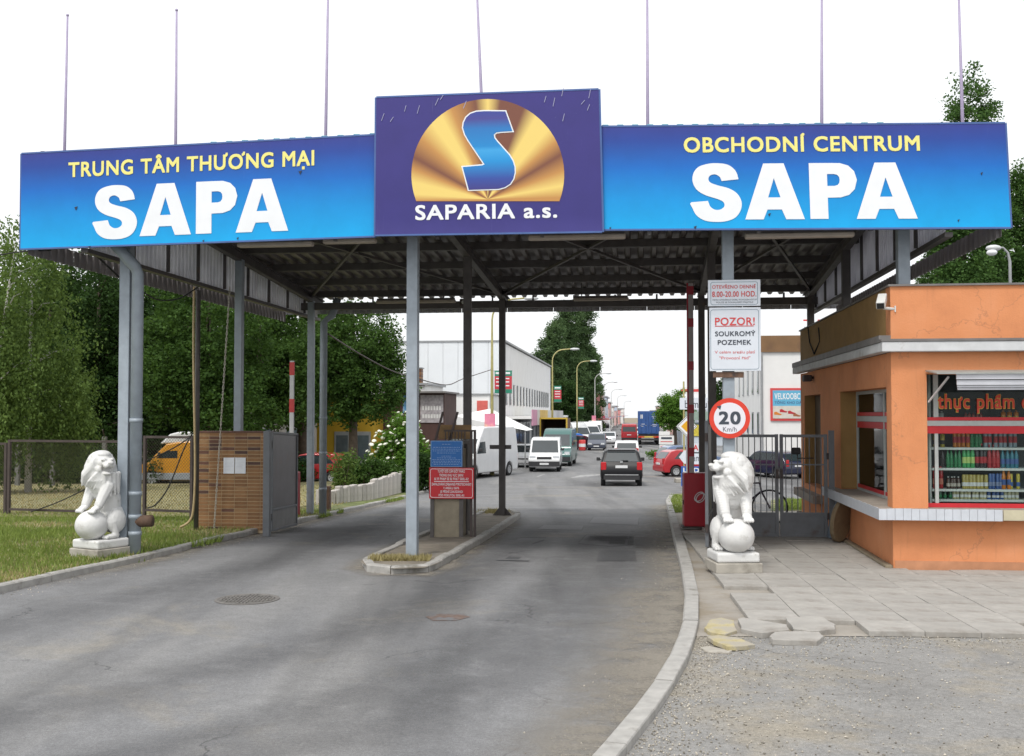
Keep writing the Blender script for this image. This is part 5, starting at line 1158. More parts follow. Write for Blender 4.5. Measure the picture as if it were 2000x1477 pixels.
# front shop window: frame, red bands, panes, lettering
WY = 0.16; x0 = 0.442; K = lambda px: (plane_pt(px, 900, Vector((BC.x, BC.y, 0)) + VDIR * WY, VDIR) - BC).dot(SDIR)
KZ = lambda py, yy=WY: plane_pt(1900, py, Vector((BC.x, BC.y, 0)) + VDIR * yy, VDIR).z - 0.12
def win(m, a, z0, b, z1, dy=0.0, th=0.04, nm='window_frame'): return kbox(nm, m, a, WY + dy, z0, b, WY + dy + th, z1)
win(M_FRAME, K(1826), ZS1, K(1833), KZ(832)); win(M_FRAME, K(1826) - 0.01, KZ(822), K(1834), ZW); win(M_FRAME, x0, ZS1 - 0.01, x0 + 0.03, ZW)
win(M_FRAME, x0 + 0.03, KZ(832), WDT - 0.2, KZ(822), -0.01)
win(M_RED, x0 + 0.03, KZ(822) + 0.002, WDT - 0.2, KZ(815), -0.004, 0.012, 'red_band'); win(M_RED, x0 + 0.03, KZ(847), WDT - 0.2, KZ(832) - 0.002, -0.004, 0.012, 'red_band')
win(M_RED, x0 + 0.03, ZS1 - 0.01, WDT - 0.2, ZS1 + 0.045, -0.006, 0.012, 'red_band')
for a, b in ((x0 + 0.03, K(1826)), (K(1834), WDT - 0.2)):
    win(M_GLASS, a, ZS1 + 0.047, b, KZ(847), 0.018, 0.004, 'pane'); win(M_GLASS, a, KZ(815), b, ZW, 0.018, 0.004, 'pane')
o_ = flat_text('thực phẩm c', K(1833), K(2010), KZ(798), KZ(770), WY - 0.004, mat('red_neon_vinyl', (0.62, 0.05, 0.02), 0.05, 6, 0.45), kio, 0.02); o_.name = 'window_lettering'
o_ = flat_text('thực phẩm c', K(1832), K(2011), KZ(799), KZ(769), WY + 0.002, mat('yellow_outline_vinyl', (0.60, 0.40, 0.05), 0.05, 6, 0.45), kio, 0.05); o_.name = 'lettering_outline'
# side window
SY = 0.25
def swin(m, y0, z0, y1, z1, dx=0.0, th=0.04, nm='window_frame'): return kbox(nm, m, SY + dx, y0, z0, SY + dx + th, y1, z1)
for y in (0.30, 1.55, 3.46): swin(M_FRAME, y, ZS1, y + 0.06, ZSW)
swin(M_FRAME, 0.36, 1.86, 3.46, 1.94, -0.003); swin(M_FRAME, 0.36, ZSW - 0.05, 3.46, ZSW, -0.002); swin(M_FRAME, 0.36, ZS1 - 0.01, 3.46, ZS1 + 0.03, -0.002)
for z0, z1 in ((1.945, 2.0), (1.76, 1.855), (ZS1 + 0.032, ZS1 + 0.085)): swin(M_RED, 0.362, z0, 3.458, z1, 0.004, 0.01, 'red_band')
for y0, y1 in ((0.362, 1.548), (1.612, 3.458)): swin(M_GLASS, y0, ZS1 + 0.09, y1, 1.755, 0.018, 0.004, 'pane'); swin(M_GLASS, y0, 2.005, y1, ZSW - 0.052, 0.018, 0.004, 'pane')
kbox('back_door', mat('brown_door', (0.10, 0.07, 0.045), 0.2, 4, 0.7), 0.20, 5.40, ZS0 - 0.2, 0.25, 7.22, ZSW)
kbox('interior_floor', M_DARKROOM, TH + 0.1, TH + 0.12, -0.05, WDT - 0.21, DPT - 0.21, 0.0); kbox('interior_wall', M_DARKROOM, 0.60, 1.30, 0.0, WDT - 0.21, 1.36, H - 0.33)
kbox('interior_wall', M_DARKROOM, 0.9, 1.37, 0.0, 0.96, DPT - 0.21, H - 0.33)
kbox('curtain', mat('grey_curtain', (0.20, 0.19, 0.17), 0.2, 3, 0.9), 0.36, 0.6, ZS1, 0.38, 2.2, 2.28)
# metal flap over the window with folded slats
fl = MB(); fl.prism([(-0.02, ZW + 0.03), (-0.55, ZW - 0.02), (-0.55, ZW - 0.005), (-0.02, ZW + 0.05)], 0.42, WDT, lambda a, b, d: (d, a, b)); fl.build('window_flap', mat('flap_metal', (0.34, 0.36, 0.34), 0.15, 5, 0.45, metal=0.3, blotch=(0.2, 0.17, 0.14), bl_scale=3), kio)
M_SLAT = mat('slat_metal', (0.55, 0.56, 0.60), 0.08, 6, 0.4, metal=0.2)
for i, (z0, z1) in enumerate(((ZW - 0.085, ZW - 0.015), (ZW - 0.155, ZW - 0.095), (ZW - 0.185, ZW - 0.16), (ZW - 0.215, ZW - 0.19))): kbox('flap_slat', M_SLAT, 0.66 + 0.01 * i, -0.52 + 0.02 * i, z0, WDT, -0.50 + 0.02 * i, z1)
MB().bar((0.46, 0.0, ZW - 0.36), (0.60, -0.40, ZW - 0.05), 0.02, 0.02).build('flap_strut', M_TRIM, kio)
# shelves and goods: cold-cabinet shelves behind the glass
shx0, shx1, shy0, shy1 = 0.60, WDT - 0.4, 0.42, 0.75
cab = thing('drinks_shelf', 'pale shelving full of drinks behind the kiosk window', 'shelf', uv(0, 0)); cab.location = kio.location; cab.rotation_euler = kio.rotation_euler
SZ = [KZ(y, 0.5) for y in (975, 955, 914, 874, 822)]
for i, z in enumerate(SZ): MB().box(shx0, shy0, z - 0.03, shx1, shy1, z).build('shelf_board', mat('shelf_white', (0.72, 0.74, 0.72), 0.05, 8, 0.5), cab)
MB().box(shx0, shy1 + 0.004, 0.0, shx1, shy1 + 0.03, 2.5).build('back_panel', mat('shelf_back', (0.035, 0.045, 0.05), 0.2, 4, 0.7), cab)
for x in (shx0 - 0.03, shx1): MB().box(x, shy0, 0.0, x + 0.025, shy1, 2.5).build('side_panel', MATS['shelf_white'], cab)
def bottle_mesh(h, r, c, cap, lab, kind):
    mb = MB()
    if kind == 'bottle': mb.lathe([(r * 0.9, 0), (r, 0.01), (r, h * 0.58), (r * 0.9, h * 0.66), (r * 0.4, h * 0.84), (r * 0.36, h * 0.93)], n=10)
    elif kind == 'can': mb.lathe([(r * 0.85, 0), (r, 0.01), (r, h * 0.93), (r * 0.82, h * 0.985), (r * 0.8, h)], n=10)
    else: mb.lathe([(r * 0.9, 0), (r, 0.01), (r, h * 0.78), (r * 0.75, h * 0.87)], n=10)
    b = mb.mesh('glass_body', mat('goods_%02d%02d%02d_%s' % tuple([int(k * 99) for k in c] + [kind]), c, 0.1, 20, 0.2, coat=0.3), True)
    k = MB().lathe([(r * 0.44, h * 0.92), (r * 0.44, h)], n=8).mesh('cap', mat('cap_%02d%02d%02d' % tuple(int(q * 99) for q in cap), cap, 0.05, 20, 0.4)) if kind != 'can' else None
    l = MB().lathe([(r * 1.015, h * 0.2), (r * 1.015, h * 0.46)], n=10).mesh('paper_label', mat('lab_%02d%02d%02d' % tuple(int(q * 99) for q in lab), lab, 0.1, 40, 0.5))
    return b, k, l
def row(shelf, xs, h, r, c, cap, lab, kind, label, name, cat):
    r *= 0.64; c = tuple(min(0.9, k * 0.95) for k in c); xs = [x + random.uniform(-0.006, 0.006) for x in xs]; h *= random.uniform(0.94, 1.05)
    b, k, l = bottle_mesh(h, r, c, cap, lab, kind)
    for x in xs:
        loc = Vector(kio.location) + SDIR * x + VDIR * (0.50 + random.uniform(-0.01, 0.01)) + Vector((0, 0, SZ[shelf]))
        t_ = thing(name, label, cat, loc, random.uniform(0, 3), label); obj('container', b, t_); obj('paper_label', l, t_)
        if k: obj('cap', k, t_)
def span(p0, p1, n): a, b = K(p0) + 0.02, K(p1) + 0.02; return [a + (b - a) * i / max(1, n - 1) for i in range(n)]
Wt, Rd, Gn, Or, Dk, Yl, Bl = (0.7, 0.7, 0.7), (0.45, 0.02, 0.03), (0.02, 0.22, 0.08), (0.62, 0.20, 0.02), (0.03, 0.025, 0.03), (0.55, 0.45, 0.06), (0.05, 0.12, 0.35)
row(3, span(1838, 1852, 2), 0.20, 0.045, Yl, Dk, Dk, 'jar', 'yellow jar on the top drinks shelf beside the kiosk pillar', 'jar', 'jar')
row(3, span(1878, 1904, 4), 0.30, 0.040, Or, Or, Rd, 'bottle', 'orange drink bottle on the top drinks shelf in the kiosk', 'drink_bottle', 'bottle')
row(3, span(1911, 1928, 3), 0.30, 0.042, Gn, Gn, Gn, 'bottle', 'green bottle on the top drinks shelf in the kiosk', 'drink_bottle', 'bottle')
row(3, span(1938, 1998, 7), 0.31, 0.040, (0.30, 0.38, 0.44), Bl, Rd, 'bottle', 'clear blue-capped bottle at the right of the top drinks shelf', 'drink_bottle', 'bottle')
row(2, span(1840, 1852, 2), 0.28, 0.045, Dk, Wt, Dk, 'bottle', 'dark bottle at the left end of the second drinks shelf', 'drink_bottle', 'bottle')
row(2, span(1863, 1886, 4), 0.25, 0.038, Gn, Gn, Gn, 'bottle', 'short green bottle on the second drinks shelf in the kiosk', 'drink_bottle', 'bottle')
row(2, span(1896, 1913, 3), 0.31, 0.042, (0.05, 0.40, 0.12), Gn, (0.5, 0.65, 0.2), 'bottle', 'bright green bottle with pale label on the second drinks shelf', 'drink_bottle', 'bottle')
row(2, span(1921, 1938, 3), 0.32, 0.042, Dk, Rd, Rd, 'bottle', 'dark cola-coloured bottle with red label on the second drinks shelf', 'drink_bottle', 'bottle')
row(2, span(1946, 1963, 3), 0.30, 0.042, Rd, Rd, Rd, 'bottle', 'red bottle on the second drinks shelf in the kiosk', 'drink_bottle', 'bottle')
row(2, span(1973, 2000, 4), 0.28, 0.042, (0.04, 0.22, 0.30), Wt, Bl, 'bottle', 'teal bottle at the right of the second drinks shelf', 'drink_bottle', 'bottle')
row(1, span(1837, 1849, 2), 0.28, 0.042, Rd, Rd, (0.6, 0.2, 0.15), 'can', 'tall red can at the left end of the third drinks shelf', 'drink_can', 'can')
row(1, span(1862, 1884, 4), 0.17, 0.036, (0.10, 0.06, 0.05), Wt, (0.5, 0.45, 0.4), 'jar', 'small brown jar with white lid on the third drinks shelf', 'jar', 'jar')
row(1, span(1894, 1938, 7), 0.19, 0.040, (0.45, 0.36, 0.10), Yl, Wt, 'can', 'yellow and white can on the third drinks shelf in the kiosk', 'drink_can', 'can')
row(1, span(1947, 1968, 4), 0.20, 0.036, Bl, Bl, (0.2, 0.25, 0.4), 'can', 'blue can on the third drinks shelf in the kiosk', 'drink_can', 'can')
row(1, span(1973, 1984, 2), 0.27, 0.042, Or, Or, Bl, 'bottle', 'orange bottle with blue label on the third drinks shelf', 'drink_bottle', 'bottle')
row(1, span(1990, 2002, 2), 0.20, 0.036, Yl, Bl, Bl, 'can', 'yellow and blue can at the right of the third drinks shelf', 'drink_can', 'can')
row(0, span(1838, 1866, 4), 0.12, 0.036, (0.02, 0.10, 0.05), Gn, Gn, 'jar', 'small dark green jar on the bottom drinks shelf', 'jar', 'jar')
row(0, span(1874, 1936, 9), 0.13, 0.036, (0.50, 0.46, 0.26), Yl, Wt, 'can', 'pale yellow can on the bottom drinks shelf', 'drink_can', 'can')
row(0, span(1944, 1970, 4), 0.12, 0.036, Bl, Bl, Wt, 'can', 'small blue and white can on the bottom drinks shelf', 'drink_can', 'can')
row(0, span(1978, 2000, 4), 0.13, 0.036, (0.5, 0.48, 0.3), Yl, Wt, 'can', 'pale can at the right end of the bottom drinks shelf', 'drink_can', 'can')
row(4, span(1842, 1852, 2), 0.13, 0.05, (0.5, 0.55, 0.55), Wt, Wt, 'jar', 'pale tub on the uppermost shelf beneath the red lettering', 'jar', 'jar')
row(4, span(1900, 1930, 5), 0.11, 0.03, (0.35, 0.1, 0.08), Rd, Rd, 'jar', 'small red jar on the uppermost shelf beneath the red lettering', 'jar', 'jar')
row(4, span(1975, 2000, 3), 0.14, 0.05, Or, Or, Yl, 'jar', 'orange tub on the uppermost shelf beneath the red lettering', 'jar', 'jar')
# security camera at the corner, lamp under the ledge
c = plane_pt(1722, 588, Vector((BC.x, BC.y, 0)) - VDIR * 0.06, VDIR); t_ = thing('security_camera', 'white security camera on the kiosk corner below the parapet', 'camera', c)
M_CAMW = mat('camera_white', (0.62, 0.62, 0.60), 0.05, 8, 0.4)
Mx = Matrix.Rotation(math.radians(-25), 4, 'Z') @ Matrix.Rotation(math.radians(28), 4, 'X')
MB().box(-0.055, -0.16, -0.05, 0.055, 0.14, 0.05, Mx).build('housing', M_CAMW, t_, bevel=0.012); MB().box(-0.045, -0.166, -0.04, 0.045, -0.161, 0.035, Mx).build('lens_plate', M_BLACK, t_)
MB().tube([(0.02, 0.02, -0.04), (0.04, 0.03, -0.09), (0.20, 0.06, -0.10)], 0.02, 8).build('arm', M_CAMW, t_); MB().box(0.175, 0.02, -0.14, 0.19, 0.10, -0.06).build('wall_plate', M_CAMW, t_)
c = plane_pt(1578, 738, Vector((BC.x, BC.y, 0)) - SDIR * 0.10, SDIR); t_ = thing('wall_lamp', 'small dark lamp under the ledge at the rear end of the kiosk side wall', 'lamp', c, -A)
MB().box(-0.09, -0.12, -0.07, 0.06, 0.12, 0.05).build('housing', M_DKIRON, t_, bevel=0.02); MB().cyl((0.05, 0, 0), (0.12, 0, 0), 0.025, n=8).build('arm', M_DKIRON, t_)
mb = MB(); 
tag(MB().tube([(0, 0, 0), (0.02, 0, -0.25), (0.0, 0.5, -0.45), (0.0, 1.0, -0.2), (0.0, 1.2, 0.12)], 0.012, 6).build('wall_cable', M_BLACK, None, Vector(kio.location) - SDIR * 0.02 + VDIR * 5.4 + Vector((0, 0, H - 0.1)), rotz=-A), 'black cable looping over the ochre parapet of the kiosk side', 'cable')
# ------------------------------------------------------------ pedestrian double gate
ga = G(1428, 1050, 0.12); gb = ga + SDIR * ((1616 - 1428) * ga.y / FPX * 0.985); zt = P(1520, 848, ga.y).z; W2 = (gb - ga).length / 2
for k, (lab) in enumerate(('left leaf of the grey barred gate beside the right lion', 'right leaf of the grey barred gate against the kiosk')):
    o = ga + SDIR * (W2 * k + 0.01); z0 = gz(0, o.y) + 0.125
    t_ = thing('barred_gate_leaf', lab, 'gate', (o.x, o.y, z0), -A, 'leaves of the barred gate'); L = W2 - 0.025; Hh = zt - z0
    for x in (0, L - 0.05): MB().box(x, -0.025, 0.02, x + 0.05, 0.025, Hh).build('stile', M_GATE, t_)
    for z in (0.02, 0.36, Hh - 0.05): MB().box(0.05, -0.022, z, L - 0.05, 0.022, z + 0.045).build('rail', M_GATE, t_)
    MB().box(0.05, -0.012, Hh * 0.70, L - 0.05, 0.012, Hh * 0.70 + 0.02).build('mid_rail', M_GATE, t_)
    MB().box(0.052, -0.008, 0.067, L - 0.052, 0.008, 0.358).build('kick_sheet', M_GATE, t_)
    n = 8
    for i in range(1, n): MB().box(L * i / n - 0.007, -0.007, 0.405, L * i / n + 0.007, 0.007, Hh - 0.05).build('bar', M_GATE, t_)
    for z in (0.3, Hh - 0.4): MB().cyl((0.0 if k == 0 else L, -0.035, z), (0.0 if k == 0 else L, -0.035, z + 0.1), 0.018, n=8).build('hinge', M_DKIRON, t_)
    MB().box((L - 0.04) if k == 0 else 0.0, -0.05, 0.95, (L) if k == 0 else 0.04, -0.026, 1.1).build('lock_case', M_DKIRON, t_)
for k, u in enumerate((-0.06, 2 * W2 + 0.05)):
    o = ga + SDIR * u; tag(MB().box(-0.04, -0.04, -0.05, 0.04, 0.04, zt - 0.05).build('gate_post', M_GATE, None, (o.x, o.y, gz(0, o.y) + 0.12), rotz=-A), ('slim grey gate post behind the right lion', 'slim grey gate post against the kiosk wall')[k], 'post')
c = plane_pt(1555, 881, ga - VDIR * 0.22, VDIR); t_ = thing('mirror', 'small black rounded mirror fixed to the barred gate', 'mirror', c, -A)
MB().box(-0.075, -0.02, -0.055, 0.075, 0.05, 0.055).build('housing', M_BLACK, t_, bevel=0.03, seg=3); MB().tube([(0.02, 0.03, -0.05), (0.04, 0.12, -0.12), (0.30, 0.20, -0.12)], 0.009, 6).build('arm', M_DKIRON, t_)
# leaning board and pipe by the kiosk wall
lp = G(1640, 1060, 0.12); t_ = thing('leaning_board', 'old brown rounded board leaning on the kiosk wall beside the gate', 'board', (lp.x, lp.y, gz(0, lp.y) + 0.125), -A)
pts = [(math.cos(a) * 0.20, math.sin(a) * 0.33 + 0.33) for a in [2 * PI * i / 20 for i in range(20)]]
mb = MB(); mb.prism(pts, -0.05, 0.03, lambda a, b, d: (d + 0.11 * b / 0.66 - 0.02, a, b)); mb.build('board', mat('weathered_brown', (0.20, 0.15, 0.09), 0.25, 5, 0.9, blotch=(0.12, 0.09, 0.06), bl_scale=3), t_, bevel=0.01); 
t_.rotation_euler = (0, 0, -A - 0.9)
lp = G(1623, 1052, 0.12); tag(MB().tube([(0, 0, 0), (0.10, 0.03, 0.52), (0.16, 0.04, 0.64)], 0.07, 10).build('plastic_sack', mat('grey_blue_plastic', (0.22, 0.27, 0.33), 0.2, 6, 0.5), None, (lp.x, lp.y, gz(0, lp.y) + 0.125), smooth=True), 'grey-blue rolled plastic leaning below the kiosk sill beside the gate', 'bag')
# ------------------------------------------------------------ bicycle behind the gate
def bicycle(label, loc, rz):
    t_ = thing('bicycle', label, 'bicycle', loc, rz); R = 0.335
    for x, nm in ((-0.52, 'wheel'), (0.52, 'wheel')):
        mb = MB(); mb.tube([(x + math.cos(2 * PI * k / 32) * R, 0, R + 0.012 + math.sin(2 * PI * k / 32) * R) for k in range(33)], 0.019, 6, cap=False); w_ = mb.build('wheel', M_BLACK, t_, smooth=True)
        for k in range(16):
            a = 2 * PI * k / 16; mb = MB(); mb.tube([(x, 0, R + 0.012), (x + math.cos(a) * (R - 0.01), 0, R + 0.012 + math.sin(a) * (R - 0.01))], 0.0022, 3); mb.build('spoke', M_FRAME, w_)
        MB().cyl((x, -0.04, R + 0.012), (x, 0.04, R + 0.012), 0.025, n=8).build('hub', M_FRAME, w_)
    fm = mat('bike_frame', (0.05, 0.03, 0.07), 0.1, 8, 0.3); z = R + 0.012
    bb, st, hd0, hd1, rr, ff = (-0.08, 0, 0.29), (-0.20, 0, 0.80), (0.36, 0, 0.66), (0.33, 0, 0.82), (-0.52, 0, z), (0.52, 0, z)
    mb = MB()
    for a, b, r in ((bb, st, 0.016), (st, hd1, 0.016), (bb, hd0, 0.018), (hd0, hd1, 0.018), (bb, rr, 0.011), (st, rr, 0.01)): mb.tube([a, b], r, 8)
    mb.build('frame', fm, t_, smooth=True)
    for s in (-1, 1): MB().tube([(0.36, 0, 0.68), (0.38, s * 0.05, 0.62), (0.52, s * 0.05, z)], 0.012, 6).build('fork_blade', fm, t_)
    MB().tube([(0.33, 0, 0.82), (0.31, 0, 0.93), (0.34, 0.0, 0.98)], 0.014, 6).build('stem', M_FRAME, t_); MB().tube([(0.22, -0.30, 0.98), (0.34, -0.14, 0.98), (0.34, 0.14, 0.98), (0.22, 0.30, 0.98)], 0.014, 6).build('handlebar', M_BLACK, t_)
    MB().ball((-0.24, 0, 0.92), (0.14, 0.08, 0.035), 12, 8).build('saddle', M_BLACK, t_, smooth=True); MB().tube([(-0.20, 0, 0.78), (-0.225, 0, 0.92)], 0.014, 6).build('seat_post', M_FRAME, t_)
    MB().cyl((-0.08, 0.05, 0.29), (-0.08, 0.065, 0.29), 0.09, n=20).build('chainring', M_DKIRON, t_)
    for s in (-1, 1): MB().tube([(-0.08, s * 0.06, 0.29), (-0.08 + s * 0.12, s * 0.08, 0.29 - s * 0.11)], 0.009, 5).build('crank', M_FRAME, t_); MB().box(-0.08 + s * 0.12 - 0.04, s * 0.08, 0.28 - s * 0.11, -0.08 + s * 0.12 + 0.04, s * 0.17, 0.30 - s * 0.11).build('pedal', M_BLACK, t_)
    return t_
bc = gp(1495, 21.2, 0.075); bicycle('dark bicycle parked behind the barred gate', bc - Vector((0.45, -0.05, 0)), math.radians(-18))
# ============================================================ VEHICLES
M_CGLASS = mat('car_glass', (0.025, 0.035, 0.04), 0.1, 3, 0.06, coat=0.2, spec=0.7); M_TYRE = mat('tyre', (0.022, 0.022, 0.023), 0.2, 20, 0.85)
M_RIM = mat('alloy_rim', (0.42, 0.43, 0.44), 0.08, 10, 0.35, metal=0.5); M_TRIMB = mat('black_plastic', (0.03, 0.03, 0.033), 0.15, 12, 0.65)
M_TAIL = mat('tail_lamp', (0.50, 0.012, 0.018), 0.08, 10, 0.2, coat=0.5); M_HEAD = mat('head_lamp', (0.62, 0.65, 0.68), 0.05, 10, 0.15, coat=0.6); M_PLATE = mat('number_plate', (0.68, 0.69, 0.70), 0.04, 20, 0.5)
M_AMBER = mat('amber_lamp', (0.60, 0.20, 0.01), 0.05, 10, 0.25); M_UNDER = mat('underbody', (0.015, 0.015, 0.015), 0.2, 5, 0.9)
def paint(name, c, rough=0.3): return mat(name, c, 0.05, 2, rough, coat=0.5, blotch=tuple(k * 0.85 + 0.01 for k in c), bl_scale=2.0, bl_thr=0.6)
WHEEL = {}
def wheel_meshes(r, w_):
    k = (round(r, 2), round(w_, 2))
    if k not in WHEEL:
        ty = MB(); prof = [(r * 0.62, -w_ / 2), (r * 0.94, -w_ / 2), (r, -w_ / 2 + 0.03), (r, w_ / 2 - 0.03), (r * 0.94, w_ / 2), (r * 0.62, w_ / 2)]
        n = 24
        for rr, x in prof:
            for i in range(n): ty.v.append((x, rr * math.cos(2 * PI * i / n), rr * math.sin(2 * PI * i / n)))
        for j in range(len(prof) - 1):
            for i in range(n): a, b = j * n + i, j * n + (i + 1) % n; ty.f.append((a, b, b + n, a + n))
        rim = MB(); n = 24
        for s in (1,):
            rim.v.append((w_ * 0.36, 0, 0))
            for i in range(n):
                rr = r * (0.62 if True else 0); rim.v.append((w_ * 0.46, rr * math.cos(2 * PI * i / n), rr * math.sin(2 * PI * i / n)))
            rim.f += [(0, 1 + i, 1 + (i + 1) % n) for i in range(n)]
        for i in range(6):                                          # vents between spokes
            a = 2 * PI * i / 6; c = (w_ * 0.445, math.cos(a) * r * 0.38, math.sin(a) * r * 0.38)
        WHEEL[k] = (ty.mesh('tyre', M_TYRE, True), rim.mesh('rim', M_RIM), MB().add([(w_ * 0.43, math.cos(2 * PI * (i + d) / 6) * r * q, math.sin(2 * PI * (i + d) / 6) * r * q) for i in range(6) for d, q in ((-0.14, 0.30), (-0.2, 0.52), (0.2, 0.52), (0.14, 0.30))], [tuple(4 * i + j for j in range(4)) for i in range(6)]).mesh('spoke_gap', M_UNDER))
    return WHEEL[k]
def add_wheel(t_, x, y, r, w_, side):
    ty, rim, gap = wheel_meshes(r, w_); o = obj('wheel', ty, t_, (x, y, r)); o.rotation_euler = (0, 0, 0 if side > 0 else PI)
    obj('rim', rim, o); obj('spoke_gaps', gap, o)['kind'] = 'stuff'
def vehicle(name, label, cat, loc, rz, S, group=None):
    """S: L, W, low (front bumper foot -> bonnet -> cowl), belt line end, top (cowl -> roof -> rear belt), rear (rear belt -> bumper foot), wheels"""
    t_ = thing(name, label, cat, loc, rz, group); W = S['W'] / 2; zb = S['belt']; tum = S.get('tum', 0.16); pm = S['paint']
    wx = lambda z: W - max(0, z - zb) * tum - max(0, 0.55 - z) * 0.10
    low, top_, rear = S['low'], S['top'], S['rear']; foot = S.get('foot', 0.22); r = S['r']
    arch = []
    for wy in sorted(S['wheels']):                                  # rear foot to front foot, wheel arches cut out
        ra = r * 1.16
        arch += [(wy - ra, foot)] + [(wy - ra * math.cos(a), max(foot, r + ra * math.sin(a))) for a in [PI * i / 8 for i in range(1, 8)]] + [(wy + ra, foot)]
    lowpoly = low + rear + arch                                     # belt closes between low[-1] and rear[0]
    V, F = [], []
    def vid(y, z, s): V.append((s * wx(z), y, z)); return len(V) - 1
    idx = {}
    def I(p, s):
        k = (round(p[0], 4), round(p[1], 4), s)
        if k not in idx: idx[k] = vid(p[0], p[1], s)
        return idx[k]
    for s in (-1, 1):
        F.append(tuple(I(p, s) for p in lowpoly)[::s]); F.append(tuple(I(p, s) for p in top_)[::s])
    ring = low + top_[1:-1] + rear + arch
    for p, q in zip(ring, ring[1:] + ring[:1]): F.append((I(p, -1), I(q, -1), I(q, 1), I(p, 1)))
    mb = MB(); mb.v = V; mb.f = F; b = mb.build('body', pm, t_, bevel=S.get('bev', 0.05), seg=3); b.data.shade_smooth()
    wn = b.modifiers.new('wn', 'WEIGHTED_NORMAL'); wn.keep_sharp = False
    MB().box(-W * 0.8, min(S['wheels']) - 0.2, foot - 0.02, W * 0.8, max(S['wheels']) + 0.2, foot + 0.25).build('underbody', M_UNDER, t_)
    for wy in S['wheels']:
        for s in (-1, 1): add_wheel(t_, s * (W - 0.12), wy, r, 0.21, s)
    def cross(nm, p, q, i0, i1, m, ins=0.10, off=0.012):             # a pane across the car between two outline points
        p, q = Vector((p[0], p[1])), Vector((q[0], q[1])); d = q - p; nrm = Vector((d.y, -d.x)).normalized() * S.get('nrm', 1)
        if (nrm.x if True else 0) * S.get('side', 1) == 0: pass
        a, b_ = p + d * i0, p + d * i1; c = Vector((0, (low[0][1] + zb))); ctr = Vector((0.0, zb * 0.8))
        if nrm.dot(a - ctr) < 0: nrm = -nrm
        a, b_ = a + nrm * off, b_ + nrm * off
        v = [(-wx(a.y) + ins, a.x, a.y), (wx(a.y) - ins, a.x, a.y), (wx(b_.y) - ins, b_.x, b_.y), (-wx(b_.y) + ins, b_.x, b_.y)]
        k = nrm * 0.012; v2 = [(x, y - k.x * 2.5, z - k.y * 2.5) for x, y, z in v]
        m_ = MB(); m_.add(v + v2, [(0, 1, 2, 3), (7, 6, 5, 4), (0, 4, 5, 1), (1, 5, 6, 2), (2, 6, 7, 3), (3, 7, 4, 0)]); return m_.build(nm, m, t_)
    ws = S.get('ws', (0, 1)); cross('windscreen', top_[ws[0]], top_[ws[1]], 0.06, 0.94, M_CGLASS, 0.12)
    if S.get('rw'): cross('rear_window', top_[S['rw'][0]], top_[S['rw'][1]], S.get('rwi', (0.08, 0.92))[0], S.get('rwi', (0.08, 0.92))[1], M_CGLASS, 0.16)
    for poly in S['side_windows']:
        for s in (-1, 1):
            m_ = MB(); n = len(poly); m_.add([(s * (wx(z) + 0.010), y, z) for y, z in poly] + [(s * (wx(z) - 0.02), y, z) for y, z in poly], [tuple(range(n)), tuple(range(n, 2 * n))] + [(i, (i + 1) % n, (i + 1) % n + n, i + n) for i in range(n)]); m_.build('side_window', M_CGLASS, t_)
    yf, yr = S['yf'], S['yr']
    for nm, (x, z, w_, h_), y, m in S['lights']:
        for s in (-1, 1): MB().cbox((s * x, y, z), (w_, 0.09, h_)).build(nm, m, t_, bevel=0.02)
    for nm, (x0, z0, x1, z1), y, m in S.get('plates', []): MB().box(x0, y - 0.02, z0, x1, y + 0.02, z1).build(nm, m, t_, bevel=0.006)
    for s in (-1, 1):
        my, mz = S['mirror']; MB().box(s * (W + 0.02) - 0.0 if s > 0 else -(W + 0.20), my - 0.05, mz - 0.07, (W + 0.20) if s > 0 else -(W + 0.02), my + 0.05, mz + 0.09).build('wing_mirror', S.get('mmat', M_TRIMB), t_, bevel=0.03)
        MB().bar((s * (W - 0.08), my, mz - 0.03), (s * (W + 0.06), my, mz - 0.01), 0.05, 0.04).build('mirror_arm', M_TRIMB, t_)
    return t_
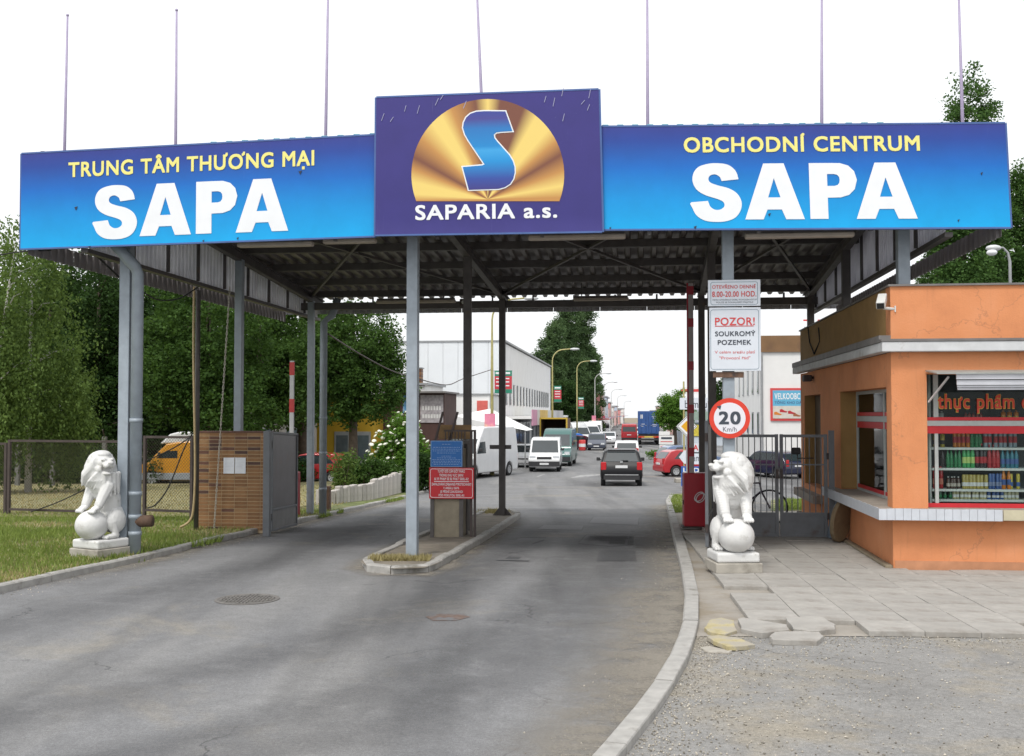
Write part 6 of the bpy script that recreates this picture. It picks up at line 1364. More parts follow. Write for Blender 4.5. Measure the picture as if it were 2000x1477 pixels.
def hatch(pm, L=3.9, W=1.66, H=1.43, r=0.29, estate=False):
    f, b = L / 2, -L / 2; k = H / 1.43
    return dict(paint=pm, W=W, belt=0.90 * k, r=r, wheels=(f - 0.75, b + 0.72), yf=f, yr=b,
        low=[(f - 0.08, 0.22), (f, 0.36), (f, 0.56), (f - 0.18, 0.70), (f - 0.95, 0.88 * k), (f - 1.0, 0.90 * k)],
        top=[(f - 1.0, 0.90 * k), (f - 1.62, 1.34 * k), (f - 2.0, 1.42 * k), (b + 0.75, 1.40 * k), (b + 0.42, 1.32 * k), (b + 0.08, 0.90 * k)],
        rear=[(b + 0.08, 0.90 * k), (b + 0.02, 0.66), (b, 0.50), (b + 0.02, 0.34), (b + 0.08, 0.22)], ws=(0, 1), rw=(4, 5),
        side_windows=[[(f - 1.18, 0.93 * k), (f - 1.70, 1.31 * k), (f - 2.15, 1.34 * k), (f - 2.15, 0.93 * k)], [(f - 2.22, 0.93 * k), (f - 2.22, 1.34 * k), (b + 0.95, 1.31 * k), (b + 0.62, 0.95 * k)]],
        lights=[('headlight', (W / 2 - 0.26, 0.64, 0.34, 0.15), f - 0.05, M_HEAD), ('tail_light', (W / 2 - 0.14, 0.82 * k, 0.20, 0.34), b + 0.05, M_TAIL)],
        plates=[('front_bumper', (-W / 2 + 0.04, 0.30, W / 2 - 0.04, 0.50), f - 0.005, pm), ('grille', (-0.35, 0.52, 0.35, 0.60), f - 0.005, M_TRIMB), ('number_plate', (-0.26, 0.36, 0.26, 0.47), f + 0.012, M_PLATE), ('number_plate', (-0.26, 0.62, 0.26, 0.73), b - 0.002, M_PLATE), ('rear_bumper', (-W / 2 + 0.03, 0.30, W / 2 - 0.03, 0.54), b - 0.008, pm)], mirror=(f - 1.25, 0.98 * k))
def suv(pm):
    f, b = 2.38, -2.38
    return dict(paint=pm, W=1.88, belt=1.05, r=0.36, tum=0.28, wheels=(f - 0.95, b + 0.95), yf=f, yr=b, foot=0.34, bev=0.13,
        low=[(f - 0.1, 0.34), (f, 0.5), (f, 0.78), (f - 0.3, 0.95), (f - 1.2, 1.05)],
        top=[(f - 1.2, 1.05), (f - 2.0, 1.58), (f - 2.5, 1.69), (b + 0.75, 1.68), (b + 0.50, 1.62), (b + 0.10, 1.05)],
        rear=[(b + 0.10, 1.05), (b, 0.85), (b - 0.02, 0.60), (b + 0.05, 0.42), (b + 0.12, 0.34)], ws=(0, 1), rw=(4, 5), rwi=(0.06, 0.80),
        side_windows=[[(f - 1.4, 1.08), (f - 2.1, 1.52), (f - 2.7, 1.58), (f - 2.7, 1.08)], [(f - 2.76, 1.08), (f - 2.76, 1.58), (b + 1.0, 1.55), (b + 0.8, 1.2)]],
        lights=[('headlight', (0.68, 0.82, 0.36, 0.2), f - 0.05, M_HEAD), ('tail_light', (0.80, 0.97, 0.24, 0.36), b + 0.04, M_TAIL), ('exhaust_tip', (0.55, 0.40, 0.12, 0.07), b + 0.02, M_RIM)],
        plates=[('number_plate', (-0.27, 0.88, 0.27, 1.0), b - 0.01, M_PLATE), ('badge', (-0.06, 1.09, 0.06, 1.19), b + 0.10, M_RIM), ('bumper_trim', (-0.75, 0.56, 0.75, 0.60), b - 0.025, M_RIM), ('lower_valance', (-0.80, 0.36, 0.80, 0.54), b - 0.008, M_TRIMB), ('wiper', (0.0, 1.20, 0.30, 1.23), b + 0.155, M_TRIMB), ('roof_spoiler', (-0.62, 1.64, 0.62, 1.69), b + 0.42, pm)], mirror=(f - 1.5, 1.14))
def van(pm, L=5.2, W=1.95, H=2.45, r=0.34, win=True, bumper=None, nose=0.75, belt=1.25, hoodz=1.12, glazed=1):
    f, b = L / 2, -L / 2; bm_ = bumper or M_TRIMB
    sw = [[(f - nose - 0.28, belt + 0.04), (f - nose - 0.70, min(H - 0.45, belt + 0.62)), (f - nose - 1.25, min(H - 0.42, belt + 0.64)), (f - nose - 1.25, belt + 0.04)]]
    if glazed > 1: sw += [[(f - nose - 1.4, belt + 0.04), (f - nose - 1.4, belt + 0.62), (b + 0.35, belt + 0.62), (b + 0.35, belt + 0.04)]]
    d = dict(paint=pm, W=W, belt=belt, r=r, tum=0.085, wheels=(f - 0.85, b + 1.05), yf=f, yr=b, foot=0.28, bev=0.07,
        low=[(f - 0.06, 0.28), (f, 0.42), (f - 0.02, 0.75), (f - 0.18, 0.95), (f - nose, hoodz), (f - nose - 0.06, belt)],
        top=[(f - nose - 0.06, belt), (f - nose - 0.72, min(H - 0.12, belt + 0.82)), (f - nose - 1.25, H - 0.03), (f - nose - 1.8, H), (b + 0.30, H), (b + 0.06, H - 0.12), (b, belt)],
        rear=[(b, belt), (b - 0.01, 0.6), (b, 0.40), (b + 0.05, 0.28)], ws=(0, 1), side_windows=sw,
        lights=[('headlight', (W / 2 - 0.24, 0.84, 0.34, 0.20), f - 0.10, M_HEAD), ('tail_light', (W / 2 - 0.09, 0.95, 0.14, 0.45), b + 0.02, M_TAIL)],
        plates=[('front_bumper', (-W / 2 + 0.02, 0.34, W / 2 - 0.02, 0.62), f + 0.005, bm_), ('grille', (-0.42, 0.74, 0.42, 0.88), f - 0.035, M_TRIMB), ('number_plate', (-0.26, 0.42, 0.26, 0.53), f + 0.025, M_PLATE), ('rear_bumper', (-W / 2 + 0.02, 0.36, W / 2 - 0.02, 0.56), b - 0.02, bm_), ('number_plate', (-0.26, 0.86, 0.26, 0.97), b - 0.015, M_PLATE)], mirror=(f - nose - 0.45, belt + 0.22))
    if win: d['rw'] = (5, 6); d['rwi'] = (0.28, 0.92)
    return d
AWAY, ONCOMING = -A, PI - A
def on_ground(px, Y): return gp(px, Y, 0.0)
W_ = paint('white_paint', (0.70, 0.71, 0.72)); R_ = paint('red_paint', (0.42, 0.012, 0.02)); K_ = mat('black_paint', (0.008, 0.008, 0.010), 0.1, 2, 0.35, coat=0.1, spec=0.3)
vehicle('suv', 'black sport utility car driving away in the right lane', 'car', on_ground(1212, 50.5), AWAY + 0.03, suv(K_))
vehicle('hatchback', 'white hatchback partly hidden in front of the black car', 'car', on_ground(1224, 76), AWAY, hatch(W_, 4.1, 1.72, 1.52, 0.3))
vehicle('delivery_van', 'white low delivery van parked facing the gate in front of the green van', 'van', on_ground(1066, 64), ONCOMING + 0.04, van(W_, 4.4, 1.82, 1.95, 0.30, nose=0.85, belt=1.05, hoodz=0.98))
vehicle('delivery_van', 'dark green high-roof van parked behind the white low van', 'van', on_ground(1092, 71.5), ONCOMING - 0.03, van(paint('green_paint', (0.045, 0.13, 0.12)), 5.0, 1.98, 2.4, 0.33))
vehicle('panel_van', 'large white panel van parked beside the lamp post, seen from its side', 'van', on_ground(932, 57), math.radians(154), van(W_, 5.9, 1.99, 2.65, 0.35, win=False, bumper=M_TRIMB, nose=0.8))
vehicle('hatchback', 'small white car squeezed between the two white vans', 'car', on_ground(1026, 69), ONCOMING, hatch(W_, 3.7, 1.6, 1.45))
vehicle('compact_car', 'dark blue-grey compact car coming towards the gate', 'car', on_ground(1166, 104), ONCOMING, hatch(paint('slate_paint', (0.045, 0.055, 0.085)), 4.1, 1.72, 1.6, 0.3))
vehicle('saloon_car', 'white car following the dark compact car', 'car', on_ground(1189, 128), ONCOMING, hatch(W_, 4.3, 1.75, 1.45, 0.3))
vehicle('minibus', 'red van driving away left of the blue container truck', 'van', on_ground(1229, 138), AWAY, van(R_, 5.0, 2.0, 2.3, 0.33))
vehicle('hatchback', 'red hatchback parked on the lawn in front of the yellow wall', 'car', on_ground(606, 52), math.radians(86), hatch(R_, 3.95, 1.66, 1.44))
vehicle('hatchback', 'red hatchback parked at the right beside the white signboard', 'car', on_ground(1352, 58), math.radians(-78), hatch(R_, 3.9, 1.66, 1.43))
vehicle('saloon_car', 'blue car half hidden behind the red hatchback on the right', 'car', on_ground(1346, 66), math.radians(-80), hatch(paint('light_blue_paint', (0.14, 0.2, 0.34)), 4.0, 1.66, 1.45))
vehicle('saloon_car', 'dark navy car parked behind the barred gate', 'car', on_ground(1508, 57), math.radians(24), hatch(paint('navy_paint', (0.012, 0.016, 0.045), 0.2), 4.3, 1.7, 1.4, 0.3))
yv = vehicle('delivery_van', 'yellow van with white high roof parked on the lawn behind the fence', 'van', on_ground(384, 50), math.radians(92), van(paint('yellow_paint', (0.60, 0.27, 0.02)), 5.2, 1.95, 2.05, 0.33, bumper=mat('grey_bumper', (0.3, 0.33, 0.37), 0.1, 8, 0.6)))
mb = MB(); pr = [(1.45, 1.93), (1.0, 2.38), (0.6, 2.48), (-2.3, 2.48), (-2.52, 2.36), (-2.55, 1.93)]
mb.prism(pr, -0.84, 0.84, lambda a, b, d: (d, a, b)); tag(mb.build('high_roof', W_, yv, bevel=0.08, seg=3), 'white high roof')
MB().box(-0.99, -2.5, 0.30, 0.99, 2.5, 0.62).build('grey_sill', MATS['grey_bumper'], yv, bevel=0.02)
for i, (px, Y, lab) in enumerate(((1128, 118, 'white van parked behind the blue tarpaulin'), (1150, 132, 'white van, second in the row beyond the blue tarpaulin'), (1166, 150, 'white van, third in the row beyond the blue tarpaulin'), (1184, 172, 'white van, farthest of the row on the left'))):
    vehicle('delivery_van', lab, 'van', on_ground(px - 4, Y), ONCOMING + (0.5 if i < 2 else 0), van(W_, 5.4, 2.0, 2.6, 0.33, win=False), 'white vans parked along the street')
vehicle('hatchback', 'dark red car parked under the street lamp', 'car', on_ground(1112, 104), math.radians(120), hatch(paint('maroon_paint', (0.10, 0.012, 0.03)), 4.0, 1.68, 1.42))
vehicle('saloon_car', 'far white car driving away ahead of the red van', 'car', on_ground(1246, 165), AWAY, hatch(W_, 4.3, 1.72, 1.5))
# container truck
t_ = thing('container_truck', 'blue shipping container on a truck driving away in the right lane', 'truck', on_ground(1267, 122), AWAY)
cb = mat('container_blue', (0.028, 0.085, 0.26), 0.12, 3, 0.55, blotch=(0.05, 0.08, 0.16), bl_scale=1.2)
MB().box(-1.22, 0, 1.25, 1.22, 12.2, 3.85).build('container', cb, t_, bevel=0.02)
for s in (-1, 1):
    d = MB().box(s * 0.03 if s > 0 else -1.14, -0.04, 1.36, 1.14 if s > 0 else -0.03, 0.0, 3.74).build('door', cb, t_, bevel=0.015)
    for x in (0.32, 0.86): MB().cyl((s * x, -0.07, 1.30), (s * x, -0.07, 3.80), 0.03, n=8).build('lock_rod', cb, d); MB().box(s * x - 0.09, -0.09, 2.2, s * x + 0.09, -0.05, 2.26).build('handle', M_RIM, d)
    for k in range(4): MB().box(s * 1.14 - 0.05, -0.06, 1.6 + k * 0.6, s * 1.14 + 0.06, -0.02, 1.72 + k * 0.6).build('hinge', cb, d)
MB().box(-0.95, -0.046, 3.0, -0.68, -0.042, 3.45).build('white_sticker', M_PLATE, t_)
for x0, x1, z in ((0.35, 0.95, 3.2), (0.45, 0.95, 3.05), (-0.9, -0.45, 2.35), (0.4, 0.95, 2.3), (-0.9, -0.6, 2.1), (0.42, 0.9, 2.12)): MB().box(x0, -0.046, z, x1, -0.042, z + 0.05).build('stencil_mark', M_PLATE, t_)
MB().box(-1.15, 0.1, 0.95, 1.15, 12.0, 1.24).build('chassis', M_TRIMB, t_); MB().box(-1.22, -0.1, 0.52, 1.22, 0.02, 0.74).build('bumper', M_TRIMB, t_, bevel=0.02); MB().box(-1.2, -0.08, 0.82, 1.2, 0.0, 1.02).build('light_bar', mat('orange_bar', (0.5, 0.1, 0.02), 0.1, 5, 0.5), t_)
MB().box(-0.5, -0.13, 0.85, 0.5, -0.085, 1.0).build('number_plate', mat('yellow_plate', (0.6, 0.5, 0.1), 0.05, 9, 0.5), t_)
for s in (-1, 1): MB().box(s * 1.0 - 0.16, -0.11, 0.84, s * 1.0 + 0.16, -0.082, 0.99).build('tail_light', M_TAIL, t_)
for y in (1.2, 2.5, 3.8, 10.0, 14.3):
    for s in (-1, 1): add_wheel(t_, s * 1.0, y, 0.5, 0.34, s)
MB().box(-1.2, 12.9, 0.7, 1.2, 15.0, 3.4).build('cab', W_, t_, bevel=0.1)
# open box truck with yellow frame, seen from its open rear
t_ = thing('box_truck', 'box truck with open brown interior and yellow rear frame behind the green van', 'truck', on_ground(1081, 86), AWAY)
br = mat('box_interior_brown', (0.13, 0.075, 0.045), 0.2, 3, 0.8); yf_ = mat('box_yellow', (0.55, 0.38, 0.05), 0.1, 5, 0.5)
for a in ((-1.05, 0, 0.95, -1.0, 5, 3.0), (1.0, 0, 0.95, 1.05, 5, 3.0)): MB().box(*a).build('side_wall', br, t_)
MB().box(-1.0, 4.9, 0.95, 1.0, 4.95, 3.0).build('front_wall', br, t_); MB().box(-1.0, 0, 0.9, 1.0, 4.9, 0.95).build('floor', br, t_); MB().box(-1.05, 0, 3.001, 1.05, 5, 3.06).build('roof', br, t_)
for a in ((-1.12, -0.05, 0.85, -1.0, 0.0, 3.12), (1.0, -0.05, 0.85, 1.12, 0.0, 3.12), (-1.0, -0.05, 3.0, 1.0, 0.0, 3.12)): MB().box(*a).build('rear_frame', yf_, t_)
for y in (1.0, 5.6):
    for s in (-1, 1): add_wheel(t_, s * 0.85, y, 0.42, 0.25, s)
MB().box(-0.9, 0.1, 0.6, 0.9, 6.5, 0.88).build('chassis', M_TRIMB, t_); MB().box(-1.0, 5.2, 0.6, 1.0, 6.9, 2.4).build('cab', W_, t_, bevel=0.08)
# ============================================================ BUILDINGS AND STREET FURNITURE BEYOND THE GATE
M_HALL = mat('white_hall_panel', (0.74, 0.77, 0.80), 0.04, 0.6, 0.6); M_HALL2 = mat('white_wall', (0.78, 0.78, 0.77), 0.04, 1.0, 0.8, blotch=(0.70, 0.69, 0.67), bl_scale=0.8)
M_WIN = mat('far_window_glass', (0.10, 0.13, 0.15), 0.2, 3, 0.1); M_GREYM = mat('grey_metal_trim', (0.30, 0.31, 0.32), 0.1, 5, 0.5)
def bthing(name, label, px, Y, cat='building', rz=-A, dz=0.0):
    p = gp(px, Y, dz - 0.03); return thing(name, label, cat, p, rz)
def bb(t_, name, m, *a, **k): return MB().box(*a).build(name, m, t_, **k)
# --- the long white hall on the left; origin at its near street corner, local -x to the left, +y along the street
h = bthing('white_hall', 'long white two-storey hall along the left side of the street', 985, 80); HH = P(985, 667, 80).z - h.location.z
bb(h, 'core', M_HALL2, -24, 0.06, 0, -0.06, 44, HH - 0.1)
for i in range(21):
    bb(h, 'wall_panel', M_HALL, -24 + i * 1.14, 0.0, 3.6, -24 + (i + 1) * 1.14 - 0.025, 0.058, HH - 0.02)
bb(h, 'wall', M_HALL2, -24, 0.002, 0, -0.02, 0.058, 3.59)
bb(h, 'roof_edge', M_GREYM, -24.1, -0.06, HH - 0.02, 0.12, 44.1, HH + 0.10)
for i in range(16):
    y = 1.2 + i * 2.55
    w_ = bb(h, 'window', M_GREYM, -0.02, y, 4.1, 0.03, y + 0.62, 5.75); bb(h, 'pane', M_WIN, 0.031, y + 0.06, 4.16, 0.04, y + 0.56, 5.69).parent = w_
bb(h, 'shop_canopy', M_HALL2, 0.0, 0.3, 3.05, 2.0, 43.5, 3.25)
for i, (c, ln) in enumerate((((0.62, 0.30, 0.42), 4), ((0.62, 0.60, 0.56), 2.2), ((0.72, 0.52, 0.16), 7.5), ((0.66, 0.66, 0.64), 3), ((0.60, 0.56, 0.42), 3), ((0.66, 0.66, 0.66), 4), ((0.5, 0.5, 0.5), 4), ((0.62, 0.6, 0.58), 5))):
    y = sum((4, 2.2, 7.5, 3, 3, 4, 4, 5)[:i]) + 0.4 + 0.15 * i
    bb(h, 'shop_banner', mat('banner_%d' % i, c, 0.10, 0.9, 0.7, blotch=tuple(k * 0.75 for k in c), bl_scale=0.8), 2.0, y, 2.55, 2.06, y + ln, 3.75)
for i in range(15):
    y = 0.5 + i * 3.0; bb(h, 'canopy_post', M_GREYM, 1.85, y, 0, 1.97, y + 0.12, 3.05)
    f_ = bb(h, 'shop_front', M_GREYM, 0.0, y + 0.2, 0.05, 0.06, y + 2.9, 2.9); bb(h, 'pane', M_WIN, 0.061, y + 0.35, 0.7, 0.07, y + 2.75, 2.7).parent = f_
# --- low white annex before the hall, with a red poster
an = bthing('shop_annex', 'low white shop in front of the hall end wall with a red poster', 985, 72); HA = P(985, 771, 72).z - an.location.z
bb(an, 'wall', M_HALL2, -5.4, 0, 0, -1.0, 6, HA); bb(an, 'roof_edge', M_GREYM, -5.5, -0.1, HA, -0.9, 6.1, HA + 0.08)
rp = bb(an, 'poster', mat('red_poster', (0.60, 0.12, 0.10), 0.15, 2, 0.6), -1.85 , -0.03, HA - 1.5, -1.12, -0.002, HA - 0.4); bb(an, 'poster_band', mat('poster_yellow', (0.6, 0.5, 0.15), 0.1, 3, 0.6), -1.80, -0.036, HA - 1.5, -1.16, -0.031, HA - 1.15)
bb(an, 'shutter', M_GREYM, -4.9, -0.03, 0.1, -2.4, -0.002, 2.1)
# white market tent roof between annex and road
tn = bthing('market_tent', 'white tent roof beside the low shop behind the panel van', 962, 66, 'tent'); z0 = P(960, 830, 66).z - tn.location.z
mb = MB(); mb.add([(-2.4, 0, z0 + 0.55), (2.1, 0, z0 - 0.35), (2.1, 4, z0 - 0.35), (-2.4, 4, z0 + 0.6), (-0.4, 2, z0 + 1.0)], [(0, 1, 4), (1, 2, 4), (2, 3, 4), (3, 0, 4)]); mb.build('canvas', M_HALL2, tn)
for x, y in ((-2.3, 0.1), (2.0, 0.1), (2.0, 3.9), (-2.3, 3.9)): MB().cyl((x, y, 0), (x, y, z0 + (0.5 if x < 0 else -0.36)), 0.04, n=8).build('pole', M_GREYM, tn)
# --- dark snack kiosk with banner
dk = bthing('snack_kiosk', 'dark brown kiosk with a pale lettered banner behind the flowering bush', 868, 60); HD = P(860, 768, 60).z - dk.location.z; s_ = 60 / FPX
M_DKB = mat('dark_brown_boards', (0.07, 0.035, 0.03), 0.2, 2, 0.8)
bb(dk, 'wall', M_DKB, -3.6, 0, 0, 0, 4, HD); bb(dk, 'roof', M_FLASH, -3.8, -0.5, HD, 0.15, 4.2, HD + 0.10)
bn = bb(dk, 'banner', mat('grey_banner', (0.34, 0.32, 0.34), 0.3, 6, 0.7), -1.36, -0.05, HD - 1.65, -0.06, -0.002, HD - 0.1)
o = flat_text('OBCHOD', -1.25, -0.15, HD - 1.05, HD - 0.80, -0.056, M_LETW, bn, 0.02); bpy.data.objects.remove(o)
mb = MB()
for k in range(7): mb.box(-1.25 + 0.16 * k, -0.056, HD - 0.95, -1.15 + 0.16 * k, -0.051, HD - 0.72); mb.box(-1.25 + 0.16 * k, -0.056, HD - 1.4, -1.13 + 0.16 * k, -0.051, HD - 1.18)
tag(mb.build('banner_print', mat('pale_banner_print', (0.6, 0.6, 0.6), 0.1, 5, 0.6), dk), kind='stuff')
bb(dk, 'blue_sign', mat('blue_white_sign', (0.10, 0.30, 0.55), 0.1, 3, 0.5, blotch=(0.6, 0.6, 0.62), bl_scale=1.5, bl_thr=0.5), -2.35, -0.04, HD - 1.1, -1.9, -0.002, HD - 0.12); bb(dk, 'counter', M_HALL2, -3.4, -0.3, 0.9, -0.2, -0.01, 1.0)
# --- house with brick chimney behind it
hc = bthing('white_house', 'low white house with a brick chimney behind the dark kiosk', 830, 66); HC = P(820, 752, 66).z - hc.location.z
bb(hc, 'wall', M_HALL2, -6, 0, 0, 0, 6, HC); rf_ = bb(hc, 'roof', M_GREYM, -6.2, -0.2, HC, 0.2, 6.2, HC + 0.12)
for r in range(9):
    for c in range(3): bb(hc, 'chimney_brick', BR[(r * 5 + c * 3) % 3 + (1 if c else 0)], -1.2 + c * 0.29, 0.4, HC + 0.121 + r * 0.10, -1.2 + c * 0.29 + 0.28, 1.1, HC + 0.12 + r * 0.10 + 0.09)
bb(hc, 'chimney_cap', M_GREYM, -1.26, 0.34, HC + 1.03, -0.28, 1.16, HC + 1.10)
# --- yellow shop behind the trees
ys_ = bthing('yellow_shop', 'yellow shop with grey doors behind the trees and the red car', 728, 58); HY = 4.2
bb(ys_, 'wall', mat('yellow_wall', (0.46, 0.29, 0.02), 0.06, 1.5, 0.7), -3.1, 0, 0, 0, 5, HY)
for x in (-2.1, -0.95): d_ = bb(ys_, 'door', M_GREYM, x, -0.05, 0.05, x + 0.85, -0.002, 2.4); bb(ys_, 'pane', M_WIN, x + 0.1, -0.06, 0.9, x + 0.75, -0.051, 2.2).parent = d_
bb(ys_, 'roof', M_FLASH, -3.3, -0.3, HY, 0.2, 5.2, HY + 0.12)
gb_ = bthing('grey_shed', 'grey shed half hidden behind the trees left of the yellow shop', 640, 62); bb(gb_, 'wall', mat('grey_shed_wall', (0.30, 0.29, 0.28), 0.1, 1.5, 0.8), -7, 0, 0, -0.6, 6, 4.4); bb(gb_, 'roof', M_FLASH, -7.3, -0.4, 4.4, -0.4, 6.3, 4.55)
for x in (-6.3, -4.4, -2.5): w_ = bb(gb_, 'window', M_GREYM, x, -0.04, 1.2, x + 1.2, -0.002, 2.6); bb(gb_, 'pane', M_WIN, x + 0.1, -0.05, 1.3, x + 1.1, -0.041, 2.5).parent = w_
# --- white shop building on the right
wr = bthing('white_shop', 'white shop building with brown roof band behind the barred gate', 1491, 62); HW = P(1491, 656, 62).z - wr.location.z
bb(wr, 'wall', M_HALL2, 0, 0, 0, 16, 18, HW - 0.02); bb(wr, 'roof_band', mat('rust_brown_band', (0.22, 0.125, 0.06), 0.15, 1.0, 0.8, blotch=(0.16, 0.09, 0.05), bl_scale=1.2), -0.12, -0.12, HW - 0.95, 16.1, -0.002, HW)
bb(wr, 'side_band', M_HALL2, -0.08, 0.0, HW - 0.9, -0.002, 18, HW - 0.1); MB().cyl((-0.10, -0.10, 0), (-0.10, -0.10, HW - 0.96), 0.07, n=8).build('downpipe', M_GREYM, wr)
for i in range(5):
    for z0, z1 in ((HW - 3.3, HW - 1.7), (HW - 5.8, HW - 4.4)):
        y = 2.0 + i * 3.0; w_ = bb(wr, 'window', M_GREYM, -0.05, y, z0, 0.02, y + 0.8, z1); bb(wr, 'pane', M_WIN, -0.06, y + 0.08, z0 + 0.08, -0.051, y + 0.72, z1 - 0.08).parent = w_
fo = Vector(wr.location) - VDIR * 0.03
bo, X, Z, wd, ht = board('billboard', 'red-framed shoe billboard reading VELKOOBCHOD on the white shop', 1505, 1592, 758, 822, fo - VDIR * 0.06, M_REDV, 0.06)
MB().box(X(1509.5), -0.02, Z(817.5), X(1587.5), -0.001, Z(762.5)).build('picture', mat('sky_blue_print', (0.12, 0.42, 0.62), 0.06, 2, 0.5), bo); MB().box(X(1509.5), -0.026, Z(817.5), X(1587.5), -0.021, Z(793)).build('sand_print', mat('sand_print', (0.62, 0.58, 0.52), 0.1, 4, 0.5), bo)
flat_text('VELKOOBCHOD', X(1513), X(1585), Z(780), Z(768), -0.024, M_LETW, bo, 0.03); flat_text('TỔNG KHO DÀY DÉP', X(1513), X(1585), Z(789), Z(784), -0.024, mat('navy_print', (0.06, 0.12, 0.25), 0.05, 5, 0.5), bo, 0.02)
for i, (x, y, c) in enumerate(((1519, 808, Or), (1530, 803, Rd), (1546, 806, Rd), (1556, 811, (0.35, 0.12, 0.05)), (1572, 805, Rd))):
    k = wd / 87; mb = MB(); pr = [(-7, -2), (6, -3), (8, -1), (2, 1), (-3, 4), (-7, 3)]; mb.prism([(a * k, b * k) for a, b in pr], -0.032, -0.0265, lambda a, b, d: (X(x) + a, d, Z(y) + b)); mb.build('shoe_print', mat('shoe_%d' % i, c, 0.1, 6, 0.5), bo)
# roof letters on the white shop
for i, ch in enumerate('THU'):
    px0 = (1569, 1597, 1618)[i]; t_ = thing('roof_letter', ('red roof letter T on the white shop, left of the canopy post', 'red roof letter H on the white shop behind the canopy post', 'red roof letter U on the white shop above the kiosk parapet')[i], 'letter', (0, 0, 0), 0, 'red letters on the white shop roof')
    o_ = fo + VDIR * 0.6; a, b = plane_pt(px0, 640, o_, VDIR), plane_pt(px0 + 20, 624, o_, VDIR); t_.location = (a.x, a.y, HW + wr.location.z); t_.rotation_euler = (0, 0, -A)
    flat_text(ch, 0, (b - a).dot(SDIR), a.z - t_.location.z, b.z - t_.location.z, 0, M_REDV, t_, 0.05); MB().box(0.05, 0.01, 0, 0.12, 0.05, a.z - t_.location.z + 0.05).build('stand', M_GREYM, t_)
# --- street lamps
M_LAMPY = mat('yellow_green_lamp_steel', (0.42, 0.38, 0.16), 0.15, 4, 0.5, blotch=(0.28, 0.18, 0.09), bl_scale=2); M_LAMPG = mat('lamp_head', (0.55, 0.57, 0.58), 0.05, 8, 0.4)
def lamp(label, px, Y, ytop, arm, side=1, mat_=M_LAMPY, banner=None, poster=None):
    t_ = bthing('street_lamp', label, px, Y, 'lamp post'); zt = P(px, ytop, Y).z - t_.location.z; r = arm * 0.7
    pts = [(0, 0, 0), (0, 0, zt * 0.6), (0, 0, zt - r)] + [(side * r * (1 - math.cos(a)), 0, zt - r + r * math.sin(a)) for a in [PI / 2 * i / 6 for i in range(1, 7)]] + [(side * arm * 1.15, 0, zt + 0.05)]
    MB().tube(pts, [0.10, 0.075] + [0.05] * (len(pts) - 2), 8).build('pole', mat_, t_, smooth=True)
    MB().ball((side * (arm * 1.15 + 0.3), 0, zt + 0.03), (0.42, 0.16, 0.11), 12, 8).build('lamp_head', M_LAMPG, t_, smooth=True)
    MB().cyl((0, 0, 0), (0, 0, 1.1), 0.13, 0.12, n=10).build('base_sleeve', mat_, t_, smooth=True)
    if banner:
        y0, y1, w_ = banner; z1, z0 = P(px, y0, Y).z - t_.location.z, P(px, y1, Y).z - t_.location.z; H_ = z1 - z0
        for nm, a, b, c in (('banner_green', 0.75, 1.0, (0.02, 0.22, 0.14)), ('banner_red', 0.17, 0.75, (0.50, 0.04, 0.06)), ('banner_foot', 0.0, 0.17, (0.02, 0.22, 0.14))):
            bb(t_, nm, mat(nm, c, 0.08, 3, 0.6), 0.14, -0.03, z0 + H_ * a + 0.002, 0.14 + w_, 0.0, z0 + H_ * b)
        for k, f in enumerate((0.62, 0.47, 0.30)): bb(t_, 'banner_line', M_LETW, 0.22, -0.038, z0 + H_ * f, 0.14 + w_ * 0.85, -0.031, z0 + H_ * f + 0.06)
        bb(t_, 'banner_line', M_LETW, 0.2, -0.038, z0 + H_ * 0.84, 0.14 + w_ * 0.9, -0.031, z0 + H_ * 0.93)
        for z in (z0, z1): bb(t_, 'banner_arm', M_GREYM, 0, -0.02, z - 0.03, 0.16 + w_, 0.01, z + 0.001)
    if poster:
        y0, y1, x0, x1 = poster; z1, z0 = P(px, y0, Y).z - t_.location.z, P(px, y1, Y).z - t_.location.z; k = Y / FPX
        bb(t_, 'poster', mat('pink_poster', (0.62, 0.20, 0.30), 0.15, 2.5, 0.6, blotch=(0.70, 0.45, 0.30), bl_scale=2.2, bl_thr=0.52), (x0 - px) * k, -0.17, z0, (x1 - px) * k, -0.14, z1)
    return t_
lamp('tall lamp post beside the white panel van with green and red banner', 961, 58.5, 585, 1.6, 1, banner=(724, 768, 0.95), poster=(808, 868, 947, 968))
lamp('yellow lamp post at the end of the white hall, with green and red banner', 1079, 92, 683, 1.4, 1, banner=(754, 785, 0.62), poster=(818, 842, 1071, 1086))
lamp('yellow lamp post before the poplars with a bright lamp head', 1127, 116, 706, 1.3, 1, banner=(776, 798, 0.60))
for px, Y, yt, lab in ((1162, 150, 730, 'first pale street lamp beyond the poplars'), (1180, 185, 747, 'second pale street lamp beyond the poplars'), (1194, 225, 761, 'third pale street lamp beyond the poplars'), (1206, 275, 773, 'fourth pale street lamp beyond the poplars'), (1219, 360, 784, 'farthest pale street lamp down the street')):
    lamp(lab, px, Y, yt, 1.4, 1, mat('pale_lamp_steel', (0.5, 0.5, 0.48), 0.05, 4, 0.5), poster=(812, 842, px - 6, px + 2) if Y < 190 else None)
kl = gp(1977, 33, 0.0); t_ = thing('street_lamp', 'white street lamp above the kiosk roof with arm bent to the left', 'lamp post', kl); zt = P(1960, 486, 33).z - kl.z
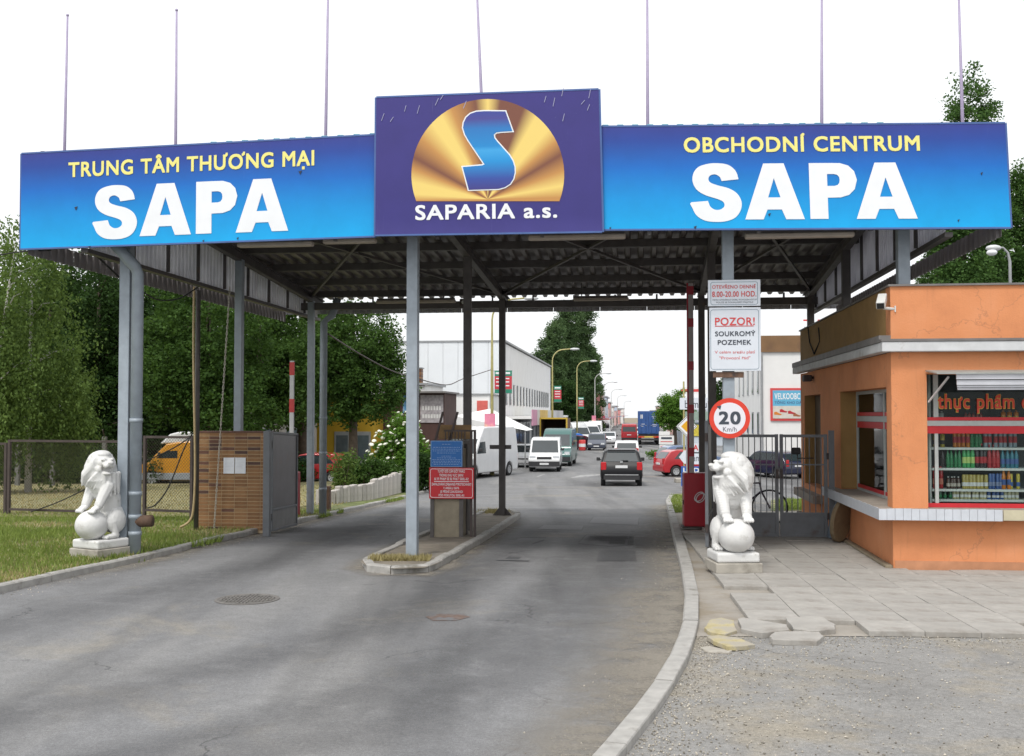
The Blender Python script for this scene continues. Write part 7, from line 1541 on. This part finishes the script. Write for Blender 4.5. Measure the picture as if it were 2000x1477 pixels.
MB().tube([(0, 0, 0), (0, 0, zt - 0.4), (-0.06, 0, zt - 0.12), (-0.20, 0, zt + 0.03), (-0.36, 0, zt + 0.04)], [0.06, 0.045, 0.035, 0.03, 0.03], 8).build('pole', M_GREYM, t_, smooth=True); MB().ball((-0.50, 0, zt + 0.02), (0.24, 0.16, 0.10), 12, 8).build('lamp_head', M_LAMPG, t_, smooth=True); MB().ball((-0.56, -0.02, zt - 0.12), (0.16, 0.15, 0.10), 12, 8).build('diffuser', M_LETW, t_, smooth=True)
# --- tarpaulin, bin, block, blocks of the planter
p = on_ground(1126, 112); mb = MB(); mb.prism([(-0.85, 0), (0.85, 0), (0.82, 1.25), (0.3, 1.45), (-0.5, 1.4), (-0.84, 1.2)], 0, 2.2, lambda a, b, d: (a, d, b)); tag(mb.build('tarpaulin', mat('blue_tarp', (0.02, 0.15, 0.55), 0.1, 2, 0.5, bmp=0.4, bscale=3), None, p, bevel=0.08), 'bright blue tarpaulin over goods beside the white vans', 'tarpaulin')
p = on_ground(1137, 102); t_ = thing('advert_column', 'red and white round advertising bin by the kerb', 'bin', p); MB().lathe([(0.30, 0), (0.32, 0.05), (0.32, 0.95), (0.29, 1.0)], n=16).build('drum', M_REDV, t_, smooth=True); MB().lathe([(0.325, 0.35), (0.325, 0.65)], n=16).build('white_band', M_LETW, t_)
p = on_ground(1327, 52); tag(MB().box(-0.22, -0.4, 0, 0.22, 0.4, 0.2).build('concrete_block', M_CONC, None, p, bevel=0.02), 'pale concrete block lying at the side street corner', 'block')
pal = [G(*q) for q in ((618, 992), (648, 991), (690, 985), (720, 982), (760, 972), (800, 962))]
st = polyline_steps(pal, 0.30)
pl_ = thing('planter_wall', 'low planter wall of upright concrete blocks beside the left lane', 'wall', (st[0].x, st[0].y, gz(0, st[0].y)))
for i, (a, b) in enumerate(zip(st, st[1:])):
    h_ = 0.42 + 0.30 * min(1, i / len(st) * 1.6) + random.uniform(-0.05, 0.05); z = gz(a.x, a.y) + 0.05 - pl_.location.z; d = b - a
    o = MB().box(0.012, -0.08, 0, d.length - 0.012, 0.08, h_).build('palisade_block', mat('palisade_%d' % (i % 3), tuple(k * (0.92 + 0.1 * (i % 3)) for k in (0.46, 0.43, 0.40)), 0.14, 7, 0.85, bmp=0.3, blotch=(0.3, 0.27, 0.24), bl_scale=3), pl_, (a.x - pl_.location.x, a.y - pl_.location.y, z), rotz=math.atan2(d.y, d.x), bevel=0.015)
ep = G(637, 1000, 0.06); tag(MB().box(-0.10, -0.12, 0, 0.10, 0.12, 0.62).build('steel_box', M_RUST, None, ep, bevel=0.01), 'low rust-brown steel box beside the rear left canopy post', 'box')
# --- road signs on the right
t_ = bthing('priority_road_sign', 'yellow and white diamond priority road sign behind the red barrier', 1341, 38, 'sign', -A, 0.05); zc = P(1340, 833, 38).z - t_.location.z; r = 21 * 38 / FPX
MB().cyl((0, 0.03, 0), (0, 0.03, zc + r * 0.5), 0.03, n=8).build('pole', M_GREYM, t_)
for nm, k, m, y in (('back_plate', 1.0, M_DKIRON, 0.0), ('white_plate', 0.95, M_LETW, -0.006), ('black_line', 0.86, M_DKIRON, -0.008), ('white_field', 0.80, M_LETW, -0.010), ('yellow_diamond', 0.52, mat('sign_yellow', (0.72, 0.36, 0.01), 0.04, 5, 0.5), -0.013)):
    MB().prism([(r * k, 0), (0, r * k), (-r * k, 0), (0, -r * k)], y, 0.002 + y, lambda a, b, d: (a, d, zc + b)).build(nm, m, t_)
t_ = bthing('sign_stand', 'cluster of shop direction boards on posts behind the red barrier', 1358, 44, 'sign', -A, 0.05); k = 44 / FPX; BX = lambda x: (x - 1358) * k; BZ = lambda y: P(1358, y, 44).z - t_.location.z
for x in (1336, 1376): MB().cyl((BX(x), 0.05, 0), (BX(x), 0.05, BZ(745)), 0.035, n=8).build('pole', M_LAMPY, t_)
M_TEAL = mat('teal_board', (0.03, 0.22, 0.20), 0.1, 5, 0.5)
for x0, y0, x1, y1, m in ((1328, 777, 1382, 800, M_BOARD), (1338, 804, 1382, 820, mat('grey_green_board', (0.25, 0.33, 0.28), 0.15, 4, 0.6)), (1344, 830, 1382, 852, mat('yellow_black_board', (0.55, 0.45, 0.05), 0.3, 12, 0.6, blotch=(0.05, 0.05, 0.05), bl_scale=8)), (1344, 866, 1382, 883, M_BOARD), (1344, 886, 1382, 907, M_BOARD), (1330, 911, 1382, 950, mat('blue_board_2', (0.02, 0.10, 0.38), 0.08, 4, 0.5))):
    bb(t_, 'board', m, BX(x0), 0.0, BZ(y1), BX(x1), 0.03, BZ(y0))
flat_text('bambu', BX(1338), BX(1380), BZ(797), BZ(782), -0.004, M_DKGREY, t_); flat_text('BABY', BX(1346), BX(1381), BZ(880), BZ(869), -0.004, M_REDV, t_, 0.03); flat_text('bambu', BX(1346), BX(1381), BZ(901), BZ(888), -0.004, M_DKGREY, t_); flat_text('LI DO', BX(1334), BX(1380), BZ(923), BZ(914), -0.004, M_LETW, t_, 0.04)
mb = MB(); mb.prism([(BX(1326), BZ(893)), (BX(1336), BZ(880)), (BX(1343), BZ(880)), (BX(1343), BZ(906)), (BX(1336), BZ(906))], -0.02, 0.02, lambda a, b, d: (a, d, b)); mb.build('arrow_board', M_BOARD, t_)
t_ = bthing('shop_signboard', 'white stacked shop signboard with red and black lettering at the roadside', 1301, 76, 'sign', -A); k = 76 / FPX; BX = lambda x: (x - 1301) * k; BZ = lambda y: P(1301, y, 76).z - t_.location.z
for x in (1290, 1312): MB().cyl((BX(x), 0.05, 0), (BX(x), 0.05, BZ(848)), 0.04, n=8).build('pole', M_GREYM, t_)
for x0, y0, x1, y1 in ((1287, 843, 1308, 850), (1287, 851, 1316, 868), (1288, 869, 1316, 886)): bb(t_, 'board', M_HALL2, BX(x0), 0, BZ(y1), BX(x1), 0.03, BZ(y0))
for x0, y0, x1, y1, m in ((1291, 854, 1312, 858, M_DKGREY), (1290, 862, 1313, 863.5, M_REDV), (1290, 871, 1314, 874, M_REDV), (1292, 877, 1311, 878.5, M_DKGREY), (1294, 881, 1310, 882.5, M_DKGREY)): bb(t_, 'print_line', m, BX(x0), -0.008, BZ(y1), BX(x1), -0.002, BZ(y0))
# --- far end of the street: small shops, one by one
rnd = random.Random(21)
cols = ((0.66, 0.36, 0.33), (0.72, 0.70, 0.67), (0.52, 0.57, 0.63), (0.64, 0.42, 0.38), (0.70, 0.68, 0.64), (0.60, 0.40, 0.38))  # far shop walls and fascias: colours paled to stand in for haze and glare
for i in range(8):
    Y = 165 + i * 32; px = 1168 + i * 7.0; w_ = 7 + rnd.random() * 2; hgt = 4.6 + rnd.random() * 3.2
    t_ = bthing('far_shop', ('%s shop at the far end of the street, %s on its left side' % (('red-fronted', 'white', 'blue-grey', 'brick-red', 'cream', 'dark red', 'pale red', 'white gabled')[i], ('nearest', 'second', 'third', 'fourth', 'fifth', 'sixth', 'seventh', 'farthest')[i])), px, Y)
    bb(t_, 'wall', mat('far_wall_%d' % (i % 6), cols[i % 6], 0.1, 0.5, 0.8), -w_, 0, 0, 0, 24, hgt); bb(t_, 'fascia', mat('far_fascia_%d' % (i % 3), ((0.62, 0.26, 0.26), (0.72, 0.70, 0.68), (0.45, 0.52, 0.62))[i % 3], 0.1, 1, 0.7), -w_, -0.15, hgt - 1.3, 0.3, -0.01, hgt - 0.2)
    bb(t_, 'roof', M_GREYM, -w_ - 0.2, -0.3, hgt, 0.4, 24.2, hgt + 0.25)
    for k in range(4): f_ = bb(t_, 'window', M_WIN, 0.0, 2 + k * 5.5, 1.0, 0.05, 5 + k * 5.5, 2.6); bb(t_, 'awning', mat('far_awning_%d' % ((i + k) % 3), ((0.6, 0.1, 0.1), (0.65, 0.65, 0.62), (0.1, 0.2, 0.4))[(i + k) % 3], 0.1, 1, 0.7), 0.02, 1.6 + k * 5.5, 2.7, 1.6, 5.4 + k * 5.5, 2.85)
for i in range(5):
    Y = 120 + i * 50; px = 1302 - i * 11; t_ = bthing('far_shop', ('low shop behind the round green tree on the right', 'grey shop past the container truck, first on the right', 'pale shop past the container truck, second on the right', 'red shop far down the street on the right', 'white shop at the far end on the right')[i], px + 4, Y)
    bb(t_, 'wall', mat('far_wall_%d' % ((i + 2) % 6), cols[(i + 2) % 6], 0.1, 0.5, 0.8), 1.5, 0, 0, 12, 30, 4.4 + (i % 2)); bb(t_, 'roof', M_GREYM, 1.3, -0.2, 4.4 + (i % 2), 12.2, 30.2, 4.65 + (i % 2))
    for k in range(4): bb(t_, 'window', M_WIN, 2.2 + k * 2.4, -0.05, 1.0, 3.9 + k * 2.4, -0.002, 2.6)
t_ = bthing('roof_sign', 'pale rooftop sign with red lettering above the round tree on the right', 1338, 118, 'sign'); k = 118 / FPX; zz = P(1338, 770, 118).z - t_.location.z
bb(t_, 'board', M_HALL2, -0.6, 0, zz, 2.4, 0.1, zz + 0.75); bb(t_, 'print_line', M_REDV, -0.45, -0.01, zz + 0.25, 2.2, -0.002, zz + 0.55)
for x in (-0.4, 2.2): MB().cyl((x, 0.2, 0), (x, 0.2, zz + 0.6), 0.06, n=6).build('post', M_GREYM, t_)
# ============================================================ TREES AND SHRUBS
M_BARK = mat('bark', (0.085, 0.065, 0.05), 0.3, 6, 0.95, bmp=0.7, bscale=14); M_BIRCH = mat('birch_bark', (0.55, 0.53, 0.50), 0.1, 4, 0.8, blotch=(0.06, 0.05, 0.05), bl_scale=5, bl_thr=0.6)
L_DARK = leaf_mat('leaf_dark', (0.012, 0.030, 0.009), (0.05, 0.10, 0.026)); L_MID = leaf_mat('leaf_mid', (0.018, 0.045, 0.011), (0.085, 0.16, 0.036)); L_BIRCH = leaf_mat('leaf_birch', (0.04, 0.075, 0.018), (0.15, 0.225, 0.06)); L_POP = leaf_mat('leaf_poplar', (0.025, 0.06, 0.018), (0.10, 0.19, 0.05)); L_POPF = leaf_mat('leaf_street_poplar', (0.04, 0.075, 0.035), (0.125, 0.20, 0.085)); L_LIGHT = leaf_mat('leaf_light', (0.04, 0.10, 0.016), (0.16, 0.30, 0.05))  # street poplar leaves: distance haze put into the colour, paler and bluer
def leaves(C, sig, k, l, m, name, up=0.25, droop=0.0):
    """leaf quads round clump centres C (n,3)"""
    n = len(C); pos = np.repeat(C, k, 0); N = len(pos)
    sg = np.repeat(sig if hasattr(sig, '__len__') else np.full(n, sig), k)
    d = RNG.normal(size=(N, 3)); d /= np.linalg.norm(d, axis=1)[:, None] + 1e-9; d *= (RNG.uniform(0, 1, N) ** 0.45)[:, None]; d[:, 2] *= 0.75
    pos = pos + d * sg[:, None]
    if droop: pos[:, 2] -= RNG.uniform(0, 1, N) ** 1.5 * droop; 
    t = RNG.normal(size=(N, 3)); t[:, 2] = t[:, 2] * 0.6 - (0.35 + (0.9 if droop else 0)); t /= np.linalg.norm(t, axis=1)[:, None]
    nr = RNG.normal(size=(N, 3)); nr[:, 2] += up * 2; s = np.cross(t, nr); s /= np.linalg.norm(s, axis=1)[:, None] + 1e-9
    ll = l * RNG.uniform(0.6, 1.25, N)[:, None]; V = np.stack([pos, pos + t * ll * 0.45 + s * ll * 0.30, pos + t * ll, pos + t * ll * 0.45 - s * ll * 0.30], 1).reshape(-1, 3)
    return fast_mesh(name, V, np.arange(N * 4).reshape(-1, 4), m)
def in_ellipsoids(E_, n, shell=0.45):
    w_ = np.array([e[3] * e[4] * e[5] for e in E_]) ** 0.75; pick = RNG.choice(len(E_), n, p=w_ / w_.sum()); E = np.array(E_, float)[pick]
    d = RNG.normal(size=(n, 3)); d /= np.linalg.norm(d, axis=1)[:, None]; r = RNG.uniform(shell ** 3, 1.0, n) ** (1 / 3) * RNG.uniform(0.82, 1.08, n)
    return E[:, :3] + d * E[:, 3:] * r[:, None]
def tree(name, label, px, Y, E_, nclump, per, l, lm, bark=M_BARK, tr=0.22, th=None, sig=0.6, limbs=10, group=None, droop=0.0, dz=0.05, shell=0.45, bend=0.0):
    p = gp(px, Y, dz); t_ = thing(name, label, 'tree', p, 0, group); C = in_ellipsoids(E_, nclump, shell); C = C[C[:, 2] > 0.5]
    top_ = max(e[2] + e[5] * 0.7 for e in E_) if th is None else th
    mb = MB(); mb.tube([(0, 0, -0.1), (bend * 0.2, 0, top_ * 0.25), (bend * 0.6, 0.05, top_ * 0.6), (bend, 0, top_)], [tr * 1.2, tr * 0.9, tr * 0.55, tr * 0.15], 10); trunk = mb.build('trunk', bark, t_, smooth=True)
    for i in range(limbs):
        c = Vector(C[int(i * len(C) / limbs) % len(C)]); z = max(0.25 * top_, min(top_ * 0.9, c.z - 0.5 * math.hypot(c.x, c.y))); f = z / top_; s = Vector((bend * f, 0, z)); m_ = (s + c) / 2 + Vector((0, 0, 0.25))
        MB().tube([s, m_, c], [tr * (0.42 - 0.25 * f), tr * 0.2, tr * 0.05], 6).build('limb', bark, t_, smooth=True)
    sg = sig * RNG.uniform(0.6, 1.3, len(C)); obj('crown', leaves(C, sg, int(per * 1.6), l, lm, 'crown', droop=droop), t_); return t_
WOOD = 'trees left of the gate'
tree('birch_tree', 'white-barked birch with hanging pale foliage at the left picture edge', 57, 38, [(0, 0, 4.5, 2.3, 2.2, 3.6), (-1.6, 0.3, 3.4, 1.6, 1.6, 2.8), (1.2, 0.2, 3.0, 1.3, 1.4, 2.4), (0.1, 0, 8.3, 1.0, 1.0, 2.4)], 520, 34, 0.13, L_BIRCH, M_BIRCH, 0.11, 9.8, 0.42, 16, WOOD, droop=1.1)
tree('birch_tree', 'second birch with white limbs cut by the left picture edge', -45, 36, [(0, 0, 4.2, 2.2, 2, 3.2), (0.9, 0, 7.4, 1.0, 1.0, 2.2)], 320, 34, 0.13, L_BIRCH, M_BIRCH, 0.10, 8.5, 0.42, 14, WOOD, droop=1.0, bend=1.2)
tree('broadleaf_tree', 'sparse tall tree with sky gaps behind the birch', 95, 54, [(0, 0, 8.0, 3.2, 2.5, 3.2), (0.6, 0, 4, 3.4, 2.5, 3.4)], 300, 44, 0.20, L_DARK, tr=0.2, sig=0.55, group=WOOD)
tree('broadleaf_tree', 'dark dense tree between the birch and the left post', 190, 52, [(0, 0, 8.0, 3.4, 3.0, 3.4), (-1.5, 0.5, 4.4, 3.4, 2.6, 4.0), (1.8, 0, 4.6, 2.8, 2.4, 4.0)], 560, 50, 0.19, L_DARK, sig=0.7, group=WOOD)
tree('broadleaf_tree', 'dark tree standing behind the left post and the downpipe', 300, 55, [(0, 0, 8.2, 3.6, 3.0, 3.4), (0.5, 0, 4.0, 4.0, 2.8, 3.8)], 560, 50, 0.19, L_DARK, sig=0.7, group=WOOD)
tree('broadleaf_tree', 'low-branched green tree hanging over the yellow van roof', 405, 44.5, [(0, 0, 6.6, 2.8, 2.3, 3.4), (0.9, -0.3, 3.3, 2.1, 1.8, 1.35), (-1.0, 0, 4.6, 2.0, 1.8, 2.2)], 420, 48, 0.17, L_MID, sig=0.55, group=WOOD)
tree('broadleaf_tree', 'green tree behind the brick wall and the middle left post', 505, 53.5, [(0, 0, 7.6, 3.2, 2.6, 3.6), (-0.6, -0.3, 3.9, 2.8, 2.2, 2.0), (1.6, 0, 4.6, 2.2, 2.0, 2.4)], 420, 48, 0.18, L_MID, sig=0.6, group=WOOD)
tree('broadleaf_tree', 'green tree in front of the grey shed by the barrier arm', 590, 55.5, [(0, 0, 7.4, 3.0, 2.4, 3.0), (-0.8, 0, 4.6, 2.4, 2.2, 1.8), (0.9, 0, 5.0, 2.2, 2.0, 1.8)], 320, 46, 0.18, L_MID, sig=0.55, tr=0.3, group=WOOD)
tree('broadleaf_tree', 'large fresh green tree right of the rear left post before the white hall', 690, 47, [(0, 0, 6.0, 2.1, 2.0, 2.4), (0.9, -0.3, 4.3, 1.75, 1.6, 1.5), (-0.6, 0, 4.0, 1.8, 1.6, 1.5), (-1.2, 0, 5.6, 1.6, 1.6, 1.8), (1.3, 0, 5.7, 0.9, 0.9, 0.8)], 460, 48, 0.16, L_MID, sig=0.48, group=WOOD)
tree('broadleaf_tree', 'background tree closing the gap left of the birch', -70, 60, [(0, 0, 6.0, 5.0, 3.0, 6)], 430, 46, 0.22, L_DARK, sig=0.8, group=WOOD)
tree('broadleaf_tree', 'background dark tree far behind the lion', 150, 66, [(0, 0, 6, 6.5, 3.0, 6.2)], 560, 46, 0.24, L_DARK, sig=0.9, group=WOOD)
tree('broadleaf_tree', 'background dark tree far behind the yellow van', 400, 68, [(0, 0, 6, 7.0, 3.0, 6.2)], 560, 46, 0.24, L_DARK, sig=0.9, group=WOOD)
for i, (px, lab) in enumerate(((10, 'dark undergrowth shrub at the foot of the birch'), (110, 'dark undergrowth shrub behind the left lion'), (215, 'dark undergrowth shrub behind the left post'), (560, 'dark undergrowth shrub below the barrier arm'))):
    Y = 49 + (i % 2) * 2; p = gp(px, Y, 0.05); t_ = thing('shrub', lab, 'shrub', p, 0, 'undergrowth along the wood'); C = in_ellipsoids([(0, 0, 0.8, 2.4, 1.2, 1.0)] if i < 3 else [(0, 0, 0.6, 1.2, 0.8, 0.7)], 120, 0.3); obj('foliage', leaves(C, 0.4, 36, 0.15, L_DARK, 'foliage'), t_); MB().tube([(0, 0, -0.05), (0, 0, 0.9)], [0.05, 0.02], 6).build('stem', M_BARK, t_)
# poplars
def poplar(label, px, Y, ytop, rx, lm, per=44, n=420, l=0.24, group='poplars'):
    zt = P(px, ytop, Y).z - gz(0, Y); E = []
    for i in range(6):
        f = (i + 0.6) / 6.2; rr = rx * (1.0 - 0.66 * f ** 2.6) * (0.75 if i == 0 else 1); a = i * 2.4
        E.append((math.cos(a) * rx * 0.24, math.sin(a) * rx * 0.2, zt * f, rr, rr, zt * 0.17))
    E.append((0, 0, zt * 0.93, rx * 0.22, rx * 0.22, zt * 0.07))
    return tree('poplar_tree', label, px, Y, E, n, per, l, lm, tr=0.35, th=zt * 0.93, sig=0.26 * rx, limbs=14, group=group, shell=0.6)
SP_ = 'poplars along the street'
poplar('tall poplar nearest the white hall on the street', 1076, 150, 640, 2.5, L_POPF, 60, 620, 0.28, SP_)
poplar('tallest poplar in the middle of the street group', 1105, 156, 600, 3.2, L_POPF, 60, 760, 0.28, SP_)
poplar('tall poplar at the right of the street group', 1136, 160, 606, 3.0, L_POPF, 60, 700, 0.28, SP_)
poplar('lower poplar at the right edge of the street group', 1150, 168, 690, 2.4, L_POPF, 56, 420, 0.28, SP_)
tree('broadleaf_tree', 'rounded tree in front of the street poplars beside the yellow lamp post', 1102, 135, [(0, 0, 4.2, 2.3, 2.0, 2.6), (0.3, 0, 6.3, 1.4, 1.4, 1.6)], 260, 40, 0.24, L_DARK, sig=0.6)
RP = 'poplars behind the kiosk'
poplar('tall poplar behind the right sign and the rightmost flagpole', 1885, 56, 190, 2.5, L_POP, per=60, n=900, l=0.18, group=RP)
poplar('poplar at the right picture edge behind the street lamp', 1992, 58, 340, 2.3, L_POP, per=60, n=760, l=0.18, group=RP)
poplar('lower poplar behind the left part of the kiosk roof', 1835, 62, 478, 1.8, L_POP, per=56, n=480, l=0.17, group=RP)
poplar('poplar between the two tall ones behind the kiosk', 1925, 66, 400, 2.2, L_POP, n=480, l=0.18, group=RP)
tree('broadleaf_tree', 'round bright green tree beside the container truck', 1318, 98, [(0, 0, 3.9, 1.5, 1.5, 1.7), (-0.5, 0, 3.2, 1.3, 1.2, 1.2), (0.7, 0, 3.2, 1.3, 1.2, 1.3)], 260, 44, 0.19, L_LIGHT, sig=0.4)
tree('conifer_tree', 'small dark conifer far behind the direction boards', 1408, 120, [(0, 0, 4.6, 1.3, 1.3, 1.4), (0, 0, 6.2, 0.8, 0.8, 1.2), (0, 0, 2.6, 1.7, 1.6, 1.5)], 160, 40, 0.22, L_DARK, sig=0.4)
# flowering bush and shrubs in the planter
def bush(label, px, Y, E_, n, per, l, lm, flowers=0, name='shrub'):
    p = gp(px, Y, 0.05); t_ = thing(name, label, 'shrub', p); C = in_ellipsoids(E_, n, 0.3); C = C[C[:, 2] > 0.1]; obj('foliage', leaves(C, 0.22, per, l, lm, 'foliage'), t_)
    for k in range(5): c = C[k * len(C) // 5]; MB().tube([(0, 0, -0.05), (c[0] * 0.4, c[1] * 0.4, c[2] * 0.5), tuple(c)], [0.04, 0.025, 0.008], 5).build('stem', M_BARK, t_)
    if flowers:
        mb = MB(); F_ = in_ellipsoids([(e[0], e[1], e[2], e[3] * 1.1, e[4] * 1.12, e[5] * 1.1) for e in E_], flowers, 0.93); me_ = MB().ball((0, 0, 0), (0.085, 0.085, 0.04), 7, 4).mesh('flower_cluster', mat('white_blossom', (0.75, 0.76, 0.66), 0.08, 20, 0.8))
        for f in F_:
            if f[1] < 0.25 and f[2] > 0.35:
                o = obj('flower_cluster', me_, t_, tuple(f)); o.rotation_euler = (random.uniform(-0.8, 0.2), random.uniform(-0.6, 0.6), random.uniform(0, 3)); s = random.uniform(0.6, 1.25); o.scale = (s, s, s)
    return t_
bush('flowering bush with white blossom behind the front island post', 785, 41, [(0, 0, 1.5, 1.0, 0.8, 1.35), (0.5, 0, 1.1, 0.8, 0.7, 1.05), (-0.5, 0, 1.2, 0.75, 0.7, 1.05), (0.1, 0, 2.3, 0.55, 0.5, 0.65)], 300, 40, 0.13, L_LIGHT, 230, 'flowering_bush')
bush('dark green shrub left of the flowering bush in the planter', 712, 38, [(0, 0, 0.7, 0.9, 0.7, 0.75), (-0.5, 0, 0.5, 0.6, 0.6, 0.6)], 150, 36, 0.11, L_MID)
bush('leafy shrub growing behind the planter wall blocks', 755, 38.5, [(0, 0, 0.55, 0.9, 0.6, 0.6), (0.5, 0, 0.4, 0.7, 0.5, 0.5)], 150, 36, 0.11, L_MID)
bush('dark shrub right of the front island post beside the pillar', 820, 40, [(0, 0, 0.8, 0.55, 0.5, 0.9)], 110, 36, 0.11, L_DARK)
bush('thin wild shrub in front of the red hatchback', 672, 36, [(0, 0, 0.8, 0.5, 0.4, 0.8)], 60, 26, 0.10, L_BIRCH)
bush('small weed clump at the roadside before the white signboard', 1284, 80, [(0, 0, 0.35, 0.8, 0.5, 0.4)], 50, 30, 0.12, L_LIGHT)
